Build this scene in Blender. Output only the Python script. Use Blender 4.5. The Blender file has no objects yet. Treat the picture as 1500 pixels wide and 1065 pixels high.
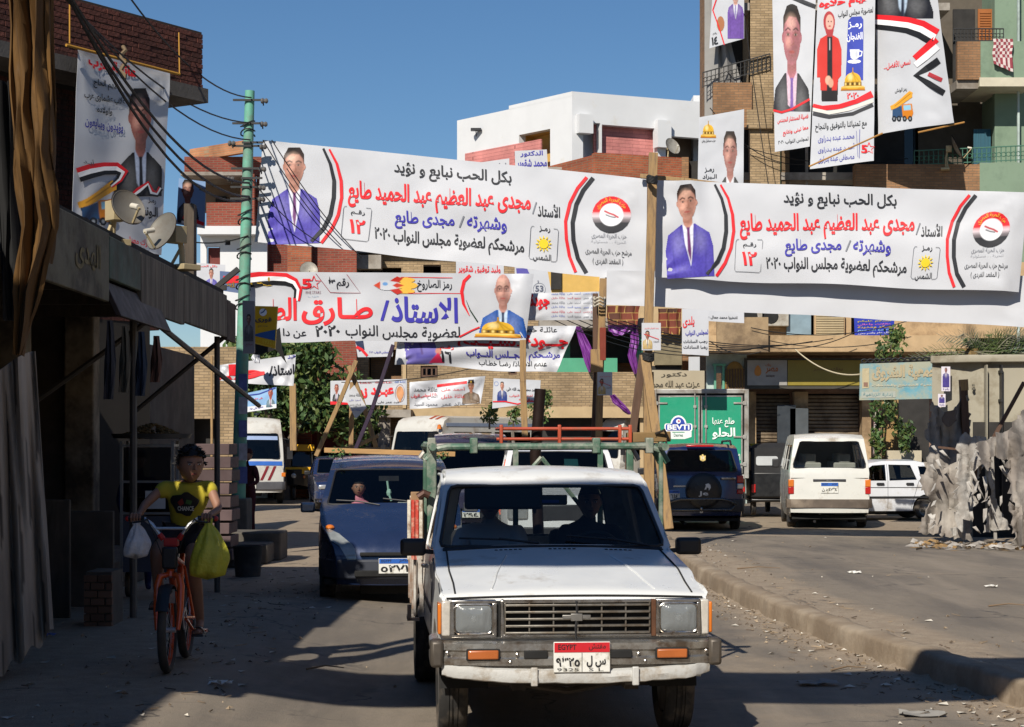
import bpy,bmesh,math,random
import numpy as np
from mathutils import Vector,Matrix,noise
R=math.radians
rnd=random.Random(7)
S=bpy.context.scene
COL=S.collection
F,CX,HY,CH=2750.0,750.0,645.0,1.85      # focal length in photo pixels, centre, horizon, eye height

def at(u,v,Y):
	"""the world point seen at pixel (u, v) of the 1500 px photograph at distance Y"""
	return Vector(((u - CX) /F *Y,Y,CH - (v - HY) /F *Y))

# ------------------------------------------------------------------ camera, sky, sun, exposure
cam=bpy.data.cameras.new('camera')
cam.sensor_width=36
cam.lens=36 *F /1500
cam.shift_y=(HY - 532.5) /1500
cam.clip_end=3000
camera=bpy.data.objects.new('camera',cam)
camera.location=(0,0,CH)
camera.rotation_euler=(R(90),0,0)
COL.objects.link(camera)
S.camera=camera

SUN_EL,SUN_AZ=38.0,202.0                     # azimuth clockwise from +Y
world=bpy.data.worlds.new('World')
S.world=world
world.use_nodes=True
wn=world.node_tree
sky=wn.nodes.new('ShaderNodeTexSky')
sky.sky_type='NISHITA'
sky.sun_disc=False
sky.sun_elevation=R(SUN_EL)
sky.sun_rotation=R(SUN_AZ)
sky.altitude=300
sky.air_density=1.0
sky.dust_density=0.1
sky.ozone_density=6.0
bg=wn.nodes['Background']
hs=wn.nodes.new('ShaderNodeHueSaturation');hs.inputs['Saturation'].default_value=1.09
wn.links.new(sky.outputs['Color'],hs.inputs['Color']);wn.links.new(hs.outputs['Color'],bg.inputs['Color'])
bg.inputs['Strength'].default_value=0.070

sd=bpy.data.lights.new('sun','SUN')
sd.energy=5.0
sd.angle=R(0.5)
sd.color=(1.0,0.93,0.82)
sun=bpy.data.objects.new('sun',sd)
COL.objects.link(sun)
_d=Vector((math.sin(R(SUN_AZ)) *math.cos(R(SUN_EL)),math.cos(R(SUN_AZ)) *math.cos(R(SUN_EL)),math.sin(R(SUN_EL))))
sun.rotation_euler=_d.to_track_quat('Z','Y').to_euler()
sun.location=(-20,-40,40)
S.view_settings.view_transform='Standard'
S.view_settings.look='None'
S.view_settings.exposure=0.14
S.view_settings.gamma=1.0
S.view_settings.use_curve_mapping=False

# ------------------------------------------------------------------ objects and names
def tag(o,label=None,cat=None,group=None,kind=None):
	if label:o['label']=label
	if cat:o['category']=cat
	if group:o['group']=group
	if kind:o['kind']=kind
	return o

def thing(name,label,cat,loc=(0,0,0),rz=0.0,group=None):
	o=bpy.data.objects.new(name,None)
	o.empty_display_size=0.2
	COL.objects.link(o)
	o.location=loc
	o.rotation_euler=(0,0,rz)
	return tag(o,label,cat,group)

def basis(p):
	M=Matrix.Identity(4)
	while p is not None:
		M=p.matrix_parent_inverse @ Matrix.LocRotScale(p.location,p.rotation_euler,p.scale) @ M if p.parent else Matrix.LocRotScale(p.location,p.rotation_euler,p.scale) @ M
		p=p.parent
	return M

def link(name,me,m,parent=None,world=False,bevel=0,solid=0,seg=2,off=-1):
	o=bpy.data.objects.new(name,me)
	COL.objects.link(o)
	if m is not None:
		if isinstance(m,(list,tuple)):
			if len(me.materials) == 0:
				for x in m:me.materials.append(x)
		elif len(me.materials) == 0:
			me.materials.append(m)
	if parent is not None:
		o.parent=parent
		if world:o.matrix_parent_inverse=basis(parent).inverted()
	if bevel:
		b=o.modifiers.new('bevel','BEVEL');b.width=bevel;b.segments=seg;b.limit_method='ANGLE';b.angle_limit=R(32)
	if solid:
		s=o.modifiers.new('solid','SOLIDIFY');s.thickness=solid;s.offset=off
		e=o.modifiers.new('crisp rim','EDGE_SPLIT');e.split_angle=R(76);e.use_edge_sharp=False
	return o

def copy_tree(o,parent=None,loc=None,rz=None,label=None,group=None):
	c=o.copy();COL.objects.link(c)
	c.parent=parent
	for ch in o.children:copy_tree(ch,c)
	if loc is not None:c.location=loc
	if rz is not None:c.rotation_euler=(0,0,rz)
	if label:c['label']=label
	if group:c['group']=group
	return c

class MB:
	"""collects shapes; build() links them as one mesh object"""
	def __init__(s):s.v=[];s.f=[];s.mi=[];s.cur=0
	def add(s,vs,fs,M=None):
		n=len(s.v)
		s.v +=[tuple(M @ Vector(p)) for p in vs] if M is not None else [tuple(p) for p in vs]
		s.f +=[tuple(n +i for i in f) for f in fs]
		s.mi +=[s.cur] *len(fs)
		return s
	def box(s,x0,x1,y0,y1,z0,z1,M=None):
		v=[(x0,y0,z0),(x1,y0,z0),(x1,y1,z0),(x0,y1,z0),(x0,y0,z1),(x1,y0,z1),(x1,y1,z1),(x0,y1,z1)]
		return s.add(v,[(0,3,2,1),(4,5,6,7),(0,1,5,4),(1,2,6,5),(2,3,7,6),(3,0,4,7)],M)
	def bar(s,a,b,w,h=None,up=(0,0,1)):
		a,b=Vector(a),Vector(b);h=h or w
		d=(b - a);L=d.length
		if L < 1e-6:return s
		d /= L;u=Vector(up)
		if abs(d.dot(u)) > .98:u=Vector((0,1,0))
		x=d.cross(u).normalized();y=x.cross(d).normalized()
		vs=[p +x *sx *w /2 +y *sy *h /2 for p in (a,b) for sx,sy in ((-1,-1),(1,-1),(1,1),(-1,1))]
		return s.add(vs,[(0,1,2,3),(7,6,5,4),(0,4,5,1),(1,5,6,2),(2,6,7,3),(3,7,4,0)])
	def tube(s,pts,r,n=8,cap=True):
		pts=[Vector(p) for p in pts]
		rr=r if isinstance(r,(list,tuple)) else [r] *len(pts)
		x=None;vs=[]
		for i,p in enumerate(pts):
			d=(pts[min(i+1,len(pts)-1)] - pts[max(i-1,0)])
			d=d.normalized() if d.length > 1e-9 else Vector((0,0,1))
			if x is None:
				x=d.cross(Vector((0,0,1)) if abs(d.z) < .9 else Vector((1,0,0))).normalized()
			else:
				x=(x - d *x.dot(d));x=x.normalized() if x.length > 1e-6 else d.orthogonal().normalized()
			y=d.cross(x)
			vs +=[p +(x *math.cos(2*math.pi*k/n) +y *math.sin(2*math.pi*k/n)) *rr[i] for k in range(n)]
		fs=[(i*n+k,i*n+(k+1)%n,(i+1)*n+(k+1)%n,(i+1)*n+k) for i in range(len(pts)-1) for k in range(n)]
		if cap:fs +=[tuple(range(n))[::-1],tuple((len(pts)-1)*n +k for k in range(n))]
		return s.add(vs,fs)
	def lathe(s,prof,n=24,M=None,close=False):
		"""prof: (radius, height) pairs turned about Z"""
		vs=[(r*math.cos(2*math.pi*k/n),r*math.sin(2*math.pi*k/n),z) for r,z in prof for k in range(n)]
		m=len(prof)
		fs=[(i*n+k,i*n+(k+1)%n,((i+1)%m)*n+(k+1)%n,((i+1)%m)*n+k) for i in range(m if close else m-1) for k in range(n)]
		return s.add(vs,fs,M)
	def ball(s,c,r,n=10,m=7,M=None):
		rx,ry,rz=r if isinstance(r,(tuple,list)) else (r,r,r)
		vs=[];fs=[]
		for i in range(m+1):
			a=math.pi *i /m
			for k in range(n):
				b=2*math.pi*k/n
				vs.append((c[0]+rx*math.sin(a)*math.cos(b),c[1]+ry*math.sin(a)*math.sin(b),c[2]+rz*math.cos(a)))
		fs=[(i*n+k,(i+1)*n+k,(i+1)*n+(k+1)%n,i*n+(k+1)%n) for i in range(m) for k in range(n)]
		return s.add(vs,fs,M)
	def prism(s,pts,d,M=None):
		"""2D outline (x, z) extruded along y from 0 to d"""
		n=len(pts)
		vs=[(x,0,z) for x,z in pts] +[(x,d,z) for x,z in pts]
		fs=[tuple(range(n)),tuple(range(2*n-1,n-1,-1))] +[(i,i+n,(i+1)%n+n,(i+1)%n) for i in range(n)]
		return s.add(vs,fs,M)
	def mesh(s,smooth=False,angle=38):
		me=bpy.data.meshes.new('m')
		me.from_pydata(s.v,[],s.f)
		if any(s.mi):me.polygons.foreach_set('material_index',s.mi)
		bm=bmesh.new();bm.from_mesh(me)
		bmesh.ops.remove_doubles(bm,verts=bm.verts,dist=1e-5)
		bmesh.ops.recalc_face_normals(bm,faces=bm.faces)
		bm.to_mesh(me);bm.free()
		if smooth:
			me.shade_smooth();me.set_sharp_from_angle(angle=R(angle))
		return me
	def build(s,name,m,parent=None,world=False,smooth=False,bevel=0,solid=0,seg=2,angle=38):
		return link(name,s.mesh(smooth or bevel > 0,angle),m,parent,world,bevel,solid,seg)

# ------------------------------------------------------------------ materials
def hx(h):
	h=h.lstrip('#')
	c=[int(h[i:i+2],16) /255 for i in (0,2,4)]
	return tuple(x/12.92 if x <= .04045 else ((x+.055)/1.055)**2.4 for x in c)
_mats={}
def mat(name,col,rough=.6,metal=0.,var=.12,scale=3.,bump=0.,bscale=None,dirt=None,damt=.45,dscale=1.2,spec=.5,coat=0.,attr=None,objvar=0.,stretch=None):
	if name in _mats:return _mats[name]
	if isinstance(col,str):col=hx(col)
	if isinstance(dirt,str):dirt=hx(dirt)
	m=bpy.data.materials.new(name);m.use_nodes=True
	nt=m.node_tree;N=nt.nodes;Lk=nt.links
	b=N['Principled BSDF']
	b.inputs['Roughness'].default_value=rough
	b.inputs['Metallic'].default_value=metal
	b.inputs['Specular IOR Level'].default_value=spec
	if coat:
		b.inputs['Coat Weight'].default_value=coat;b.inputs['Coat Roughness'].default_value=.06
	tc=N.new('ShaderNodeTexCoord');co=tc.outputs['Object']
	if stretch:
		mp=N.new('ShaderNodeMapping');mp.inputs['Scale'].default_value=stretch
		Lk.new(co,mp.inputs['Vector']);co=mp.outputs['Vector']
	def nz(sc,det=5,rg=.6):
		n=N.new('ShaderNodeTexNoise');n.inputs['Scale'].default_value=sc;n.inputs['Detail'].default_value=det
		n.inputs['Roughness'].default_value=rg;Lk.new(co,n.inputs['Vector']);return n.outputs['Fac']
	def ramp(src,a,c,lo=0.,hi=1.):
		r=N.new('ShaderNodeMapRange');r.inputs['From Min'].default_value=a;r.inputs['From Max'].default_value=c
		r.inputs['To Min'].default_value=lo;r.inputs['To Max'].default_value=hi;r.clamp=True
		Lk.new(src,r.inputs['Value']);return r.outputs['Result']
	if attr:
		at_=N.new('ShaderNodeVertexColor');at_.layer_name=attr;base=at_.outputs['Color']
	else:
		c=N.new('ShaderNodeRGB');c.outputs[0].default_value=(*col,1);base=c.outputs[0]
	if var or objvar:
		h=N.new('ShaderNodeHueSaturation');Lk.new(base,h.inputs['Color'])
		val=ramp(nz(scale),.3,.7,1 - var,1 +var)
		if objvar:
			oi=N.new('ShaderNodeObjectInfo');rr=ramp(oi.outputs['Random'],0,1,1 - objvar,1 +objvar)
			mu=N.new('ShaderNodeMath');mu.operation='MULTIPLY';Lk.new(val,mu.inputs[0]);Lk.new(rr,mu.inputs[1]);val=mu.outputs[0]
		Lk.new(val,h.inputs['Value']);base=h.outputs['Color']
	if dirt is not None:
		mx=N.new('ShaderNodeMix');mx.data_type='RGBA'
		Lk.new(ramp(nz(dscale,8,.68),.62 - damt *.35,.74 - damt *.25,0,.9),mx.inputs[0])
		Lk.new(base,mx.inputs[6]);mx.inputs[7].default_value=(*dirt,1);base=mx.outputs[2]
	Lk.new(base,b.inputs['Base Color'])
	if rough < .95:
		Lk.new(ramp(nz(scale *2.3),.3,.7,max(.02,rough - .08),min(1,rough +.12)),b.inputs['Roughness'])
	if bump:
		bp=N.new('ShaderNodeBump');bp.inputs['Strength'].default_value=min(1,bump *2);bp.inputs['Distance'].default_value=.02 *bump +.002
		Lk.new(nz(bscale or scale *8),bp.inputs['Height']);Lk.new(bp.outputs['Normal'],b.inputs['Normal'])
	_mats[name]=m
	return m

def glass(name,col=(.25,.28,.3),alpha=.35,rough=.03):
	if name in _mats:return _mats[name]
	m=bpy.data.materials.new(name);m.use_nodes=True
	nt=m.node_tree;N=nt.nodes;Lk=nt.links
	N.remove(N['Principled BSDF'])
	t=N.new('ShaderNodeBsdfTransparent');t.inputs['Color'].default_value=(*[c ** .5 *(1 - alpha) +.0 for c in col],1)
	g=N.new('ShaderNodeBsdfGlossy');g.inputs['Roughness'].default_value=rough
	fr=N.new('ShaderNodeFresnel');fr.inputs['IOR'].default_value=1.5
	mx=N.new('ShaderNodeMixShader');Lk.new(fr.outputs[0],mx.inputs[0]);Lk.new(t.outputs[0],mx.inputs[1]);Lk.new(g.outputs[0],mx.inputs[2])
	Lk.new(mx.outputs[0],N['Material Output'].inputs['Surface'])
	_mats[name]=m
	return m

# ------------------------------------------------------------------ flat outlines cut, filled, subdivided and mapped into space
def fill2d(loops,us=(),vs=()):
	bm=bmesh.new()
	es=[]
	for lp in loops:
		vv=[bm.verts.new((p[0],p[1],0)) for p in lp]
		es +=[bm.edges.new((vv[i],vv[(i+1) % len(vv)])) for i in range(len(vv))]
	bmesh.ops.triangle_fill(bm,use_beauty=True,use_dissolve=False,edges=es,normal=(0,0,1))
	return cut2d(bm,us,vs)

def cut2d(bm,us=(),vs=()):
	for k,cs in ((0,us),(1,vs)):
		for c in cs:
			co=(c,0,0) if k == 0 else (0,c,0);no=(1,0,0) if k == 0 else (0,1,0)
			bmesh.ops.bisect_plane(bm,geom=bm.verts[:] +bm.edges[:] +bm.faces[:],dist=1e-5,plane_co=co,plane_no=no)
	bm.verts.index_update()
	v=[(p.co.x,p.co.y) for p in bm.verts]
	f=[[q.index for q in fc.verts] for fc in bm.faces]
	bm.free()
	return v,f

def frange(a,b,st):
	n=max(1,int(math.ceil((b - a) /st)))
	return [a +(b - a) *i /n for i in range(1,n)]

def arc(cx,cy,r,a0,a1,n=12,ry=None):
	return [(cx +r *math.cos(R(a0 +(a1-a0)*i/n)),cy +(ry or r) *math.sin(R(a0 +(a1-a0)*i/n))) for i in range(n+1)]

def rrect(x0,y0,x1,y1,r,n=4):
	return arc(x1-r,y1-r,r,0,90,n) +arc(x0+r,y1-r,r,90,180,n) +arc(x0+r,y0+r,r,180,270,n) +arc(x1-r,y0+r,r,270,360,n)

# ------------------------------------------------------------------ Arabic shaping and lettering as meshes
_AR={}
def _ini():
	t='ء80 آ81d أ83d ؤ85d إ87d ئ89q ا8Dd ب8Fq ة93d ت95q ث99q ج9Dq حA1q خA5q دA9d ذABd رADd زAFd سB1q شB5q صB9q ضBDq طC1q ظC5q عC9q غCDq فD1q قD5q كD9q لDDq مE1q نE5q هE9q وEDd ىEFd يF1q'
	for w in t.split():
		_AR[w[0]]=(0xFE00 +int(w[1:3],16),{'d':2,'q':4}.get(w[3:],1))
_ini()
def shape_ar(s):
	out=[];i=0
	prev=False
	tat='ـ'
	while i < len(s):
		c=s[i]
		if c == tat:out.append(c);prev=True;i +=1;continue
		if c not in _AR:out.append(c);prev=False;i +=1;continue
		if c == 'ل' and i+1 < len(s) and s[i+1] in 'اأإآ':
			b={'آ':0xFEF5,'أ':0xFEF7,'إ':0xFEF9,'ا':0xFEFB}[s[i+1]]
			out.append(chr(b +(1 if prev else 0)));prev=False;i +=2;continue
		b,k=_AR[c]
		nx=i+1 < len(s) and (s[i+1] in _AR and _AR[s[i+1]][1] > 1 or s[i+1] == tat)
		if k == 1:out.append(chr(b));prev=False
		elif k == 2:out.append(chr(b +(1 if prev else 0)));prev=False
		else:
			out.append(chr(b +(3 if prev and nx else 1 if prev else 2 if nx else 0)));prev=nx
		i +=1
	import re
	r=''.join(out)[::-1]
	r=re.sub('[٠-٩0-9A-Za-z]+',lambda m:m.group(0)[::-1],r)
	return r.translate({ord('('):')',ord(')'):'('})
_tx={}
def text2d(s,bold=0.0,res=2):
	k=(s,bold,res)
	if k not in _tx:
		c=bpy.data.curves.new('t','FONT')
		c.body=shape_ar(s) if any('؀' < ch < 'ۿ' for ch in s) else s
		c.resolution_u=res;c.offset=bold;c.dimensions='2D';c.fill_mode='BOTH'
		o=bpy.data.objects.new('t',c);COL.objects.link(o)
		bpy.context.view_layer.update()
		me=bpy.data.meshes.new_from_object(o.evaluated_get(bpy.context.evaluated_depsgraph_get()))
		v=np.array([p.co[:2] for p in me.vertices]);f=[tuple(p.vertices) for p in me.polygons]
		bpy.data.objects.remove(o);bpy.data.curves.remove(c);bpy.data.meshes.remove(me)
		lo,hi=v.min(0),v.max(0)
		_tx[k]=((v - lo) /(hi - lo),f,(hi - lo))
	return _tx[k]

def put_text(mb,s,fmap,x0,x1,y0,y1,h,bold=.012,layer=2,italic=0.):
	"""lettering whose box runs from x0 to x1, centred on the line y0..y1 (v grows downwards)"""
	v,f,_=text2d(s,bold)
	vs=[fmap(x0 +(x1-x0)*p[0] +italic*h*(p[1]-.5),y0 +(y1-y0)*p[0] +h*(.5 - p[1]),layer) for p in v]
	mb.add(vs,f)

# ------------------------------------------------------------------ pictures painted as coloured cells
class Paint:
	def __init__(s,w,h,bg=None):
		w,h=int(w*1.5),int(h*1.5);s.w,s.h=w,h
		s.rgb=np.zeros((h,w,3));s.a=np.zeros((h,w))
		s.X,s.Y=np.meshgrid((np.arange(w) +.5) /w,(np.arange(h) +.5) /h)
		s.asp=h /w
		if bg is not None:s.rgb[:]=hx(bg);s.a[:]=1
	def _mix(s,m,col,op=1.,cut=True):
		c=np.array(hx(col));m=np.clip(m,0,1) *op
		if not cut:m=m *s.a
		s.rgb=s.rgb *(1 - m[...,None]) +c *m[...,None] if s.a.max() > 0 else np.broadcast_to(c,s.rgb.shape).copy()
		if cut:s.a=np.maximum(s.a,m)
	def _mixc(s,m,col,op=1.,cut=True):
		c=np.array(hx(col));m=np.clip(m,0,1) *op
		new=s.rgb *(1 - m[...,None]) +c *m[...,None]
		s.rgb=np.where((s.a < .02)[...,None],c,new)
		if not cut:pass
		else:s.a=np.maximum(s.a,m)
	def ell(s,cx,cy,rx,ry,col,soft=.04,op=1.,cut=True):
		d=np.sqrt(((s.X-cx)/rx)**2 +((s.Y-cy)/ry)**2)
		s._mixc((1 +soft*.5 - d) /max(soft,1e-3),col,op,cut);return s
	def poly(s,pts,col,soft=None,op=1.,cut=True):
		soft=soft or 1.0 /s.w
		inside=np.zeros(s.X.shape,bool);dist=np.full(s.X.shape,9.)
		n=len(pts)
		for i in range(n):
			x1,y1=pts[i];x2,y2=pts[(i+1) % n]
			c=((y1 > s.Y) != (y2 > s.Y))
			with np.errstate(divide='ignore',invalid='ignore'):
				xi=(x2-x1) *(s.Y-y1) /(y2-y1 +1e-12) +x1
			inside ^= c & (s.X < xi)
			dx,dy=x2-x1,y2-y1
			t=np.clip(((s.X-x1)*dx +(s.Y-y1)*dy) /(dx*dx+dy*dy+1e-12),0,1)
			dist=np.minimum(dist,np.hypot(s.X-x1-t*dx,(s.Y-y1-t*dy) *s.asp))
		s._mixc(np.where(inside,dist,-dist) /soft +.5,col,op,cut);return s
	def line(s,pts,w,col,op=1.,cut=True,soft=None):
		d=np.full(s.X.shape,9.)
		for (x1,y1),(x2,y2) in zip(pts,pts[1:]):
			dx,dy=x2-x1,(y2-y1) *s.asp
			t=np.clip(((s.X-x1)*dx +(s.Y-y1)*s.asp*dy) /(dx*dx+dy*dy+1e-12),0,1)
			d=np.minimum(d,np.hypot(s.X-x1-t*dx,(s.Y-y1)*s.asp-t*dy))
		s._mixc((w/2 - d) /(soft or 1./s.w) +.5,col,op,cut);return s
	def mesh(s,mb_fmap,x0,x1,y0,y1,layer=1,shear=0.):
		w,h=s.w,s.h
		keep=s.a > .5
		idx=-np.ones((h+1,w+1),int);vs=[];fs=[];cols=[]
		ys,xs=np.nonzero(keep)
		for y,x in zip(ys,xs):
			q=[]
			for dy,dx in ((0,0),(0,1),(1,1),(1,0)):
				j,i=y+dy,x+dx
				if idx[j,i] < 0:
					idx[j,i]=len(vs)
					vs.append(mb_fmap(x0 +(x1-x0)*i/w,y0 +(y1-y0)*j/h +shear*(i/w),layer))
					q0,q1,r0,r1=max(j-1,0),min(j+1,h),max(i-1,0),min(i+1,w)
					wt=s.a[q0:q1,r0:r1] +1e-3
					cols.append((s.rgb[q0:q1,r0:r1] *wt[...,None]).sum((0,1)) /wt.sum())
				q.append(idx[j,i])
			fs.append(q[::-1])
		me=bpy.data.meshes.new('picture')
		me.from_pydata([tuple(v) for v in vs],[],fs)
		a=me.color_attributes.new('Col','FLOAT_COLOR','POINT')
		a.data.foreach_set('color',np.hstack([np.array(cols),np.ones((len(cols),1))]).ravel().astype(np.float32))
		return me

M_PRINT=mat('printed picture',(1,1,1),.5,var=.03,attr='Col',spec=.3)

def man(p,cx=.5,top=.02,hw=.15,hh=.2,suit='#2b2b33',shirt='#dfe3ea',tie='#7a3a6a',skin='#c48a74',hair='#1d1816',bald=False,glasses=False,bottom=1.0,sw=.42,lap=None,hat=None,tache=False,open_=False):
	"""bust of a man in a suit; head half width hw, half height hh (fractions of the picture)"""
	cy=top +hh;ny=cy +hh *1.0;sh=cy +hh *1.55
	p.poly([(cx-sw,bottom),(cx-sw*1.0,sh+hh*1.1),(cx-sw*.86,sh+hh*.25),(cx-hw*.8,sh-hh*.28),(cx+hw*.8,sh-hh*.28),(cx+sw*.86,sh+hh*.25),(cx+sw,sh+hh*1.1),(cx+sw,bottom)],suit)
	p.poly([(cx-hw*.62,sh-hh*.35),(cx+hw*.62,sh-hh*.35),(cx+hw*.45,sh+hh*.8),(cx+.01,min(.98,sh+hh*2.1)),(cx-hw*.45,sh+hh*.8)],shirt)
	p.poly([(cx-hw*.55,ny-hh*.5),(cx+hw*.55,ny-hh*.5),(cx+hw*.5,sh-hh*.3),(cx,sh+hh*.05),(cx-hw*.5,sh-hh*.3)],skin,soft=.02)
	p.ell(cx,ny+hh*.05,hw*.62,hh*.22,'#7d4f3f',.8,.5,False)
	if tie and not open_:
		p.poly([(cx-hw*.14,sh-.0),(cx+hw*.14,sh),(cx+hw*.2,sh+hh*1.2),(cx+.01,min(.97,sh+hh*1.9)),(cx-hw*.2,sh+hh*1.2)],tie)
		p.poly([(cx-hw*.2,sh-hh*.12),(cx+hw*.2,sh-hh*.12),(cx+hw*.1,sh+hh*.12),(cx-hw*.1,sh+hh*.12)],tie)
	lc=lap or '#15151a'
	for sg in (-1,1):
		p.line([(cx+sg*hw*.75,sh-hh*.3),(cx+sg*hw*.95,sh+hh*.45),(cx+sg*hw*.62,sh+hh*.55),(cx+.01,min(.99,sh+hh*2.2))],.014,lc,.55,False)
		p.line([(cx+sg*sw*.72,sh+hh*.9),(cx+sg*sw*.62,bottom)],.02,lc,.5,False,.03)
		p.ell(cx+sg*sw*.45,sh+hh*.7,sw*.25,hh*.6,'#ffffff',1.2,.10,False)
	p.ell(cx,cy,hw,hh,skin,.06)
	p.ell(cx-hw*1.0,cy+hh*.06,hw*.14,hh*.17,skin,.2);p.ell(cx+hw*1.0,cy+hh*.06,hw*.14,hh*.17,skin,.2)
	if not bald:
		p.poly([(cx-hw*1.02,cy-hh*.02),(cx-hw*1.0,cy-hh*.62),(cx-hw*.6,cy-hh*1.0),(cx,cy-hh*1.1),(cx+hw*.6,cy-hh*1.0),(cx+hw*1.0,cy-hh*.62),(cx+hw*1.02,cy-hh*.02),(cx+hw*.86,cy-hh*.38),(cx+hw*.5,cy-hh*.62),(cx-hw*.3,cy-hh*.66),(cx-hw*.84,cy-hh*.4)],hair,soft=.02)
	p.ell(cx+hw*.55,cy+hh*.1,hw*.5,hh*.8,'#4e2a1f',1.0,.42,False);p.ell(cx,cy+hh*.62,hw*.75,hh*.35,'#5f4238',.8,.38,False);p.ell(cx-hw*.95,cy,hw*.3,hh*.7,'#5e3527',1,.3,False)
	p.ell(cx-hw*.1,cy-hh*.45,hw*.5,hh*.25,'#f0c8b0',1.2,.45,False)
	p.ell(cx-hw*.4,cy+hh*.2,hw*.3,hh*.2,'#e8b09a',1.3,.5,False)
	for sg in (-1,1):
		p.line([(cx+sg*hw*.2,cy-hh*.2),(cx+sg*hw*.45,cy-hh*.27),(cx+sg*hw*.72,cy-hh*.18)],hw*.13,'#2a1c18',.9,False)
		p.ell(cx+sg*hw*.44,cy-hh*.05,hw*.24,hh*.08,'#7a4a3a',.8,.6,False)
		p.ell(cx+sg*hw*.44,cy-hh*.04,hw*.17,hh*.035,'#cdbfb6',.5,.6,False)
		p.ell(cx+sg*hw*.44,cy-hh*.04,hw*.10,hh*.045,'#20140f',.5,.95,False)
		if glasses:p.line([(cx+sg*hw*.12,cy-hh*.12),(cx+sg*hw*.8,cy-hh*.12),(cx+sg*hw*.76,cy+hh*.08),(cx+sg*hw*.16,cy+hh*.08),(cx+sg*hw*.12,cy-hh*.12)],.012,'#2a2a30',.8,False)
	p.line([(cx+hw*.1,cy-hh*.05),(cx+hw*.2,cy+hh*.28),(cx-hw*.12,cy+hh*.33)],hw*.1,'#8f5b49',.6,False)
	if tache:p.ell(cx,cy+hh*.42,hw*.4,hh*.07,'#1c1310',.5,.9,False)
	p.ell(cx,cy+hh*.55,hw*.34,hh*.055,'#9a4a45',.5,.9,False)
	p.ell(cx,cy+hh*.68,hw*.3,hh*.04,'#7a4a3c',1,.4,False)
	q=np.random.RandomState(int(hw*1000)).rand(p.h//3+2,p.w//3+2);q=np.kron(q,np.ones((3,3)))[:p.h,:p.w];p.rgb=np.clip(p.rgb*(.86 +.28*((q+np.roll(q,1,0)+np.roll(q,1,1))/3)[...,None])*(1.06 - .16*p.X[...,None]),0,1)
	if hat:
		p.poly([(cx-hw*1.15,cy-hh*.45),(cx-hw*1.05,cy-hh*1.2),(cx+hw*1.05,cy-hh*1.2),(cx+hw*1.15,cy-hh*.45)],hat)
		p.ell(cx,cy-hh*.75,hw*.25,hh*.2,'#c9a23a',.3,1,False)
	return p

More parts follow.
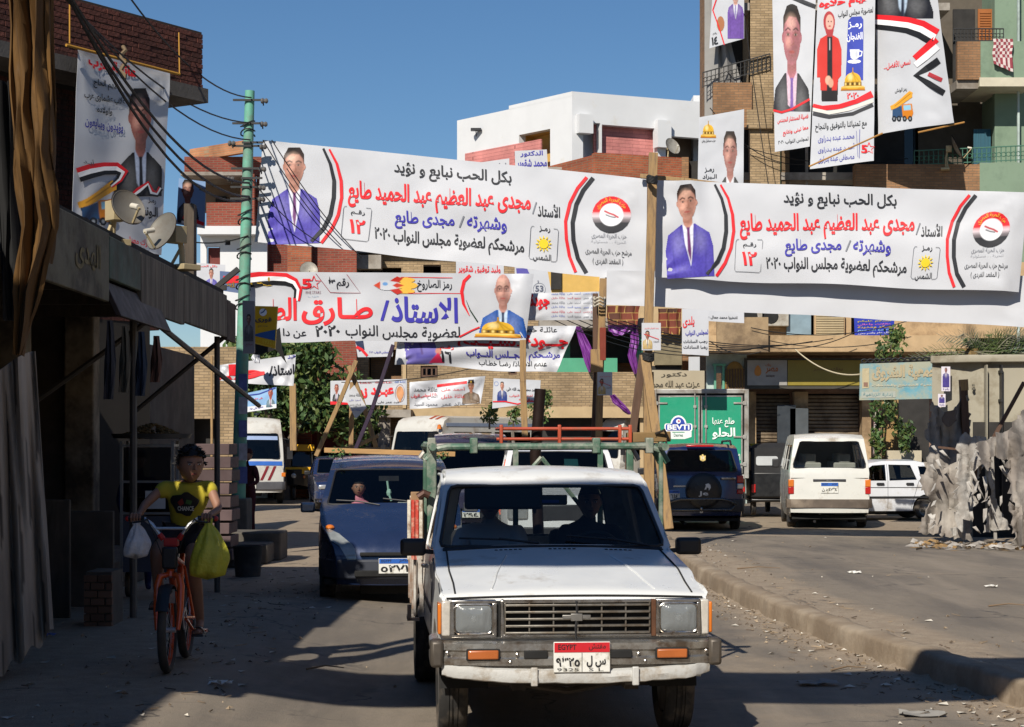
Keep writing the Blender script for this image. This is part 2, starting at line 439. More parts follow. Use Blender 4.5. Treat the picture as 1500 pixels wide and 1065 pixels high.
# ------------------------------------------------------------------ banners
class Banner:
	"""cloth hung between four corner pixels at given distances; fmap takes photo pixels to the cloth"""
	def __init__(s,label,cat,px,Y,wave=.05,group=None,name='banner',nx=48,ny=14,cloth='#bfc1c6',seed=1,curl=None,mater=None,vert=False,thick=.004,sag=0.,grow=0):
		s.px=[Vector((p[0],p[1],0)) for p in px]        # TL TR BR BL
		Y=Y if isinstance(Y,(list,tuple)) else [Y]*4
		s.c=[at(p[0],p[1],y) for p,y in zip(px,Y)]
		s.wave,s.seed,s.vert,s.sag=wave,seed,vert,sag
		n=(s.c[1]-s.c[0]).cross(s.c[3]-s.c[0]).normalized()
		s.n=n if n.y < 0 else -n
		s.curl=curl
		cen=sum(s.c,Vector())/4
		s.root=thing(name,label,cat,(cen.x,cen.y,min(p.z for p in s.c)),0,group)
		mb=MB();vs=[s.uv(i/nx,j/ny,0) for j in range(ny+1) for i in range(nx+1)]
		mb.add(vs,[(j*(nx+1)+i,j*(nx+1)+i+1,(j+1)*(nx+1)+i+1,(j+1)*(nx+1)+i) for j in range(ny) for i in range(nx)])
		s.m=mater or mat('banner cloth ' +cloth,cloth,.42,var=.04,scale=1.2,bump=.05,bscale=2.0,spec=.35)
		me=mb.mesh(True,80)
		s.cloth=link('cloth',me,s.m,s.root,True,solid=thick,off=1)
		s.layers={};s.join=False
	def uv(s,u,v,layer=0):
		c=s.c
		p=(c[0]*(1-u)+c[1]*u)*(1-v) +(c[3]*(1-u)+c[2]*u)*v
		W=(c[1]-c[0]).length;H=(c[3]-c[0]).length
		e=noise.noise(Vector((u*W*(.5 if not s.vert else 1.6),v*H*(1.2 if not s.vert else .35),s.seed*7.3))) *1.2
		e +=.35 *noise.noise(Vector((u*W*2.0 +v*H*.8,v*H*2.2,s.seed*3.1)))
		k=1.0
		r=s.wave *e *k
		if s.curl:r +=s.curl(u,v)
		p=p +s.n *(r +layer *.006 +.002*(layer > 0))
		for k_,(cu,cv) in enumerate(((0,0),(1,0),(1,1),(0,1))):
			dx,dy=(u-cu)*W,(v-cv)*H;dd=math.hypot(dx,dy) +.12
			p +=s.n *(s.wave*.45*math.sin(math.atan2(dy,dx)*11 +k_*2 +s.seed)*math.exp(-dd*1.5)*min(1,dd*2.2)*(1 if W > 1.5 else .3))
		p.z -= s.sag *4*u*(1-u) +.015*s.wave/.05*math.sin(u*W*2.3+s.seed) *v
		return p
	def inv(s,x,y):
		a,b,c,d=s.px
		u,v=.5,.5
		for _ in range(8):
			P=(a*(1-u)+b*u)*(1-v) +(d*(1-u)+c*u)*v
			du=(b-a)*(1-v) +(c-d)*v;dv=(d-a)*(1-u) +(c-b)*u
			ex,ey=x-P.x,y-P.y
			det=du.x*dv.y - du.y*dv.x
			u +=(ex*dv.y - ey*dv.x)/det;v +=(du.x*ey - du.y*ex)/det
		return u,v
	def f(s,x,y,layer=1):
		u,v=s.inv(x,y);return s.uv(u,v,layer)
	def g(s,x,y,layer=1):          # normalised banner coordinates
		return s.uv(x,y,layer)
	def _mb(s,col,name):
		k=(col,name,0 if s.join else len(s.layers))
		if k not in s.layers:s.layers[k]=MB()
		return s.layers[k]
	def text(s,t,x0,x1,y0,y1,h,col='#22242a',bold=.012,layer=2,fm=None,italic=0.,name='lettering'):
		put_text(s._mb(col,name),t,fm or s.f,x0,x1,y0,y1,h,bold,layer,italic);return s
	def poly(s,pts,col,layer=1,fm=None,step=None,name='printed_shape'):
		xs=[p[0] for p in pts];ys=[p[1] for p in pts]
		st=step or max(max(xs)-min(xs),max(ys)-min(ys)) /6
		v,f=fill2d([pts],frange(min(xs),max(xs),st),frange(min(ys),max(ys),st))
		fm=fm or s.f
		s._mb(col,name).add([fm(p[0],p[1],layer) for p in v],f);return s
	def stroke(s,pts,w,col,layer=1,fm=None,name='printed_shape'):
		L,Rr=[],[]
		for i,p in enumerate(pts):
			a=pts[max(i-1,0)];b=pts[min(i+1,len(pts)-1)]
			d=Vector((b[0]-a[0],b[1]-a[1])).normalized() if b != a else Vector((1,0))
			ww=w[i] if isinstance(w,(list,tuple)) else w
			L.append((p[0]-d.y*ww/2,p[1]+d.x*ww/2));Rr.append((p[0]+d.y*ww/2,p[1]-d.x*ww/2))
		fm=fm or s.f
		n=len(pts)
		s._mb(col,name).add([fm(*q,layer) for q in L] +[fm(*q,layer) for q in Rr],[(i,i+1,n+i+1,n+i) for i in range(n-1)]);return s
	def pic(s,paint,x0,x1,y0,y1,layer=1,fm=None,name='portrait',shear=0.):
		me=paint.mesh(fm or s.f,x0,x1,y0,y1,layer,shear)
		link(name,me,M_PRINT,s.root,True);return s
	def done(s):
		for (col,name,j),mb in s.layers.items():
			me=bpy.data.meshes.new('print');me.from_pydata(mb.v,[],mb.f)
			o=link(name,me,mat('ink ' +col,col,.5,var=.05,scale=2,spec=.3),s.root,True)
			if j == 0 and s.join:o['kind']='stuff'
		return s.root
# ================================================================== THE GROUND
KERB=[(4.6,2.0),(3.9,9.0),(3.52,12.9),(3.40,13.6),(3.15,15.2),(2.95,16.6),(2.57,20.9),(2.43,25.0),(2.45,30.0),(2.55,38.0),(2.7,44.0)]
def kx(y):
	if y <= KERB[0][1]:return KERB[0][0]
	for (x0,y0),(x1,y1) in zip(KERB,KERB[1:]):
		if y <= y1:return x0 +(x1-x0)*(y-y0)/(y1-y0)
	return KERB[-1][0] +(y - KERB[-1][1]) *.1
def sm(t):t=min(1,max(0,t));return t*t*(3-2*t)
def gz(x,y):
	"""height of the ground"""
	k=kx(y)
	z=.18 *sm((-1.0 - x) /1.5) *sm((24 - y) /6)
	z +=.13 *sm((x - k - .04) /.06) *(1 - sm((y - 26) /9))
	if x > 6:z +=.0
	return z +.012 *noise.noise(Vector((x*.7,y*.7,0))) +.004 *noise.noise(Vector((x*3,y*3,4)))

def ground():
	xs=[-320,-120,-60,-30,-18,-12] +[-9 +.3*i for i in range(26)] +[-1.2 +.3*i for i in range(12)] +[2.4 +.1*i for i in range(26)] +[5.0 +.4*i for i in range(26)] +[18,24,32,45,70,130,320]
	ys=[-60,-20,-5,0,3] +[5 +.25*i for i in range(100)] +[30 +.6*i for i in range(60)] +[68,75,85,100,130,180,260,420]
	nx=len(xs)
	v=[];att=[]
	for y in ys:
		for x in xs:
			v.append((x,y,gz(x,y)))
			k=kx(y)
			n=noise.noise(Vector((x*.35,y*.18,9)))
			# how dusty the spot is: 0 asphalt, 1 earth
			d=.28 +.2*n
			d=max(d,1 - abs(x - k) /(.75 +.5*n)) if y < 46 else d
			if y < 46 and x > k:d=max(d,sm(1 - (x - k - .5) /.9) *.95)
			d=max(d,sm((-1.6 - x +.5*n) /1.2) *.75)
			right=3.6 +1.6 +.55 *(38 - y) *.42
			if x > k and y < 46:
				edge=37.5 - (x - 3) *.62 +1.2*n     # far side of the right carriageway
				if y > edge:d=max(d,sm((y - edge) /1.5))
				else:d=min(d,.18 +.15*n) if x > k +1.3 else d
			att.append(min(1,max(0,d)))
	f=[(j*nx+i,j*nx+i+1,(j+1)*nx+i+1,(j+1)*nx+i) for j in range(len(ys)-1) for i in range(nx-1)]
	me=bpy.data.meshes.new('ground');me.from_pydata(v,[],f)
	a=me.color_attributes.new('dust','FLOAT_COLOR','POINT')
	a.data.foreach_set('color',np.array([(d,d,d,1) for d in att],np.float32).ravel())
	me.shade_smooth()
	m=bpy.data.materials.new('dusty asphalt');m.use_nodes=True
	nt=m.node_tree;N=nt.nodes;Lk=nt.links;b=N['Principled BSDF']
	tc=N.new('ShaderNodeTexCoord');va=N.new('ShaderNodeVertexColor');va.layer_name='dust'
	def nz(sc,det=6,rg=.6,st=None):
		n=N.new('ShaderNodeTexNoise');n.inputs['Scale'].default_value=sc;n.inputs['Detail'].default_value=det;n.inputs['Roughness'].default_value=rg
		if st:
			mp=N.new('ShaderNodeMapping');mp.inputs['Scale'].default_value=st;Lk.new(tc.outputs['Object'],mp.inputs['Vector']);Lk.new(mp.outputs[0],n.inputs['Vector'])
		else:Lk.new(tc.outputs['Object'],n.inputs['Vector'])
		return n.outputs['Fac']
	def mr(s,a0,a1,b0=0,b1=1):
		r=N.new('ShaderNodeMapRange');r.clamp=True
		for k,x in zip(('From Min','From Max','To Min','To Max'),(a0,a1,b0,b1)):r.inputs[k].default_value=x
		Lk.new(s,r.inputs['Value']);return r.outputs[0]
	def ma(op,a_,b_):
		q=N.new('ShaderNodeMath');q.operation=op
		for i,x in enumerate((a_,b_)):
			if isinstance(x,(int,float)):q.inputs[i].default_value=x
			else:Lk.new(x,q.inputs[i])
		return q.outputs[0]
	def mixc(f_,c1,c2):
		q=N.new('ShaderNodeMix');q.data_type='RGBA'
		for i,x in ((0,f_),(6,c1),(7,c2)):
			if isinstance(x,tuple):q.inputs[i].default_value=(*x,1)
			elif isinstance(x,float):q.inputs[i].default_value=x
			else:Lk.new(x,q.inputs[i])
		return q.outputs[2]
	sep=N.new('ShaderNodeSeparateColor');Lk.new(va.outputs['Color'],sep.inputs[0])
	fac=mr(ma('ADD',sep.outputs[0],ma('MULTIPLY',ma('SUBTRACT',nz(1.3),.5),1.1)),.32,.72)
	asp=mixc(mr(nz(90,2),.35,.65),(.18,.15,.115),(.25,.21,.162))
	asp=mixc(mr(nz(.5,4,.6,(1.6,.35,1)),.42,.68),asp,(.125,.108,.09))
	asp=mixc(mr(nz(.9,6,.65,(2.2,.28,1)),.48,.68,0,.7),asp,(.27,.225,.175))
	ear=mixc(mr(nz(6,6),.3,.7),(.26,.20,.14),(.36,.29,.21))
	ear=mixc(mr(nz(60,2),.5,.72),ear,(.19,.15,.11))
	col=mixc(fac,asp,ear)
	vo=N.new('ShaderNodeTexVoronoi');vo.feature='DISTANCE_TO_EDGE';vo.inputs['Scale'].default_value=.55;wv=N.new('ShaderNodeTexNoise');wv.inputs['Scale'].default_value=2.5;wv.inputs['Detail'].default_value=5;Lk.new(tc.outputs['Object'],wv.inputs['Vector']);vm=N.new('ShaderNodeVectorMath');vm.operation='MULTIPLY_ADD';Lk.new(wv.outputs['Color'],vm.inputs[0]);vm.inputs[1].default_value=(.9,.9,0);Lk.new(tc.outputs['Object'],vm.inputs[2]);Lk.new(vm.outputs[0],vo.inputs['Vector'])
	col=mixc(ma('MULTIPLY',mr(vo.outputs['Distance'],.004,.014,.75,0),mr(nz(.7),.48,.6)),col,(.05,.045,.04))
	col=mixc(mr(nz(2.2,3,.5),.66,.74,0,.5),col,(.08,.072,.062))
	Lk.new(col,b.inputs['Base Color'])
	Lk.new(mr(nz(4),.3,.7,.72,.95),b.inputs['Roughness'])
	bp=N.new('ShaderNodeBump');bp.inputs['Strength'].default_value=.55;bp.inputs['Distance'].default_value=.012
	Lk.new(ma('ADD',nz(110,2),ma('MULTIPLY',nz(9),1.2)),bp.inputs['Height']);Lk.new(bp.outputs[0],b.inputs['Normal'])
	return tag(link('ground',me,m),kind='structure')
ground()

# the kerb of the raised middle strip: worn concrete, half buried in earth
def kerb():
	m=mat('kerb concrete',(.36,.29,.21),.9,var=.2,scale=2.5,bump=.4,bscale=14,dirt=(.22,.165,.11),damt=.7)
	ys=[2 +.25*i for i in range(168)]
	prof=[(-.02,-.04),(-.008,.05),(.0,.15),(.012,.178),(.045,.192),(.16,.196),(.24,.180),(.30,.1)]
	vs=[]
	for y in ys:
		for px_,pz in prof:
			n=noise.noise(Vector((px_*8,y*2.4,pz*6))) *.010 +noise.noise(Vector((0,y*.5,3)))*.02 +(.02 if (y*.8) % 1 < .06 else 0)
			vs.append((kx(y) +px_ +n,y,pz +(n*.6 if pz > .05 else 0)))
	k=len(prof)
	mb=MB();mb.add(vs,[(j*k+i,j*k+i+1,(j+1)*k+i+1,(j+1)*k+i) for j in range(len(ys)-1) for i in range(k-1)])
	tag(mb.build('kerb',m,smooth=True,angle=70),kind='structure')
kerb()

# loose stones, straw and scraps along the kerb and the shop fronts
def litter():
	cols=['#8a7a66','#a08e76','#6d5f50','#c9c2b4','#5a4b3c']
	mats_=[mat('litter ' +c,c,.9,var=.3,scale=9) for c in cols]
	mb=MB()
	r=random.Random(3)
	for i in range(1900):
		t=r.random()
		if t < .5:y=10 +20*r.random()**1.5;x=kx(y) - abs(r.gauss(0,.33)) - .03
		elif t < .64:y=10 +26*r.random();x=kx(y) +.3 +abs(r.gauss(0,.5))
		elif t < .85:y=9 +18*r.random();x=-1.9 - abs(r.gauss(0,.9))
		else:y=10 +30*r.random();x=-2 +8*r.random()
		if t >= .85 and r.random() < .6:continue
		z=gz(x,y);s=.008 +.022*r.random()**2
		mb.cur=r.randrange(5)
		if mb.cur == 3:
			a=r.random()*3.1;c,q=math.cos(a)*s*1.6,math.sin(a)*s*1.6
			mb.add([(x-c,y-q,z+.006),(x+q,y-c,z+.02),(x+c,y+q,z+.008),(x-q,y+c,z+.012)],[(0,1,2,3)])
		elif r.random() < .35:
			a=r.random()*3.1;L=s*(3+3*r.random())
			mb.bar((x,y,z+.006),(x+math.cos(a)*L,y+math.sin(a)*L,z+.012),.006)
		else:
			p=[Vector((r.uniform(-1,1),r.uniform(-1,1),r.uniform(0,.8)))*s for _ in range(5)]
			mb.add([(x+q.x,y+q.y,z+q.z) for q in p] +[(x,y,z+s)],[(0,1,5),(1,2,5),(2,3,5),(3,4,5),(4,0,5)])
	tag(mb.build('litter',mats_,parent=None),'stones, straw and paper crumbs along the kerb and shop fronts','litter',kind='stuff')
	pw=[mat('scrap paper','#d8d6cf',.8,var=.1,scale=4),mat('blue plastic','#4f5f9c',.5,var=.15),mat('grey rag','#8d8a84',.9,var=.2)]
	spots=[(-4.0,15.9,.22,1,'crumpled blue plastic bag on the dirt left of the bicycle'),(-4.6,15.4,.2,0,'torn white paper on the dirt between tarpaulin and bicycle'),
			 (-2.05,13.1,.16,0,'white paper strip on the asphalt right of the bicycle wheel'),(-4.3,13.0,.2,2,'flattened pale scrap by the foot of the striped tarpaulin'),
			 (-3.7,11.9,.22,2,'crushed grey scrap on shaded ground in the left foreground'),(4.4,24.2,.16,0,'small white scrap on the dirt strip beyond the kerb'),
			 (2.3,14.2,.3,2,'flat torn rag in the gutter under the kerb at right'),(2.75,12.6,.3,2,'crushed brown wrapping in the gutter in front of the kerb shadow'),
			 (9.2,31.4,.2,0,'crumpled white paper beside the ragged sheeting'),(5.6,22.0,.14,0,'short pale stick lying on the right carriageway')]
	for i,(x,y,s,k,lab) in enumerate(spots):
		r=random.Random(i);n=5;mb=MB();z=gz(x,y)
		vs=[(x +s*(a/n-.5) +.02*r.random(),y +.7*s*(b/n-.5) +.02*r.random(),z +.008 +.03*r.random()) for b in range(n+1) for a in range(n+1)]
		mb.add(vs,[(b*(n+1)+a,b*(n+1)+a+1,(b+1)*(n+1)+a+1,(b+1)*(n+1)+a) for b in range(n) for a in range(n) if r.random() > .12])
		tag(mb.build('scrap',pw[k],solid=.002),lab,'litter')
	for i,(x,y,a,L) in enumerate([(2.55,15.0,.5,.35),(4.9,19.3,.1,.45),(3.0,25.0,.2,.6),(-1.6,14.6,.3,.3)]):
		mb=MB();z=gz(x,y)
		mb.tube([(x,y,z+.012),(x+L*.5*math.cos(a),y+L*.5*math.sin(a)+.04,z+.03),(x+L*math.cos(a),y+L*math.sin(a),z+.012)],[.009,.007,.004],5)
		tag(mb.build('twig',mat('dry wood','#7a6650',.9)),['dry twig in the gutter straw below the kerb','straight twig on the dirt strip right of the kerb','thin twig lying on the strip behind the pickup mirror','pale splinter of wood on the shaded asphalt near the bicycle'][i],'twig')
litter()
# ================================================================== VEHICLES
M_TYRE=mat('tyre rubber',(.022,.021,.02),.85,var=.25,scale=6,bump=.1,dirt=(.13,.105,.08),damt=.5,dscale=3)
M_BLACK=mat('black plastic',(.018,.018,.02),.45,var=.15)
M_DARKIN=mat('dark interior',(.02,.02,.022),.8)
M_UNDER=mat('underbody',(.012,.012,.012),.9)
M_CHROME=mat('worn chrome',(.52,.51,.49),.26,1.0,var=.15,scale=5,dirt=(.16,.11,.07),damt=.4,dscale=5)
M_STEEL=mat('steel rim',(.30,.29,.28),.42,.7,var=.2,dirt=(.12,.09,.06))
M_GLASS=glass('car glass',(.55,.6,.6),.0)
M_TINT=glass('tinted glass',(.07,.08,.09),.1)
M_REDL=mat('red lens',(.42,.012,.01),.18,var=.1,coat=.6)
M_AMB=mat('amber lens',(.62,.17,.02),.22,var=.1,coat=.5)
M_CLEAR=mat('clear lens',(.55,.57,.58),.12,.6,var=.15,scale=14,coat=.8)
M_SEAT=mat('grey seat cloth',(.16,.16,.165),.9,var=.1)

def make_wheel(parent,x,y,r=.31,w=.19,side=1,rim=None,name='wheel'):
	"""wheel at x, y; side: -1 when the hub faces -x"""
	e=bpy.data.objects.new(name,None);COL.objects.link(e);e.parent=parent;e.location=(x,y,r);e.empty_display_size=.1
	Mx=Matrix.Rotation(R(90) *side,4,'Y')
	key=(round(r,3),round(w,3),side)
	if key not in _wh:
		t=MB();h=w/2
		t.lathe([(r*.64,-h*.8),(r*.8,-h),(r*.93,-h*.98),(r*.985,-h*.8),(r,-h*.6),(r,-h*.34),(r*.975,-h*.33),(r*.975,-h*.27),(r,-h*.26),(r,h*.02-.008),(r*.975,h*.02-.007),(r*.975,h*.02+.007),(r,h*.02+.008),(r,h*.26),(r*.975,h*.27),(r*.975,h*.33),(r,h*.34),(r,h*.6),(r*.985,h*.8),(r*.93,h*.98),(r*.8,h),(r*.64,h*.8)],32,Mx,True)
		m=MB()
		m.lathe([(0,h*.45),(r*.17,h*.45),(r*.2,h*.3),(r*.3,h*.22),(r*.52,h*.3),(r*.56,h*.7),(r*.66,h*.84),(r*.665,h*.6),(r*.6,h*.4),(r*.6,-h*.8),(0,-h*.8)],24,Mx)
		for k in range(5):
			a=2*math.pi*k/5
			m.ball((0,0,0),(.012,.012,.012),6,4,Mx @ Matrix.Translation((r*.11*math.cos(a),r*.11*math.sin(a),h*.46)))
		_wh[key]=(t.mesh(True),m.mesh(True))
	link('tyre',_wh[key][0],M_TYRE,e)
	link('rim',_wh[key][1].copy() if rim else _wh[key][1],rim or M_STEEL,e)
	return e
_wh={}

class Car:
	"""body in local space: nose at y = 0, tail at y = L, x to the right seen from ahead of the nose looking along +y"""
	def __init__(s,label,cat,group,px_x,Y,rz,L,W,prof,wheels,wr=.3,paint=None,z0=0.,belt=.9,tumble=.14,sill=.22,crown=.035,taper=(.35,.1,.25,.06),name='car',glassm=None,rake=None,edge=.035):
		s.L,s.W,s.belt,s.tumble,s.sill,s.crown,s.taper,s.paint=L,W,belt,tumble,sill,crown,taper,paint
		s.top=max(p[1] for p in prof)
		s.edge=edge
		s.root=thing(name,label,cat,(px_x,Y,z0),rz,group)
		s.glassm=glassm or M_TINT
		s.wheels,s.wr=wheels,wr
		# densify chain at every level used for cutting
		zl=[sill +k*.12 for k in range(1,30) if sill +k*.12 < s.top]
		yl=[k*.25 for k in range(1,60) if k*.25 < L]
		pts=[tuple(prof[0])]
		for a,b in zip(prof,prof[1:]):
			ts=set()
			for z in zl:
				if (a[1]-z)*(b[1]-z) < -1e-9:ts.add(round((z-a[1])/(b[1]-a[1]),5))
			for y in yl:
				if (a[0]-y)*(b[0]-y) < -1e-9:ts.add(round((y-a[0])/(b[0]-a[0]),5))
			for t in sorted(ts):
				if 1e-3 < t < 1-1e-3:pts.append((a[0]+(b[0]-a[0])*t,a[1]+(b[1]-a[1])*t))
			pts.append(tuple(b))
		s.chain,s.zl,s.yl=pts,zl,yl
		s.S=[0]
		for a,b in zip(pts,pts[1:]):s.S.append(s.S[-1] +math.hypot(b[0]-a[0],b[1]-a[1]))
		s.side_holes,s.top_holes=[],[]
	def hw(s,y,z):
		f0,a0,f1,a1=s.taper
		w=s.W/2
		w -= a0 *max(0,(f0 - y)/f0)**2
		w -= a1 *max(0,(y - (s.L - f1))/f1)**2
		if z > s.belt:w -= s.tumble *((z - s.belt) /(s.top - s.belt))**1.15
		else:w -= .055 *max(0,(s.belt*.55 - z) /(s.belt*.55 - s.sill +.01))**2 +.02 *max(0,(z - s.belt*.75)/(s.belt*.25))**2
		return w
	def ptS(s,q):
		q=min(max(q,0),s.S[-1])
		for i in range(len(s.S)-1):
			if q <= s.S[i+1] +1e-9:
				t=(q - s.S[i]) /(s.S[i+1]-s.S[i]);a,b=s.chain[i],s.chain[i+1]
				return a[0]+(b[0]-a[0])*t,a[1]+(b[1]-a[1])*t,b[0]-a[0],b[1]-a[1]
	def fside(s,sg,off=0.):
		return lambda y,z:Vector((sg *(s.hw(y,z) +off),y,z))
	def ftop(s,off=0.):
		def f(t,q):
			y,z,dy,dz=s.ptS(q)
			n=math.hypot(dy,dz) or 1
			ny,nz_=-dz/n,dy/n
			c=s.crown *(1 - t*t) +off
			# the plan bows forward at nose and tail
			bow=.0
			return Vector((t *s.hw(y,z),y +ny*c,z +nz_*c))
		return f
	def sAt(s,y=None,z=None,after=0.):
		"""chain length where the outline passes the given y (or z)"""
		for i in range(len(s.S)-1):
			a,b=s.chain[i],s.chain[i+1];k=0 if y is not None else 1;w=y if y is not None else z
			if s.S[i+1] >= after and (a[k]-w)*(b[k]-w) <= 0 and abs(a[k]-b[k]) > 1e-9:return s.S[i] +(s.S[i+1]-s.S[i])*(w-a[k])/(b[k]-a[k])
		return s.S[-1]
	def window(s,pts,both=True,r=None):s.side_holes.append(pts);return s
	def glassrow(s,q0,q1,t0=.86,t1=None,r=.06,m=None):
		t1=t1 or t0
		n=3
		def cr(cx,cy,sx,sy):
			return [(cx +sx*(.07)*(1-math.cos(a)),cy +sy*r*(1-math.sin(a))) for a in [0,R(30),R(60),R(90)]]
		a=[(-t0,q0+r),(-t0+.015,q0+.015),(-t0+.07,q0),(t0-.07,q0),(t0-.015,q0+.015),(t0,q0+r),(t1,q1-r),(t1-.015,q1-.015),(t1-.07,q1),(-t1+.07,q1),(-t1+.015,q1-.015),(-t1,q1-r)]
		s.top_holes.append((a,m));return s
	def body(s,bevel=True,solid=.0,seams=(),skip_under=False):
		c=s.chain
		arches=[]
		ra=s.wr *1.16
		bottom=[]
		for wy in sorted([w for w in s.wheels],reverse=True):
			zc=s.wr
			a=math.asin(min(1,max(-1,(s.sill - zc) /ra)))
			dy=ra*math.cos(a)
			bottom.append([(wy +ra*math.cos(a +(math.pi - 2*a)*i/12),zc +ra*math.sin(a +(math.pi - 2*a)*i/12)) for i in range(13)])
		outline=list(c)
		for b in bottom:outline +=b
		mb=MB()
		for sg in (-1,1):
			v,f=fill2d([outline] +[h for h in s.side_holes],s.yl,s.zl)
			fm=s.fside(sg)
			mb.add([fm(*p) for p in v],f)
		v,f=fill2d([[(-1,0),(1,0),(1,s.S[-1]),(-1,s.S[-1])]] +[h for h,_ in s.top_holes],[-.8,-.6,-.4,-.2,0,.2,.4,.6,.8],s.S[1:-1])
		fm=s.ftop()
		mb.add([fm(*p) for p in v],f)
		me=bpy.data.meshes.new('body');me.from_pydata(mb.v,[],mb.f)
		bm=bmesh.new();bm.from_mesh(me);bmesh.ops.remove_doubles(bm,verts=bm.verts,dist=.004)
		bmesh.ops.recalc_face_normals(bm,faces=bm.faces)
		# faces must look outward
		cz=sum((fc.normal.dot(fc.calc_center_median() - Vector((0,s.L/2,s.top*.5))) *fc.calc_area() for fc in bm.faces))
		if cz < 0:bmesh.ops.reverse_faces(bm,faces=bm.faces)
		bm.to_mesh(me);bm.free();me.shade_smooth();me.set_sharp_from_angle(angle=R(50))
		o=link('body',me,s.paint,s.root)
		if bevel:
			b=o.modifiers.new('bevel','BEVEL');b.width=s.edge;b.segments=3;b.limit_method='ANGLE';b.angle_limit=R(48)
		sl=o.modifiers.new('solid','SOLIDIFY');sl.thickness=.022;sl.offset=-1;es=o.modifiers.new('crisp rim','EDGE_SPLIT');es.split_angle=R(60);es.use_edge_sharp=False
		s.bodyobj=o
		# floor and wheel wells
		if not skip_under:
			u=MB();w=s.W/2 - .08
			u.box(-w,w,.12,s.L-.12,s.sill-.02,s.sill+.04)
			for wy in s.wheels:
				for sg in (-1,1):
					u.add([(sg*(s.W/2-.28),wy +ra*1.02*math.cos(math.pi*i/10),s.wr +ra*1.02*math.sin(math.pi*i/10)) for i in range(11)] +[(sg*(s.W/2-.03),wy +ra*1.02*math.cos(math.pi*i/10),s.wr +ra*1.02*math.sin(math.pi*i/10)) for i in range(11)],
						  [(i,i+1,12+i,11+i) for i in range(10)] +[tuple(range(11))])
			u.box(-.35,.35,.3,.9,s.sill-.14,s.sill-.02);u.tube([(.3,.9,s.sill-.06),(.3,s.L-.1,s.sill-.07)],.03,6)
			u.box(-w*.9,w*.9,s.wheels[0]-.05,s.wheels[0]+.05,s.wr-.05,s.wr+.03);u.box(-w*.9,w*.9,s.wheels[1]-.05,s.wheels[1]+.05,s.wr-.05,s.wr+.03)
			u.build('underbody',M_UNDER,s.root)
		for wy in s.wheels:
			for sg in (-1,1):make_wheel(s.root,sg*(s.W/2 - .105),wy,s.wr,.18,sg)
		# glass
		for h in s.side_holes:
			for sg in (-1,1):
				v,f=fill2d([h],s.yl,s.zl);fm=s.fside(sg,-.008)
				me=bpy.data.meshes.new('pane');me.from_pydata([fm(*p) for p in v],[],f);me.shade_smooth()
				link('side_window',me,s.glassm,s.root)
		for i,(h,m) in enumerate(s.top_holes):
			v,f=fill2d([h],[-.6,-.3,0,.3,.6],[q for q in s.S[1:-1]]);fm=s.ftop(-.006)
			me=bpy.data.meshes.new('pane');me.from_pydata([fm(*p) for p in v],[],f);me.shade_smooth()
			link('windscreen' if s.ptS(h[0][1])[0] < s.L/2 else 'rear_window',me,m or s.glassm,s.root)
			# rubber seal round the hole
			rb=MB();fs=s.ftop(.004);P=[fs(*p) for p in h];P.append(P[0]);rb.tube(P,.012,6,False)
			rb.build('window_seal',M_BLACK,s.root,smooth=True)
		return s
	def patch(s,name,m,sg,pts,off=.003,surf='side',parent=None):
		"""a thin piece lying on the side (y, z) or the top sheet (t, chain length)"""
		if surf == 'side':
			v,f=fill2d([pts],s.yl,s.zl);fm=s.fside(sg,off)
		else:
			v,f=fill2d([pts],[-.8,-.6,-.4,-.2,0,.2,.4,.6,.8],s.S[1:-1]);fm=s.ftop(off)
		me=bpy.data.meshes.new(name);me.from_pydata([fm(*p) for p in v],[],f);me.shade_smooth()
		return link(name,me,m,parent or s.root,solid=max(.003,abs(off)*1.6),off=0)
	def seam(s,sg,pts,w=.008,closed=False):
		fm=s.fside(sg,.0)
		P=[]
		pts=list(pts) +([pts[0]] if closed else [])
		for a,b in zip(pts,pts[1:]):
			n=max(1,int(math.hypot(b[0]-a[0],b[1]-a[1])/.1))
			P +=[fm(a[0]+(b[0]-a[0])*i/n,a[1]+(b[1]-a[1])*i/n) for i in range(n)]
		P.append(fm(*pts[-1]))
		mb=MB();mb.tube(P,w/2,5,False)
		return mb.build('door_seam',M_BLACK,s.root)
	def band(s,name,m,z0,z1,y_end,proud=.03,rear=False,nose=0.,parent=None,x_cut=1.0,bev=.02):
		"""bumper or strip wrapping the nose (or tail), back along the sides to y_end"""
		path=[]
		L=s.L
		ys=[y_end,y_end*.6,y_end*.3,.12,.04]
		for y in ys:path.append((-(s.hw(min(L,L-y if rear else y),(z0+z1)/2)) - proud,y - (proud*.3)))
		n=9
		w0=s.hw(L if rear else 0,(z0+z1)/2)*x_cut
		for i in range(n):
			t=-1 +2*i/(n-1);path.append((t*w0*.97,-proud - nose*(1-t*t) - s.crown*(1-t*t)*.5))
		path +=[(-x,y) for x,y in path[:5][::-1]]
		mb=MB();k=len(path)
		inn=[]
		for i,(x,y) in enumerate(path):
			inn.append((x*.93,y +.06))
		vs=[(x,y,z0) for x,y in path] +[(x,y,z1) for x,y in path] +[(x,y,z1) for x,y in inn] +[(x,y,z0) for x,y in inn]
		if rear:vs=[(x,L - y,z) for x,y,z in vs]
		f=[]
		for i in range(k-1):
			for a,b in ((0,1),(1,2),(2,3),(3,0)):f.append((a*k+i,a*k+i+1,b*k+i+1,b*k+i))
		f +=[(0,k,2*k,3*k),(k-1,2*k-1,3*k-1,4*k-1)]
		mb.add(vs,f)
		return mb.build(name,m,parent or s.root,smooth=True,bevel=bev,angle=50)
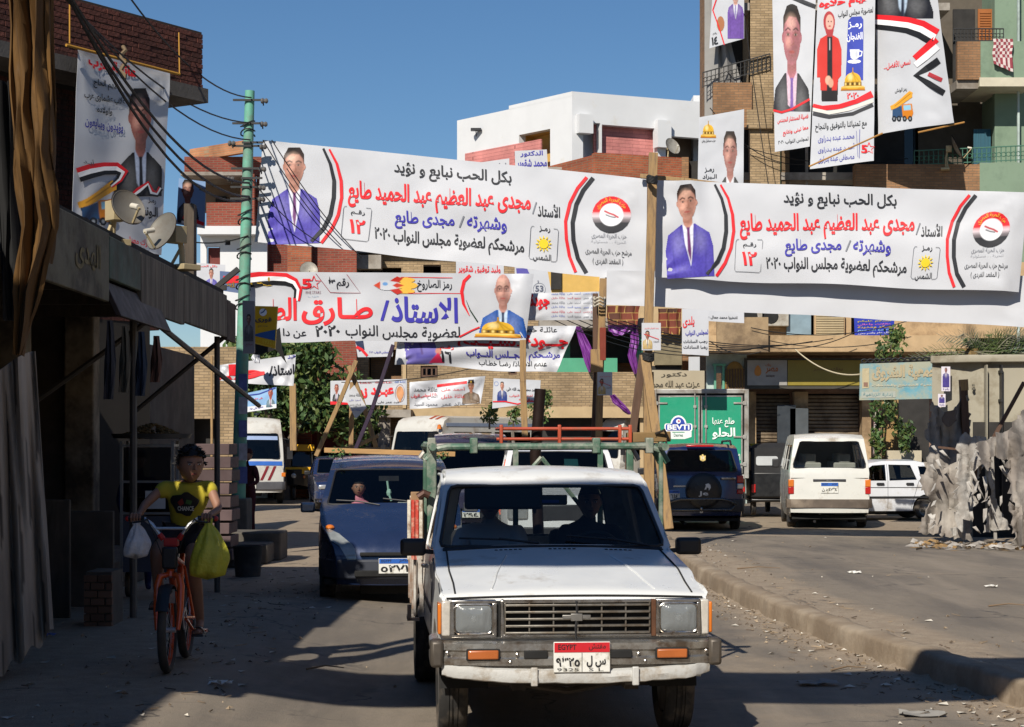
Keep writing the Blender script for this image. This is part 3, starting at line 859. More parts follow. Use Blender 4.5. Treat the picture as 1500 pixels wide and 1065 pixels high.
	def mirror(s,sg,y,z,w=.17,h=.12,m=None):
		mb=MB();x=s.hw(y,z)
		mb.box(min(sg*(x+.05),sg*(x+.05+w)),max(sg*(x+.05),sg*(x+.05+w)),y-.05,y+.05,z-.02,z+h-.02)
		o=mb.build('wing_mirror',m or M_BLACK,s.root,bevel=.025,seg=3)
		a=MB();a.bar((sg*(x-.03),y+.02,z),(sg*(x+.07),y,z+.01),.04,.03);a.build('mirror_arm',M_BLACK,o)
		return o
	def plate(s,w,h,x,z,y,rear=False,top='#2a5fb4',t1='',t2='مصر',num='',yaw=0,tx='#1c1c1e',lat='EGYPT',split=None,parent=None):
		"""Egyptian number plate: coloured top band, Arabic numerals below"""
		e=bpy.data.objects.new('number_plate',None);COL.objects.link(e);e.parent=parent or s.root;e.empty_display_size=.05
		e.location=(x,y,z);e.rotation_euler=(0,0,R(180) if rear else 0)
		mb=MB();mb.box(-w/2,w/2,-.004,.006,-h/2,h/2);mb.build('plate',mat('plate white','#dcdcd6',.4,var=.08,scale=9,dirt='#8d8672',damt=.3,dscale=9),e,bevel=.004)
		mb=MB();mb.box(-w/2+.004,w/2-.004,-.007,-.004,h*.16,h/2-.004);mb.build('plate_band',mat('plate band ' +top,top,.4,var=.08),e)
		fm=lambda u,v,l:Vector((u,-.007-.0012*l,v))
		def T(t,x0,x1,zc,hh,bold=.0,col=tx):
			q=MB();v,f,_=text2d(t,bold)
			q.add([fm(x0 +(x1-x0)*p[0],zc - hh/2 +hh*p[1],1) for p in v],f)
			me=bpy.data.meshes.new('t');me.from_pydata(q.v,[],q.f);link('lettering',me,mat('ink ' +col,col,.5),e)
		if lat:T(lat,-w*.42,-w*.1,h*.33,h*.18,.02)
		T(t2,w*.12,w*.42,h*.33,h*.22,.01)
		if split:
			T('9325',-w*.44,-w*.06,-h*.40,h*.10,-.01);T('S L',w*.12,w*.38,-h*.40,h*.10,-.01)
			T(num,-w*.46,-w*.04,-h*.12,h*.36,.03);T(split,w*.08,w*.42,-h*.14,h*.38,.03)
			mb=MB();mb.box(-.0015,.0015,-.0065,-.004,-h*.48,h*.14);mb.build('plate_divider',M_BLACK,e)
		else:T(num,-w*.44,w*.42,-h*.16,h*.46,.03)
		return e

# ------------------------------------------------------------------ people
def figure(name,label,cat,loc,rz,J,E,RAD,skin_m,parent=None,sub=2,part=None):
	"""one continuous body grown over a skeleton; J joint name -> position"""
	names=list(J);idx={n:i for i,n in enumerate(names)}
	me=bpy.data.meshes.new(name)
	me.from_pydata([J[n] for n in names],[(idx[a],idx[b]) for a,b in E],[])
	o=link(part or name,me,skin_m,parent)
	if not parent:o.location=loc;o.rotation_euler=(0,0,rz);tag(o,label,cat)
	bm=bmesh.new();bm.from_mesh(me);ly=bm.verts.layers.skin.verify();bm.verts.ensure_lookup_table()
	for n in names:
		r=RAD.get(n,.04);bm.verts[idx[n]][ly].radius=(r,r) if not isinstance(r,tuple) else r
	bm.verts[0][ly].use_root=True
	bm.to_mesh(me);bm.free()
	sk=o.modifiers.new('skin','SKIN');sk.use_smooth_shade=True;sk.branch_smoothing=.6
	sb=o.modifiers.new('sub','SUBSURF');sb.levels=sub;sb.render_levels=sub
	return o
M_SKIN=mat('brown skin',(.30,.155,.10),.55,var=.08,scale=8)
M_HAIR=mat('black hair',(.012,.010,.009),.6,var=.3,scale=30,bump=.3,bscale=60)

def head_obj(parent,c,r,rz=0.,tilt=0.,skin=None,hair=M_HAIR,face=True,cap=None,hairstyle='short'):
	"""a head with face, ears and hair, centre c, height 2*r; looks along local -y turned by rz"""
	skin=skin or M_SKIN
	h=bpy.data.objects.new('head',None);COL.objects.link(h);h.parent=parent;h.location=c;h.rotation_euler=(tilt,0,rz);h.empty_display_size=.05
	mb=MB();n,m=20,14;vs=[]
	for i in range(m+1):
		a=math.pi*i/m;z=math.cos(a)
		for k in range(n):
			b=2*math.pi*k/n;x,y=math.sin(a)*math.cos(b),math.sin(a)*math.sin(b)
			jaw=1 - .30*max(0,-z)**1.3 *(1 if True else 0)
			X=x*.72*jaw;Y=y*(.86 if y < 0 else .9)*(1 - .12*max(0,-z)*(y > 0)*2)
			if y < -.3: # face planes: eye sockets, nose root, lips, chin
				if -.05 < z < .22 and .12 < abs(x) < .5:Y +=.05
				if z < -.55:Y -= .03
			vs.append((X*r,Y*r,z*r))
	mb.add(vs,[(i*n+k,(i+1)*n+k,(i+1)*n+(k+1)%n,i*n+(k+1)%n) for i in range(m) for k in range(n)])
	mb.add([(-.07*r,-.84*r,.12*r),(.07*r,-.84*r,.12*r),(.13*r,-.84*r,-.22*r),(-.13*r,-.84*r,-.22*r),(0,-1.06*r,-.17*r),(0,-.9*r,.12*r)],[(0,5,4,3),(5,1,2,4),(3,4,2)])
	mb.tube([(-.02*r,-.6*r,-1.3*r+.3*r),(0,.05*r,-1.35*r)],.4*r,10) if False else None
	for sg in (-1,1):mb.ball((sg*.72*r,.08*r,.0),(.07*r,.14*r,.22*r),8,6)
	mb.build('face',skin,h,smooth=True,angle=80)
	e=MB();w=MB();l=MB()
	for sg in (-1,1):
		w.ball((sg*.27*r,-.76*r,.1*r),(.11*r,.06*r,.055*r),8,5);e.ball((sg*.27*r,-.80*r,.1*r),(.05*r,.04*r,.05*r),8,5)
		e.add([(sg*.13*r,-.86*r,.24*r),(sg*.42*r,-.74*r,.27*r),(sg*.42*r,-.75*r,.21*r),(sg*.13*r,-.87*r,.19*r)],[(0,1,2,3)])
	l.ball((0,-.80*r,-.45*r),(.2*r,.06*r,.05*r),10,5)
	w.build('eye_white',mat('eye white','#c9c0b8',.3),h);e.build('eyes_and_brows',mat('eye dark','#120c0a',.4),h);l.build('lips',mat('lips','#7a3f3a',.5),h)
	if hair is not None:
		hb=MB();vs=[];rr=random.Random(5)
		for i in range(8):
			a=math.pi*(.50+.035*math.sin(k*2.4+1))*i/7
			for k in range(n):
				b=2*math.pi*k/n;x,y=math.sin(a)*math.cos(b),math.sin(a)*math.sin(b);z=math.cos(a)
				if y < -.25:z=max(z,.60 - .1*abs(x))
				q=(1.05 +.05*rr.random() +(.08 if z > .6 else 0)) if i < 6 else 1.0 +.02*rr.random()
				vs.append((x*.74*q*r,y*.9*q*r,z*q*r*1.02))
		hb.add(vs,[(i*n+k,(i+1)*n+k,(i+1)*n+(k+1)%n,i*n+(k+1)%n) for i in range(7) for k in range(n)])
		for _ in range(260 if hairstyle == 'tuft' else 0):
			a,b=rr.random()**.7*1.55,rr.random()*6.28;d=Vector((math.sin(a)*math.cos(b),math.sin(a)*math.sin(b),math.cos(a)))
			if d.y < -.3 and d.z < .5:continue
			p=Vector((d.x*.76,d.y*.94,d.z*1.05))*r*1.05;t1=d.orthogonal().normalized()*.09*r;t2=d.cross(t1);w=(d +Vector((rr.gauss(0,.5),-.5+rr.gauss(0,.4),-.2)))*.17*r
			hb.add([p+t1,p-t1*.5+t2,p-t1*.5-t2,p+w],[(0,1,3),(1,2,3),(2,0,3)])
		hb.build('hair',hair,h,smooth=True,angle=80)
	if cap is not None:
		cb=MB();cb.lathe([(0,1.2*r),(.5*r,1.14*r),(.78*r,.85*r),(.86*r,.45*r),(.84*r,.3*r)],20);cb.build('headcloth',cap,h,smooth=True)
	return h
# ------------------------------------------------------------------ the white pickup in front
def pickup():
	white=mat('old white paint',(.70,.71,.70),.34,var=.05,scale=2,bump=.03,bscale=2.5,dirt=(.42,.38,.32),damt=.18,dscale=2.2,coat=.25)
	c=Car('old white pickup truck with dented bumper facing the camera in the road','pickup truck',None,.385,11.12,R(4.6),3.08,1.62,
			[(.13,.44),(.105,.66),(.10,.885),(.12,.915),(.18,.932),(.75,1.035),(1.30,1.105),(1.40,1.115),(1.94,1.535),(2.06,1.60),(2.3,1.63),(2.75,1.635),(2.98,1.60),(3.04,1.53),(3.075,1.0),(3.08,.46)],
			[.80],.335,white,belt=1.0,tumble=.135,sill=.42,crown=.03,taper=(.35,.02,.25,.03),name='pickup_truck',glassm=M_GLASS,edge=.028)
	q0,q1=c.sAt(y=1.40) +.03,c.sAt(y=1.94) - .015
	c.glassrow(q0,q1,.955,.945,.06)
	c.glassrow(c.sAt(z=1.50,after=3.5),c.sAt(z=1.13,after=3.5),.78,.78,.05)
	c.window([(1.56,1.09),(2.04,1.50),(2.66,1.51),(2.78,1.45),(2.80,1.09)])
	c.body(skip_under=True)
	r=c.root
	for sg in (-1,1):
		c.seam(sg,[(1.42,1.06),(1.42,.62),(1.36,.46)]);c.seam(sg,[(2.90,1.5),(2.92,1.0),(2.92,.46)])
		c.seam(sg,[(.20,.915),(1.36,1.07),(1.42,1.06)],.010)
		c.patch('trim_strip',M_BLACK,sg,[(1.46,.70),(2.88,.70),(2.88,.735),(1.46,.735)])
		h=MB();f=c.fside(sg);h.bar(f(2.72,.93) +Vector((sg*.018,0,0)),f(2.86,.93) +Vector((sg*.018,0,0)),.03,.03);h.build('door_handle',M_CHROME,r,bevel=.008)
		# rain gutter along the cab
		g=MB();g.tube([f(1.50,1.13)+Vector((sg*.012,0,0)),f(2.0,1.535)+Vector((sg*.012,0,.01)),f(2.3,1.585)+Vector((sg*.016,0,.02)),f(2.85,1.585)+Vector((sg*.012,0,.015))],.012,6);g.build('rain_gutter',white,r,smooth=True)
	# nose: dark cavity, grille with slats, headlamp bezels
	n=MB();n.box(-.74,.74,.05,.064,.685,.897);n.build('grille_backing',M_UNDER,r)
	gm=mat('dull grille metal',(.20,.185,.16),.42,.6,var=.2,scale=8,dirt=(.14,.11,.08),damt=.5,dscale=7)
	for k in range(5):
		z=.708 +.041*k
		s=MB();s.box(-.425,.44,.018,.04,z-.007,z+.007);s.build('grille_slat',gm,r,bevel=.004)
	for k in range(7):
		x=-.425 +.144*k
		s=MB();s.box(x-.004,x+.004,.026,.048,.695,.885);s.build('grille_bar',gm,r)
	fr=MB()
	for a in ((-.435,.45,.884,.902),(-.435,.45,.684,.700)):fr.box(a[0],a[1],.028,.085,a[2],a[3])
	fr.box(-.452,-.435,.028,.085,.684,.902)
	fr.build('grille_frame',M_CHROME,r,bevel=.004)
	fr=MB();fr.box(.45,.478,.026,.085,.684,.902);fr.build('grille_end',mat('rusty steel','#5a3a26',.8,.2,var=.3,scale=12),r,bevel=.004)
	b=MB();b.box(-.085,.085,.018,.034,.786,.814);b.box(-.035,.035,.012,.034,.778,.822);b.build('badge',mat('dull badge',(.28,.27,.25),.4,.8),r,bevel=.003)
	w=MB();w.tube([(0,.026,.895),(.004,.02,.80),(-.006,.02,.74),(.0,.03,.62)],.008,6);w.build('grille_wire',M_BLACK,r)
	lens=mat('headlamp glass',(.80,.86,.88),.06,0,var=.1,scale=16,bump=.35,bscale=30,stretch=(1,.2,.2));lens.node_tree.nodes['Principled BSDF'].inputs['Transmission Weight'].default_value=.8
	refl=mat('lamp reflector',(.72,.72,.70),.16,1.0,var=.2,scale=9)
	for sg in (-1,1):
		x0,x1=(.49,.735)
		bz=MB()
		def X(a,b_):return (min(sg*a,sg*b_),max(sg*a,sg*b_))
		bz.box(*X(.478,.745),.03,.09,.885,.905);bz.box(*X(.478,.745),.03,.09,.682,.70)
		bz.box(*X(.478,.502),.03,.09,.70,.885);bz.box(*X(.722,.745),.03,.09,.70,.885)
		bz.build('headlamp_bezel',M_CHROME,r,bevel=.005)
		hp=MB();hp.box(*X(.502,.722),.055,.07,.70,.885);hp.build('headlamp_recess',mat('recess grey',(.12,.12,.12),.5,.3),r)
		e=bpy.data.objects.new('headlight',None);COL.objects.link(e);e.parent=r;e.location=(sg*.612,.035,.793)
		a=MB();a.add([(x,-.004,z) for x,z in rrect(-.108,-.082,.108,.082,.03,5)] +[(x*.9,.03,z*.9) for x,z in rrect(-.108,-.082,.108,.082,.03,5)] +[(0,.035,0)],
						[(i,(i+1) % 24,24+(i+1) % 24,24+i) for i in range(24)] +[(24+i,24+(i+1) % 24,48) for i in range(24)])
		a.build('reflector',refl,e,smooth=True)
		a=MB();P=rrect(-.106,-.080,.106,.080,.03,5)
		vs=[(x,-.008,z) for x,z in P] +[(x*.8,-.020,z*.8) for x,z in P] +[(x*.4,-.027,z*.4) for x,z in P] +[(0,-.029,0)]
		a.add(vs,[(j*24+i,j*24+(i+1) % 24,(j+1)*24+(i+1) % 24,(j+1)*24+i) for j in range(2) for i in range(24)] +[(48+i,48+(i+1) % 24,72) for i in range(24)])
		a.build('lens',lens,e,smooth=True)
		a=MB();a.lathe([(.0,-.004),(.016,-.002),(.02,.02)],20,Matrix.Rotation(R(90),4,'X') @ Matrix.Scale(-1,4,(0,0,1)));a.build('bulb_shield',mat('bulb shield',(.12,.12,.12),.3,.6),e,smooth=True)
		rm=MB();P=rrect(-.112,-.086,.112,.086,.032,5);rm.tube([(x,-.008,z) for x,z in P] +[(P[0][0],-.008,P[0][1])],.006,6,False);rm.build('lamp_ring',M_CHROME,e,smooth=True)
		# wrap-round corner lamp: clear towards the front, amber on the corner
		cl=MB();cl.box(*X(.747,.80),.045,.12,.69,.90);cl.build('corner_lamp',mat('milky lens',(.5,.47,.42),.25,var=.15,scale=20,coat=.5),r,bevel=.01)
		cl=MB();cl.box(*X(.80,.822),.055,.20,.70,.885);cl.build('side_marker',M_AMB,r,bevel=.008)
	# bumper
	bm_=mat('bare bumper steel',(.46,.45,.42),.30,.85,var=.25,scale=4,bump=.16,bscale=5,dirt=(.16,.11,.07),damt=.40,dscale=4.5)
	z0,z1=.515,.665
	path=[(-.86,.46),(-.865,.25),(-.855,.10),(-.82,.02),(-.70,-.03),(-.45,-.05),(-.2,-.058),(0,-.06),(.2,-.058),(.45,-.05),(.70,-.03),(.82,.02),(.855,.10),(.865,.25),(.86,.40)]
	prof=[(.03,z0),(0,z0+.012),(-.0,z0+.05),(.012,z0+.062),(.012,z1-.062),(0,z1-.05),(0,z1-.012),(.03,z1),(.08,z1)]
	vs=[]
	for i,(x,y) in enumerate(path):
		for d,z in prof:
			jx,jy=(.93 if i in (0,14) else 1),1
			nx_,ny_=(x/.86 if abs(x) > .84 else 0),(1 if abs(x) < .84 else .2)
			vs.append((x - nx_*d*.6,y +ny_*d +.008*noise.noise(Vector((x*6,z*9,1))),z +.006*noise.noise(Vector((x*3,7,0)))))
	k=len(prof);mb=MB();mb.add(vs,[(i*k+j,(i+1)*k+j,(i+1)*k+j+1,i*k+j+1) for i in range(len(path)-1) for j in range(k-1)])
	bump_o=mb.build('bumper',bm_,r,smooth=True,solid=.004)
	for sg in (-1,1):
		e=MB();e.box(min(sg*.79,sg*.868),max(sg*.79,sg*.868),-.015,.14,z0-.004,z1+.006);e.build('bumper_end',mat('rubber end',(.10,.085,.07),.5,.4,var=.4,dirt=(.2,.15,.1)),bump_o,bevel=.02)
		e=MB();e.box(min(sg*.46,sg*.66),max(sg*.46,sg*.66),-.062,-.04,.555,.625);e.build('indicator_rim',M_UNDER,bump_o,bevel=.008)
		e=MB();e.box(min(sg*.47,sg*.65),max(sg*.47,sg*.65),-.070,-.05,.563,.617);e.build('indicator',mat('dull amber',(.40,.11,.025),.3,var=.15,coat=.4),bump_o,bevel=.008)
		e=MB();e.box(min(sg*.18,sg*.32),max(sg*.18,sg*.32),-.0665,-.05,.565,.612);e.build('bumper_slot',M_UNDER,bump_o,bevel=.006)
		for x,z in ((.36,.59),(.40,.545),(.77,.60)):
			e=MB();e.ball((sg*x,-.056 if x < .7 else -.02,z),(.011,.006,.011),8,5);e.build('bolt',M_CHROME,bump_o)
	c.plate(.335,.18,.02,.575,-.078,top='#c0202a',t2='مفتش',num='٩٣٢٥',split='س ل')
	# taped white valance under the bumper
	vm=mat('white taped valance',(.52,.52,.50),.5,var=.1,scale=3,bump=.4,bscale=7,dirt=(.3,.25,.19),damt=.35,dscale=6)
	P=[(-.80,.03,.50),(-.70,-.03,.485),(-.4,-.055,.462),(0,-.062,.455),(.4,-.055,.462),(.70,-.03,.485),(.80,.03,.51)]
	vs=[]
	n=36
	for i in range(n+1):
		t=i/n*6;j=min(5,int(t));u=t-j;a,b_=Vector(P[j]),Vector(P[j+1]);p=a.lerp(b_,u)
		for dz,dy in ((.045,.03),(.035,-.006),(0,-.012),(-.035,.0),(-.045,.04)):
			vs.append((p.x,p.y +dy +.006*noise.noise(Vector((i*.9,dz*30,0))),p.z +dz +.007*noise.noise(Vector((i*.6,5,dz*9)))))
	mb=MB();mb.add(vs,[(i*5+j,(i+1)*5+j,(i+1)*5+j+1,i*5+j+1) for i in range(n) for j in range(4)]);mb.build('valance',vm,r,smooth=True,solid=.004,angle=30)
	for x in (-.26,.34):e=MB();e.box(x-.02,x+.02,-.084,-.06,.405,.515);e.build('valance_tape',vm,r,bevel=.006)
	# chassis parts seen beneath
	u=MB();u.box(-.38,-.30,.1,4.7,.36,.46);u.box(.30,.38,.1,4.7,.36,.46);u.box(-.62,.62,.72,.86,.30,.38);u.tube([(-.6,.8,.33),(.6,.8,.33)],.035,8)
	u.tube([(-.45,.55,.36),(0,.5,.30),(.5,.55,.38)],.02,6);u.ball((.1,3.4,.33),.13,10,7);u.tube([(-.7,3.4,.33),(.7,3.4,.33)],.045,8);u.box(-.3,.35,.5,1.2,.34,.6)
	u.build('chassis',mat('dirty chassis',(.05,.04,.032),.9,var=.4,scale=7),r)
	fl=MB();fl.box(-.76,.76,1.1,3.05,.44,.48);fl.box(-.76,.76,1.16,1.2,.48,1.05);fl.build('cab_floor',M_UNDER,r)
	for sg in (-1,1):
		for wy in (.80,3.42):
			ra=.39
			u=MB();u.add([(sg*.50,wy+ra*math.cos(math.pi*i/10),.335+ra*math.sin(math.pi*i/10)) for i in range(11)] +[(sg*.79,wy+ra*math.cos(math.pi*i/10),.335+ra*math.sin(math.pi*i/10)) for i in range(11)],[(i,i+1,12+i,11+i) for i in range(10)] +[tuple(range(11))]);u.build('wheel_housing',M_UNDER,r)
			if wy > 3:make_wheel(r,sg*.765,wy,.335,.20,sg)
	# bonnet gap, creases, wipers, vents
	fm=c.ftop(.004)
	q_h=c.sAt(z=.906)
	s=MB();s.tube([fm(-.97 +1.94*i/12,q_h) +Vector((0,-.004,0)) for i in range(13)],.006,5);s.build('bonnet_gap',M_UNDER,r)
	for sg in (-1,1):
		s=MB();s.tube([fm(sg*.90,c.sAt(y=y)) for y in (.16,.4,.7,1.0,1.3,1.38)],.006,5);s.build('bonnet_gap',M_UNDER,r)
		s=MB();s.tube([fm(sg*(.62-.04*i),c.sAt(y=.2+.18*i)) - Vector((0,0,.006)) for i in range(6)],.008,5);s.build('bonnet_crease',white,r,smooth=True)
	cq=c.sAt(y=1.36)
	c.patch('cowl',M_BLACK,1,[(-.93,cq),(.93,cq),(.93,cq+.06),(-.93,cq+.06)],.004,'top')
	for x0 in (-.5,-.05,.42):
		for i in range(6):
			s=MB();p=fm(x0 +.04*i,c.sAt(y=1.27));s.box(p.x,p.x+.018,p.y,p.y+.03,p.z-.002,p.z+.002);s.build('vent_slot',M_UNDER,r)
	for a,b_,q in ((-.12,-.80,.0),(.82,.12,.0)):
		s=MB();p0=fm(a,c.sAt(y=1.38)) +Vector((0,0,.02));p1=fm((a+b_)/2,c.sAt(y=1.45)) +Vector((0,-.02,.02));p2=fm(b_,c.sAt(y=1.475)) +Vector((0,-.012,.012))
		s.tube([p0,p1],.009,6);s.tube([p1.lerp(p0,.2) +Vector((0,0,-.0)),p2],.007,6);s.build('wiper',M_BLACK,r)
	for sg in (-1,1):c.mirror(sg,1.50,1.10,.17,.115)
	# inside the cab
	d=MB();d.box(-.70,.70,1.42,1.75,.82,1.05);d.build('dashboard',M_DARKIN,r,bevel=.04)
	for sg in (-1,1):
		d=MB();d.box(sg*.36-.27,sg*.36+.27,2.15,2.65,.55,.80);d.box(sg*.36-.26,sg*.36+.26,2.60,2.74,.75,1.20);d.build('seat',mat('dark seat',(.03,.03,.035),.85),r,bevel=.05)
	d=MB();T=Matrix.Translation((.34,1.93,1.05)) @ Matrix.Rotation(R(-62),4,'X')
	d.add([],[]);pts=[T @ Vector((.19*math.cos(a),.19*math.sin(a),0)) for a in [2*math.pi*i/20 for i in range(21)]];d.tube(pts,.013,6,False);d.tube([T @ Vector((-.19,0,0)),T @ Vector((.19,0,0))],.012,6);d.tube([T @ Vector((0,0,0)),(.34,1.7,.95)],.025,6);d.build('steering_wheel',M_BLACK,r)
	d=MB();d.box(-.10,.16,1.97,1.99,1.40,1.47);d.build('rear_view_mirror',M_BLACK,r,bevel=.01)
	d=MB();d.box(-.05,.10,1.962,1.969,1.415,1.435);d.build('mirror_sticker',mat('blue sticker','#2b3f8c',.5),r)
	d=MB();d.box(-.56,-.02,1.93,1.98,1.37,1.53);d.build('sun_visor',M_BLACK,r,bevel=.02)
	d=MB();d.add([(-.05,1.55,1.055),(.22,1.53,1.055),(.24,1.66,1.11),(-.02,1.68,1.12)],[(0,1,2,3)]);d.build('papers',mat('dash papers','#a9a9a6',.8),r,solid=.01)
	d=MB();d.ball((-.33,1.6,1.07),(.13,.06,.03),8,5);d.ball((.02,1.58,1.06),(.12,.05,.03),8,5);d.build('dashboard_cloth',mat('dash cloth','#6c6a66',.9,var=.2),r)
	# load bed
	bed=mat('rusty white bed',(.55,.54,.50),.55,var=.12,scale=3,bump=.15,bscale=6,dirt=(.22,.13,.08),damt=.75,dscale=3.2)
	for sg in (-1,1):
		def outline():
			arch=[(3.42 +.39*math.cos(R(a)),.335 +.39*math.sin(R(a))) for a in range(10,171,16)]
			return [(3.12,1.0),(4.85,1.0),(4.85,.5)] +[(y,max(z,.5) if False else z) for y,z in [(3.83,.5)] +[p for p in arch if p[1] > .5] +[(3.02,.5)]] +[(3.12,.5)]
		o=[(3.12,1.0),(4.85,1.0),(4.85,.5),(3.80,.5)] +[(3.42 +.39*math.cos(R(a)),.335 +.39*math.sin(R(a))) for a in range(30,151,12)] +[(3.12,.52)]
		o=[p for i,p in enumerate(o) if not (p[0] < 3.12)]
		v,f=fill2d([o],frange(3.12,4.85,.2),[.6,.7,.78,.84,.92])
		side=lambda y,z:(sg*(.845 +(.018 if z > .93 else 0) - (.012 if .60 < z < .72 else 0) +.006*noise.noise(Vector((y*5,z*5,sg)))),y,z)
		mb=MB();mb.add([side(*p) for p in v],f);mb.build('bed_side',bed,r,smooth=True,solid=.03)
		for y in (3.2,3.75,4.3,4.8):
			mb=MB();mb.box(min(sg*.858,sg*.878),max(sg*.858,sg*.878),y-.025,y+.025,.52,1.01);mb.build('bed_rib',bed,r,bevel=.006)
		mb=MB();mb.tube([(sg*.86,3.12,1.01),(sg*.86,4.85,1.01)],.022,8);mb.build('bed_rail',bed,r,smooth=True)
	mb=MB();mb.box(-.83,.83,3.14,3.17,.5,1.0);mb.build('bed_front',bed,r);mb=MB();mb.box(-.83,.83,4.82,4.85,.5,1.0);mb.build('tailgate',bed,r)
	mb=MB();mb.box(-.82,.82,3.15,4.84,.48,.52);mb.build('bed_floor',M_UNDER,r)
	mb=MB();mb.box(-.93,-.84,3.0,3.06,.50,.52);mb.box(-.93,-.90,3.0,3.30,.50,.52);mb.box(-.93,-.84,3.24,3.30,.50,.52);mb.box(-.93,-.90,3.0,3.03,.50,.62);mb.build('side_step',bed,r)
	# painted slatted board standing along the left side of the bed
	cols=[mat('slat white','#cfc9ba',.7,var=.2,dirt='#7c5a40',damt=.5,dscale=8),mat('slat red','#b5392a',.7,var=.2,dirt='#caa68e',damt=.4,dscale=8),mat('slat wood','#8f7355',.8,var=.2)]
	for i in range(14):
		y=3.22 +.115*i
		mb=MB();mb.box(-.865,-.835,y,y+.085,.98,1.36+.03*rnd.random());mb.build('side_slat',cols[(1,0,1,0,2)[i % 5]],r,bevel=.005)
	for z in (1.04,1.30):
		mb=MB();mb.box(-.832,-.80,3.2,4.82,z,z+.05);mb.build('side_board',cols[2],r)
	mb=MB();mb.box(-.90,-.80,3.16,3.20,.98,1.46);mb.build('end_post',cols[2],r,bevel=.006)
	mb=MB();mb.tube([(-.845,3.14,1.42),(-.80,3.14,1.45),(-.76,3.14,1.43)],.03,8);mb.build('end_pipe',mat('brown pipe','#4a3026',.6,.4,var=.2),r)
	for j,x in enumerate((-.915,-.885,-.855,-.825)):
		mb=MB();mb.box(x-.012,x+.012,3.12,3.15,.95,1.40);mb.build('painted_lath',cols[(0,1,1,0)[j]],r)
	# green pipe rack over the bed, arching over the cab
	gm2=mat('chipped green rack',(.055,.13,.085),.5,.1,var=.25,scale=7,dirt=(.30,.30,.25),damt=.5,dscale=5)
	grey=mat('grey rack steel',(.26,.24,.22),.5,.3,var=.2,scale=6)
	cx=.14
	for x in (-.74,1.02):
		mb=MB();mb.bar((x,3.22,.95),(x,3.22,1.84),.075 if x < 0 else .035,.05 if x < 0 else .035);mb.build('rack_post',gm2,r,bevel=.01)
		mb=MB();mb.bar((x*.98,4.75,.95),(x*.98,4.75,1.84),.06,.05);mb.build('rack_post',gm2,r,bevel=.01)
		mb=MB();mb.tube([(x,3.0,1.80),(x,4.9,1.80)],.03,8);mb.build('rack_rail',gm2,r,smooth=True)
	for (y,z,m_) in ((3.22,1.80,gm2),(3.55,1.795,gm2),(4.75,1.80,grey)):
		mb=MB();mb.tube([(-.78,y,z-.10),(-.72,y,z-.02),(-.62,y,z),(.92,y,z+.008),(1.02,y,z-.03),(1.07,y,z-.12)],.026,8);mb.build('rack_bar',m_,r,smooth=True)
	for x in (-.74,-.42,.52,.93):
		mb=MB();mb.box(x-.03,x+.03,3.19,3.27,1.75,1.87);mb.build('rack_bracket',gm2,r,bevel=.008)
	for x in (-.1,.55):mb=MB();mb.bar((x,3.22,1.0),(x,3.22,1.78),.04,.03);mb.build('rack_upright',gm2,r)
	d_=[((-.45,3.24,1.1),(.1,3.24,1.72)),((.6,3.24,1.1),(.1,3.24,1.72))]
	for a,b_ in d_:mb=MB();mb.tube([a,b_],.018,6);mb.build('rack_brace',gm2,r)
	# passenger and driver
	cloth=mat('white robe','#c7cbd2',.85,var=.06);dark=mat('dark shirt','#1d1c22',.85)
	P=figure('person','passenger in a white robe on the left seat of the white pickup','person',(0,0,0),0,
		   {'hip':(-.36,2.42,.84),'waist':(-.36,2.42,1.0),'chest':(-.36,2.40,1.16),'neck':(-.36,2.38,1.27),'head':(-.36,2.36,1.32),'sl':(-.54,2.38,1.20),'el':(-.60,2.22,1.02),'hl':(-.52,1.96,.98),'sr':(-.18,2.38,1.20),'er':(-.14,2.24,1.0),'hr':(-.26,2.0,.96),'kl':(-.47,2.0,.86),'kr':(-.25,2.0,.86)},
		   [('hip','waist'),('waist','chest'),('chest','neck'),('neck','head'),('chest','sl'),('sl','el'),('el','hl'),('chest','sr'),('sr','er'),('er','hr'),('hip','kl'),('hip','kr')],
		   {'hip':.15,'waist':.14,'chest':.15,'neck':.065,'head':.06,'sl':.085,'el':.06,'hl':.05,'sr':.085,'er':.06,'hr':.05,'kl':.09,'kr':.09},cloth)
	D=figure('person','driver in dark clothes behind the wheel of the white pickup','person',(0,0,0),0,
		   {'hip':(.36,2.42,.84),'waist':(.36,2.42,1.0),'chest':(.36,2.40,1.16),'neck':(.36,2.38,1.27),'head':(.36,2.36,1.32),'sl':(.19,2.38,1.20),'el':(.14,2.2,1.03),'hl':(.20,1.98,1.12),'sr':(.54,2.38,1.20),'er':(.60,2.2,1.03),'hr':(.50,1.98,1.12),'kl':(.25,2.0,.86),'kr':(.47,2.0,.86)},
		   [('hip','waist'),('waist','chest'),('chest','neck'),('neck','head'),('chest','sl'),('sl','el'),('el','hl'),('chest','sr'),('sr','er'),('er','hr'),('hip','kl'),('hip','kr')],
		   {'hip':.15,'waist':.14,'chest':.15,'neck':.065,'head':.06,'sl':.085,'el':.06,'hl':.045,'sr':.085,'er':.06,'hr':.045,'kl':.09,'kr':.09},dark)
	for p,x,cap in ((P,-.36,cloth),(D,.36,None)):
		p.location=r.location;p.rotation_euler=r.rotation_euler
		head_obj(p,(x,2.33,1.40),.115,0,0,cap=cap)
	M=Matrix.LocRotScale(r.location,r.rotation_euler,None)
	# things carried on the rack
	W=lambda x,y,z:tuple(M @ Vector((x,y,z)))
	t=thing('tubular_frame','orange tubular steel frame lying on the rack of the white pickup','frame',W(.3,3.6,1.84),R(4.6))
	om=mat('orange enamel',(.42,.07,.03),.4,var=.15,scale=6,dirt=(.25,.1,.05),damt=.3,dscale=8)
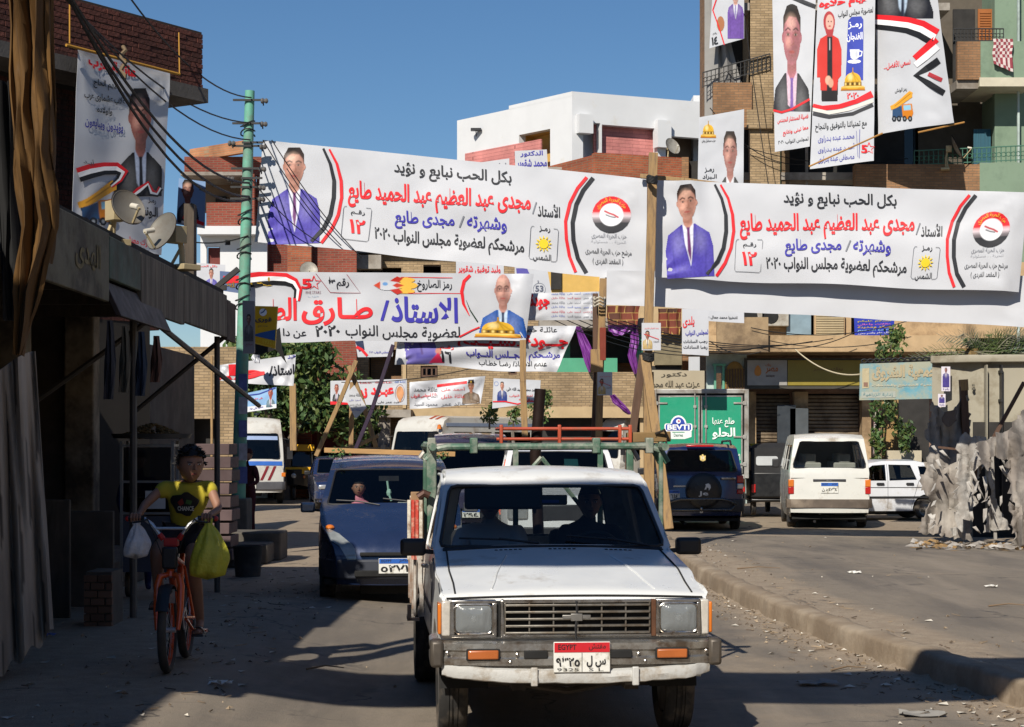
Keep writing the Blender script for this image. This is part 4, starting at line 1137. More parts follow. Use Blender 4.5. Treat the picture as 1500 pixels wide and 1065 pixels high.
	for z,y in ((.02,-.25),(.10,-.25),(.10,.25),(.02,.25)):
		mb=MB();mb.tube([(-.50,y,z),(.50,y,z)],.012,8);mb.build('orange_rail',om,t,smooth=True)
	for x in (-.50,-.05,.42,.50):
		mb=MB();mb.box(x-.013,x+.013,-.27,-.23,-.02,.13);mb.build('orange_bracket',om,t,bevel=.006)
		mb=MB();mb.tube([(x,-.25,.1),(x,.25,.1)],.014,6);mb.build('orange_crossbar',om,t)
	mb=MB();mb.tube([W(.18,4.1,.55),W(.12,3.95,1.75),W(.155,3.9,2.26)],.045,16,False)
	tag(mb.build('exhaust_pipe',mat('sooty pipe','#2a1d19',.6,.5,var=.3,scale=6),smooth=True,solid=.006),'dark rusty steel pipe standing upright in the pickup bed','pipe')
	mb=MB();mb.box(.88,1.02,-.1,.1,.03,.11)
	mb=MB();mb.bar(W(.78,3.4,1.87),W(1.12,3.4,1.88),.09,.08);tag(mb.build('timber_offcut',mat('offcut wood','#7d6440',.85,var=.2),bevel=.008),'short timber offcut tied to the right end of the pickup rack','timber')
	mb=MB();mb.tube([(W(1.0,3.35,1.9)),W(1.06,3.3,1.93),W(1.1,3.35,1.86),W(1.04,3.42,1.83),W(1.0,3.36,1.88)],.012,6);tag(mb.build('rope',mat('dark rope','#2c241c',.9)),'dark rope knotted round the timber at the rack end','rope')
pickup()
# ------------------------------------------------------------------ the other vehicles
def px2x(u,Y):return (u - CX) /F *Y
def seats(c,y,z=.45,n=2,m=None,top=1.12):
	for sg in (-1,1)[:n]:
		d=MB();d.box(sg*.36-.24,sg*.36+.24,y-.25,y+.22,z-.1,z+.12);d.box(sg*.36-.23,sg*.36+.23,y+.18,y+.3,z+.1,top-.12);d.box(sg*.36-.12,sg*.36+.12,y+.2,y+.28,top-.14,top+.06)
		d.build('seat',m or M_SEAT,c.root,bevel=.03)

def dark_hatch():
	blue=mat('dusty navy paint',(.018,.032,.085),.26,.2,var=.12,scale=2,dirt=(.10,.09,.08),damt=.15,dscale=2,coat=.7)
	c=Car('dusty dark blue hatchback with a plank on its roof behind the pickup','car',None,px2x(576,21.2),21.0,R(5),3.75,1.66,
			[(.06,.24),(.0,.38),(.0,.55),(.05,.66),(.20,.78),(.75,1.00),(.95,1.05),(1.70,1.49),(2.0,1.58),(2.5,1.635),(3.0,1.61),(3.45,1.50),(3.66,1.05),(3.72,.6),(3.70,.26)],
			[.72,3.12],.29,blue,belt=1.0,tumble=.17,sill=.25,taper=(.75,.20,.5,.1),name='hatchback_car',glassm=M_GLASS)
	c.glassrow(c.sAt(y=.99) +.03,c.sAt(y=1.70) - .01,.90,.90,.07)
	c.window([(1.25,1.03),(1.80,1.42),(2.35,1.50),(2.35,1.03)]);c.window([(2.45,1.03),(2.45,1.50),(2.95,1.48),(3.25,1.05)])
	c.body();r=c.root
	seats(c,2.0,.5,2,M_DARKIN,1.15)
	d=MB();d.box(-.68,.68,1.05,1.45,.85,1.03);d.build('dashboard',M_DARKIN,r,bevel=.05)
	c.band('bumper',mat('faded bumper',(.03,.035,.05),.5,var=.15),.30,.52,.65,.015,nose=.03)
	g=MB();g.box(-.36,.36,-.075,-.02,.56,.60);g.build('grille',M_UNDER,r,bevel=.01)
	g=MB();g.box(-.42,.42,-.08,-.03,.33,.40);g.build('air_intake',M_UNDER,r,bevel=.01)
	hl=mat('hazed lamp',(.26,.28,.28),.14,.2,var=.2,scale=12,coat=.9)
	for sg in (-1,1):
		q=lambda y:c.sAt(y=y)
		c.patch('headlight',hl,sg,[(sg*.62,c.sAt(y=.045)),(sg*.64,c.sAt(z=.62)),(sg*.99,c.sAt(y=.42)),(sg*.99,c.sAt(y=.12)),(sg*.9,c.sAt(z=.66))],.006,'top')
		a=MB();p=c.ftop(.012)(sg*.90,c.sAt(y=.36));a.ball(tuple(p),(.055,.06,.035),10,6);a.build('amber_indicator',M_AMB,r,smooth=True)
		c.mirror(sg,1.22,1.02,.17,.12,mat('silver mirror',(.35,.35,.37),.3,.6))
		c.seam(sg,[(1.15,1.0),(1.12,.5),(1.25,.28)]);c.seam(sg,[(2.40,1.52),(2.40,.28)])
	c.plate(.36,.17,.03,.45,-.085,num='٥٢٧١',t2='مصر')
	fm=c.ftop(.012)
	for a,b_ in ((-.15,-.78),(.5,-.1)):
		s=MB();s.tube([fm(a,c.sAt(y=.96)),fm((a+b_)/2,c.sAt(y=1.04)),fm(b_,c.sAt(y=1.08))],.009,6);s.build('wiper',M_BLACK,r)
	d=MB();d.box(-.12,.12,1.66,1.68,1.36,1.42);d.build('rear_view_mirror',M_BLACK,r)
	d=MB();d.add([(.05,1.05,1.07),(.45,1.08,1.08),(.38,1.2,1.10),(.1,1.2,1.11)],[(0,1,2,3)]);d.build('dashboard_papers',mat('pale papers','#b8beb8',.8),r,solid=.01)
	d=MB();d.tube([(-.02,1.64,1.36),(.0,1.64,1.2),(.03,1.63,1.12)],.012,5);d.ball((.0,1.64,1.22),(.03,.02,.05),6,4);d.build('hanging_ornament',mat('mint beads','#9fc7b8',.5),r)
	D=figure('person','driver in a pink shirt inside the dusty dark blue hatchback','person',(0,0,0),0,
		   {'hip':(-.36,2.0,.62),'waist':(-.36,2.0,.80),'chest':(-.36,1.98,.98),'neck':(-.36,1.95,1.12),'head':(-.36,1.93,1.2),'sl':(-.54,1.95,1.03),'el':(-.60,1.75,.88),'hl':(-.50,1.5,.98),'sr':(-.18,1.95,1.03),'er':(-.14,1.75,.88),'hr':(-.26,1.5,.98),'kl':(-.47,1.6,.62),'kr':(-.25,1.6,.62)},
		   [('hip','waist'),('waist','chest'),('chest','neck'),('neck','head'),('chest','sl'),('sl','el'),('el','hl'),('chest','sr'),('sr','er'),('er','hr'),('hip','kl'),('hip','kr')],
		   {'hip':.14,'waist':.13,'chest':.15,'neck':.06,'head':.055,'sl':.085,'el':.055,'hl':.04,'sr':.085,'er':.055,'hr':.04,'kl':.08,'kr':.08},mat('pink shirt','#d98a9c',.8,var=.06))
	D.location=r.location;D.rotation_euler=r.rotation_euler;head_obj(D,(-.36,1.92,1.27),.11)
	# plank and greenery on the roof
	M=Matrix.LocRotScale(r.location,r.rotation_euler,None);W=lambda x,y,z:M @ Vector((x,y,z))
	mb=MB();mb.bar(W(-.78,2.0,1.73),W(.82,2.0,1.68),.05,.06);tag(mb.build('plank',mat('new wood','#b08a5a',.75,var=.15,scale=3,stretch=(1,8,8)),bevel=.004),'long bare plank laid crosswise on the roof of the dark blue hatchback','plank')
	gl=mat('green leaves tied',(.06,.14,.04),.7,var=.4,scale=20);r_=random.Random(2)
	for x,lab in ((-.60,'tuft of green clover tied to the left end of the roof plank'),(.62,'tuft of green clover tied to the right end of the roof plank')):
		mb=MB()
		for i in range(150):
			p=W(x +r_.gauss(0,.06),2.0 +r_.gauss(0,.09),1.70 +abs(r_.gauss(0,.035)) - .09*r_.random());s=.022
			a=[Vector((r_.uniform(-1,1),r_.uniform(-1,1),r_.uniform(-1,1)))*s for _ in range(3)]
			mb.add([p+a[0],p+a[1],p+a[2]],[(0,1,2)])
		tag(mb.build('greenery',gl),lab,'greenery')
dark_hatch()

def generic(label,u,Y,rz,kind,paint,name='car',z0=0.,tail=None,glassm=None,**k):
	"""one of the plain car shapes; tail: photo x of the tail centre when seen from behind"""
	P={'sedan':(4.2,1.66,[(.05,.22),(0,.5),(.06,.66),(.2,.74),(.95,.90),(1.12,.93),(1.85,1.33),(2.2,1.40),(2.7,1.39),(3.35,1.02),(3.5,.97),(4.1,.93),(4.18,.6),(4.15,.25)],[.8,3.3],.29,.90),
		 'suv':(4.4,1.78,[(.06,.30),(0,.55),(.02,.95),(.12,1.02),(1.15,1.12),(1.30,1.15),(1.85,1.66),(2.15,1.74),(3.6,1.76),(4.15,1.68),(4.32,1.10),(4.38,.5),(4.35,.32)],[.85,3.5],.35,1.08),
		 'minivan':(4.4,1.69,[(.06,.28),(0,.5),(.02,.85),(.10,.98),(.35,1.12),(.42,1.18),(1.0,1.80),(1.3,1.93),(2.2,1.97),(3.9,1.96),(4.25,1.88),(4.34,1.45),(4.39,1.15),(4.42,.5),(4.40,.34)],[.95,3.45],.32,1.12),
		 'hatch':(3.65,1.56,[(.05,.22),(0,.5),(.05,.68),(.18,.74),(.85,.88),(.98,.91),(1.62,1.31),(1.95,1.37),(2.75,1.37),(3.1,1.30),(3.5,.95),(3.62,.62),(3.6,.25)],[.68,2.98],.28,.88)}[kind]
	L,W,prof,wh,wr,belt=P
	x=px2x(u,Y)
	if tail is not None:
		# rz is the heading away from the camera (0 = straight ahead, positive to the right)
		hd=rz;x=x +math.sin(hd)*L;Yn=Y +math.cos(hd)*L;rzz=math.pi - hd
	else:Yn,rzz=Y,rz
	c=Car(label,k.pop('cat','car'),None,x,Yn,rzz,L,W,prof,wh,wr,paint,z0=z0,belt=belt,name=name,glassm=glassm,**k)
	return c

def sedan_blue():
	p=mat('dark blue paint',(.02,.035,.10),.22,.2,coat=.8,var=.05)
	c=generic('dark blue saloon partly hidden at the far left of the queue',508,49.5,R(9),'sedan',p,'saloon_car')
	c.glassrow(c.sAt(y=1.15),c.sAt(y=1.85)-.02,.88);c.window([(1.5,.93),(1.98,1.28),(2.3,1.30),(2.3,.93)]);c.window([(2.38,.93),(2.38,1.30),(2.7,1.28),(3.15,.97)])
	c.body();c.band('bumper',p,.3,.5,.5,.02);seats(c,2.1,.45,2,M_DARKIN,1.05)
	for sg in (-1,1):
		c.mirror(sg,1.45,.93);a=MB();a.box(min(sg*.42,sg*.74),max(sg*.42,sg*.74),-.03,.12,.56,.68);a.build('headlight',M_CLEAR,c.root,bevel=.03)
	a=MB();a.box(-.36,.36,-.04,.05,.54,.66);a.build('grille',M_CHROME,c.root,bevel=.02)
	c.plate(.34,.16,0,.4,-.08,num='٦٤٢')
sedan_blue()

def white_suv():
	p=mat('white car paint',(.68,.69,.70),.25,coat=.6,var=.04,dirt=(.35,.3,.25),damt=.12)
	c=generic('white off-roader with orange side stripes right behind the pickup',826,26.6,R(1),'suv',p,'off_road_car')
	c.glassrow(c.sAt(y=1.30)+.04,c.sAt(y=1.85),.88);c.window([(1.6,1.14),(2.05,1.60),(2.7,1.64),(2.7,1.14)]);c.window([(2.8,1.14),(2.8,1.64),(3.9,1.62),(3.95,1.16)])
	c.body();c.band('bumper',M_BLACK,.38,.62,.5,.03);seats(c,2.3,.7,2,M_DARKIN,1.4)
	om=mat('reflective orange',(.75,.10,.02),.4,var=.05)
	for sg in (-1,1):
		c.mirror(sg,1.55,1.15,.18,.16,p)
		for k in range(6):
			y=1.2 +.45*k;c.patch('side_stripe',om,sg,[(y,.75),(y+.25,.75),(y+.40,1.02),(y+.15,1.02)],.004)
		for k in range(2):
			c.patch('pillar_stripe',om,sg,[(1.45+.2*k,1.15+.18*k),(1.52+.2*k,1.15+.18*k),(1.74+.2*k,1.38+.18*k),(1.64+.2*k,1.38+.18*k)],.006)
		a=MB();a.box(min(sg*.5,sg*.8),max(sg*.5,sg*.8),-.03,.1,.72,.92);a.build('headlight',M_CLEAR,c.root,bevel=.03)
		a=MB();a.tube([(sg*.62,2.2,1.78),(sg*.62,3.9,1.79)],.02,8);a.build('roof_rail',M_BLACK,c.root)
	a=MB();a.box(-.45,.45,-.03,.05,.70,.94);a.build('grille',M_BLACK,c.root,bevel=.02)
	c.patch('roof_stripe',mat('navy stripe','#26335f',.4),1,[(-.2,c.sAt(y=2.0)),(.25,c.sAt(y=2.0)),(.25,c.sAt(y=3.9)),(-.2,c.sAt(y=3.9))],.004,'top')
	fm=c.ftop(-.03)
	a=MB();P=[fm(.10,c.sAt(y=1.75)),fm(.36,c.sAt(y=1.75)),fm(.36,c.sAt(y=1.60)),fm(.10,c.sAt(y=1.60))];a.add(P,[(0,1,2,3)]);a.build('windscreen_permit',mat('teal permit','#59a8a8',.5),c.root)
	c.plate(.34,.16,0,.5,-.09,num='٤٨٣')
	L=MB();L.ball((.86,1.3,1.22),(.05,.05,.09),8,6);L.build('side_beacon',mat('orange beacon',(.7,.12,.02),.3,coat=.5),c.root,smooth=True)
white_suv()

def dark_minivan():
	p=mat('dark violet paint',(.045,.04,.075),.25,.2,coat=.7,var=.06)
	c=generic('dark van seen over the pickup roof at the left of its rack',690,36.0,R(2),'minivan',p,'van',cat='van')
	c.glassrow(c.sAt(y=.42)+.05,c.sAt(y=1.0)-.02,.88);c.window([(.95,1.18),(1.25,1.72),(1.9,1.76),(1.9,1.18)]);c.window([(2.0,1.18),(2.0,1.76),(3.1,1.76),(3.1,1.18)])
	c.body();c.band('bumper',M_BLACK,.34,.55,.5,.03);seats(c,1.7,.7,2,M_DARKIN,1.4)
	for sg in (-1,1):
		c.mirror(sg,.75,1.2,.18,.2);a=MB();a.box(min(sg*.5,sg*.78),max(sg*.5,sg*.78),-.03,.1,.62,.82);a.build('headlight',M_CLEAR,c.root,bevel=.03)
	c.plate(.34,.16,0,.45,-.09,num='٢٩٤')
dark_minivan()

def jeep():
	p=mat('midnight blue metallic',(.010,.020,.085),.18,.3,var=.05,coat=1.0,dirt=(.05,.05,.06),damt=.08)
	Y=38.2
	c=generic('dark blue off-roader seen from behind with its spare wheel on the tailgate',1026,Y,R(1),'suv',p,'off_road_car',z0=.0,tail=True,cat='car',taper=(.4,.1,.35,.05))
	L=c.L
	c.glassrow(c.sAt(z=1.66,after=3.2)+.02,c.sAt(z=1.20,after=3.2),.84,.90,.07)
	c.window([(1.6,1.14),(2.05,1.60),(2.7,1.64),(2.7,1.14)]);c.window([(2.8,1.14),(2.8,1.64),(3.45,1.63),(3.45,1.14)]);c.window([(3.55,1.14),(3.55,1.62),(3.95,1.60),(4.08,1.16)])
	c.body();r=c.root;seats(c,2.3,.7,2,M_DARKIN,1.45);seats(c,3.2,.7,2,M_DARKIN,1.42)
	c.band('rear_bumper',mat('dark grey bumper',(.03,.03,.033),.45,var=.1),.40,.66,.5,.04,rear=True)
	# spare wheel in its black cover
	w=bpy.data.objects.new('spare_wheel',None);COL.objects.link(w);w.parent=r;w.location=(-.06,L+.01,.83)
	Mx=Matrix.Rotation(R(-90),4,'X');a=MB();a.lathe([(.0,.235),(.28,.232),(.335,.215),(.36,.19),(.365,.02),(.34,0),(0,0)],36,Mx);a.build('wheel_cover',mat('black vinyl cover',(.012,.012,.012),.32,var=.15,scale=4),w,smooth=True,angle=30)
	inv=lambda u,v,l:Vector((-u,.237,v))
	ink=mat('ink #d8d8d4','#d8d8d4',.5)
	q=MB();v,f,_=text2d('Je',.02);q.add([inv(-.12 +.2*a_[0],-.12 +.11*a_[1],1) for a_ in v],f);me=bpy.data.meshes.new('t');me.from_pydata(q.v,[],q.f);link('lettering',me,ink,w)
	v,f=fill2d([[(.0,.02),(.03,.10),(.02,.13),(.08,.15),(.12,.12),(.13,.06),(.09,.0),(.085,.05),(.05,.07),(.04,.03)]]);q=MB();q.add([inv(x,z,1) for x,z in v],f);me=bpy.data.meshes.new('t');me.from_pydata(q.v,[],q.f);link('emblem',me,ink,w)
	a=MB();a.box(-.28,.28,L-.18,L-.10,1.715,1.755);a.build('brake_light',M_REDL,r,bevel=.01)
	for sg in (-1,1):
		for z0,z1,m in ((.98,1.14,M_REDL),(.86,.98,M_CLEAR),(.76,.86,M_REDL)):
			a=MB();y0=L-.12;a.box(min(sg*.74,sg*.87),max(sg*.74,sg*.87),y0,y0+.16-.02*(z0 < .8),z0,z1-.006);a.build('tail_light',m,r,bevel=.02,seg=3)
		a=MB();a.tube([(sg*.66,2.0,1.76),(sg*.66,2.1,1.83),(sg*.66,3.8,1.84),(sg*.66,4.0,1.76)],.022,8);a.build('roof_rail',M_BLACK,r,smooth=True)
		c.mirror(sg,1.6,1.12,.2,.15)
		c.patch('wheel_flare',M_BLACK,sg,[(3.5 +.47*math.cos(R(t)),.35+.47*math.sin(R(t))) for t in range(0,181,15)] +[(3.5 +.40*math.cos(R(t)),.35+.40*math.sin(R(t))) for t in range(180,-1,-15)],.03)
	# gold eagle sticker on the glass
	e=Paint(20,26);e.poly([(.1,.2),(.35,.25),(.4,.05),(.6,.05),(.65,.25),(.9,.2),(.85,.8),(.5,.98),(.15,.8)],'#c8b06a');e.ell(.5,.5,.14,.22,'#e8e0cc',.2,1,False);e.line([(.5,.3),(.5,.75)],.1,'#6b2a20',.8,False)
	ft=c.ftop(.010);s0=c.sAt(z=1.56,after=3.2);s1=c.sAt(z=1.40,after=3.2)
	me=e.mesh(lambda u,v,l:ft(u,v),.02,-.17,s0,s1);link('eagle_sticker',me,M_PRINT,r)
	# tubular rear guard
	a=MB();a.tube([(-.66,L-.02,.60),(-.70,L+.12,.56),(-.58,L+.20,.62),(-.42,L+.22,.66),(.42,L+.22,.66),(.58,L+.20,.62),(.70,L+.12,.56),(.66,L-.02,.60)],.032,10);a.tube([(-.68,L+.14,.52),(-.60,L+.18,.44),(.60,L+.18,.44),(.68,L+.14,.52)],.028,10);a.build('rear_guard',mat('dark chrome tube',(.12,.12,.12),.25,.9,var=.1),r,smooth=True)
	a=MB();a.box(-.03,.03,L+.14,L+.24,.38,.42);a.ball((0,L+.27,.47),.03,8,6);a.tube([(0,L+.22,.40),(0,L+.27,.44)],.012,6);a.build('tow_ball',M_CHROME,r)
	c.plate(.40,.20,.62,.74,L+.05,True,num='٦١٤ ٥ ٤',t2='مصر')
	a=MB();a.box(.25,.55,L+.005,L+.02,.90,.93);a.build('tailgate_badge',M_CHROME,r);a=MB();a.box(-.72,-.42,L-.01,L+.03,1.05,1.10);a.build('door_handle',M_CHROME,r,bevel=.01)
	a=MB();a.tube([(.0,L+.0,1.17),(-.3,L+.03,1.14)],.01,5);a.build('rear_wiper',M_BLACK,r)
jeep()

def white_van():
	p=mat('cream white paint',(.66,.66,.62),.3,coat=.5,var=.04,dirt=(.35,.30,.24),damt=.15,dscale=1.5)
	Y=39.2
	c=generic('boxy white minibus seen from behind at the right of the road',1215,Y,R(5.5),'minivan',p,'minibus',z0=.0,tail=True,cat='minibus',glassm=M_GLASS,taper=(.5,.12,.2,.02))
	L=c.L
	c.glassrow(c.sAt(z=1.82,after=4)+.0,c.sAt(z=1.27,after=4),.84,.93,.09)
	for a,b_ in ((.95,1.75),(1.85,2.75),(2.85,3.95)):c.window([(a +(.25 if a < 1 else .0),1.22),(a +(.35 if a < 1 else 0),1.74),(b_,1.76),(b_,1.22)])
	c.body();r=c.root
	for y in (1.6,2.6,3.5):seats(c,y,.75,2,mat('beige seat cover','#a7a59c',.9),1.50)
	bm=mat('brown rubber bumper',(.11,.085,.065),.6,var=.2,scale=5,dirt=(.25,.2,.15),damt=.4)
	c.band('rear_bumper',bm,.44,.62,.35,.05,rear=True)
	for sg in (-1,1):
		a=MB();a.box(min(sg*.735,sg*.85),max(sg*.735,sg*.85),L-.10,L+.03,.88,1.03);a.build('amber_tail_light',M_AMB,r,bevel=.01)
		a=MB();a.box(min(sg*.735,sg*.85),max(sg*.735,sg*.85),L-.10,L+.032,.73,.875);a.build('red_tail_light',M_REDL,r,bevel=.01)
		a=MB();a.box(min(sg*.60,sg*.83),max(sg*.60,sg*.83),3.72,3.74,.12,.50);a.build('mud_flap',M_BLACK,r)
		c.mirror(sg,.9,1.25,.16,.2)
		c.seam(sg,[(1.8,1.8),(1.8,.45)]);c.seam(sg,[(2.8,1.8),(2.8,.45)])
	a=MB();a.box(-.34,.34,L+.005,L+.04,.985,1.04);a.build('handle_panel',mat('dark strip',(.04,.04,.045),.4),r,bevel=.01)
	a=MB();a.box(-.07,.07,L+.04,L+.05,1.0,1.025);a.build('handle',M_CHROME,r)
	a=MB();a.tube([(-.8,L+.012,1.06),(.8,L+.012,1.06)],.005,4);a.build('tailgate_seam',M_BLACK,r)
	c.plate(.36,.22,0,.86,L+.055,True,num='٤٧٣٤ د ن',t2='مصر')
	a=MB();a.box(-.5,-.1,L-.4,L-.1,.28,.42);a.tube([(.2,L-.3,.35),(.2,L+.02,.33)],.03,8);a.build('silencer',M_UNDER,r)
white_van()

def small_hatch():
	p=mat('cool white paint',(.66,.68,.72),.3,coat=.5,var=.04,dirt=(.35,.30,.24),damt=.15,dscale=1.5)
	Y=43.8
	c=generic('small white hatchback parked side-on beyond the white minibus',1160,Y,R(-84),'hatch',p,'hatchback_car')
	c.window([(1.2,.92),(1.72,1.27),(2.02,1.29),(2.02,.92)]);c.window([(2.10,.92),(2.10,1.29),(2.62,1.28),(2.75,.94)]);c.glassrow(c.sAt(y=1.02),c.sAt(y=1.62)-.02,.86);c.glassrow(c.sAt(y=3.14),c.sAt(y=3.45),.84)
	c.window([(2.85,.96),(2.80,1.25),(3.0,1.24),(3.3,.97)])
	c.body();seats(c,1.9,.45,2,M_DARKIN,1.05)
	for sg in (-1,1):
		c.patch('side_moulding',M_BLACK,sg,[(.35,.52),(3.3,.52),(3.3,.56),(.35,.56)],.012);c.patch('side_line',M_BLACK,sg,[(.3,.76),(3.3,.76),(3.3,.77),(.3,.77)],.006)
		c.seam(sg,[(1.1,.9),(1.1,.3)]);c.seam(sg,[(2.06,1.3),(2.06,.3)]);c.seam(sg,[(2.80,.92),(2.7,.6),(2.62,.3)])
		for y in (1.88,2.58):c.patch('door_handle',M_BLACK,sg,rrect(y-.09,.82,y+.09,.87,.02),.02)
		c.mirror(sg,1.15,.90)
	c.band('bumper',M_BLACK,.28,.46,.5,.03);c.band('rear_bumper',M_BLACK,.28,.46,.5,.03,rear=True)
small_hatch()

def box_bus(label,u,Y,rz,L,W,H,kind,group=None,name='minibus'):
	"""small city bus: flat upright face, rounded roof"""
	p=mat('bus cream paint',(.55,.54,.50),.4,coat=.3,var=.05,dirt=(.32,.26,.2),damt=.3)
	c=Car(label,'minibus',group,px2x(u,Y),Y,rz,L,W,[(.04,.35),(0,.6),(.0,1.0),(.03,1.25),(.22,H-.32),(.34,H-.1),(.55,H),(L-.5,H),(L-.15,H-.1),(L-.04,1.2),(L-.02,.4)],
			[1.1,L-1.6],.38,p,belt=1.1,tumble=.12,sill=.38,taper=(.2,.04,.2,.05),name=name,crown=.06,glassm=M_TINT,edge=.08)
	c.glassrow(c.sAt(z=1.28)+.02,c.sAt(z=H-.42)-.0,.9,.88,.08)
	n=int((L-1.2)/.95)
	for k in range(n):
		y=.75 +.95*k;c.window([(y,1.25),(y,H-.42),(y+.82,H-.42),(y+.82,1.25)])
	c.body();r=c.root
	for k in range(n-1):seats(c,1.6+.95*k,.95,2,M_DARKIN,1.6)
	c.band('bumper',mat('bus bumper',(.10,.10,.11),.5,.3),.42,.66,.4,.04)
	for sg in (-1,1):
		for k in range(2):
			a=MB();a.lathe([(0,.02),(.09,.015),(.10,0)],16,Matrix.Translation((sg*(W/2-.28-.22*k),.0,.86)) @ Matrix.Rotation(R(90),4,'X'));a.build('headlight',M_CLEAR,r,smooth=True)
		a=MB();a.box(min(sg*(W/2-.1),sg*(W/2+.02)),max(sg*(W/2-.1),sg*(W/2+.02)),-.01,.08,.8,.92);a.build('indicator',M_AMB,r,bevel=.01)
		e=MB();e.tube([(sg*(W/2-.05),.15,H-.55),(sg*(W/2+.14),-.05,H-.6),(sg*(W/2+.14),-.05,H-.85)],.012,6);e.box(min(sg*(W/2+.06),sg*(W/2+.22)),max(sg*(W/2+.06),sg*(W/2+.22)),-.08,-.03,H-1.15,H-.8);e.build('wing_mirror',M_BLACK,r)
	a=MB();a.box(-.4,.4,-.03,.04,.78,.94);a.build('grille',M_BLACK,r,bevel=.01)
	c.plate(.36,.18,0,.55,-.10,num='٧٥١ ر',t2='مصر')
	a=MB();a.box(-.01,.01,.02,.24,1.3,H-.45);
	return c,p
def buses():
	c,p=box_bus('cream minibus with blue and dark red stripes at the far left',366,54,R(9),6.2,2.0,2.46,0)
	blue=mat('bus blue','#2f63b8',.4,coat=.3);red=mat('bus red','#7a2028',.4)
	f=c.ftop(.006)
	c.patch('blue_band',blue,1,[(-.96,c.sAt(z=1.12)),(.96,c.sAt(z=1.12)),(.96,c.sAt(z=1.24)),(-.96,c.sAt(z=1.24))],.006,'top')
	for k in range(2):c.patch('red_slash',red,1,[(.30+.22*k,c.sAt(z=.70)),(.38+.22*k,c.sAt(z=.70)),(.58+.22*k,c.sAt(z=1.10)),(.50+.22*k,c.sAt(z=1.10))],.006,'top')
	for sg in (-1,1):c.patch('blue_band',blue,sg,[(.1,1.0),(6.0,1.0),(6.0,1.2),(.1,1.2)],.006)
	c.patch('screen_banner',mat('pale blue film','#8fa3c8',.6),1,[(-.85,c.sAt(z=1.85)),(.85,c.sAt(z=1.85)),(.85,c.sAt(z=1.96)),(-.85,c.sAt(z=1.96))],.01,'top')
	c,p=box_bus('cream minibus standing crosswise behind the dark hatchback',606,55,R(-38),6.3,2.0,2.52,1)
	a=MB();a.lathe([(0,.14),(.05,.12),(.07,0)],12,Matrix.Translation((.88,.12,2.18)));a.build('beacon',M_AMB,c.root,smooth=True)
	for k in range(2):c.patch('roof_stripe',mat('rust stripe','#a04a30',.5),1,[(.35+.25*k,c.sAt(y=.36)),(.45+.25*k,c.sAt(y=.36)),(.55+.25*k,c.sAt(y=.6)),(.45+.25*k,c.sAt(y=.6))],.008,'top')
	for sg in (-1,1):c.patch('waist_band',mat('bus grey blue','#7d8aa0',.5),sg,[(.1,.95),(6.1,.95),(6.1,1.15),(.1,1.15)],.006);c.patch('gutter_band',mat('bus grey blue','#7d8aa0',.5),sg,[(.4,2.26),(6.1,2.26),(6.1,2.36),(.4,2.36)],.008)
	box_bus('cream minibus half hidden behind the timber posts and orange frame',872,58,R(-42),6.3,2.0,2.55,1)
buses()

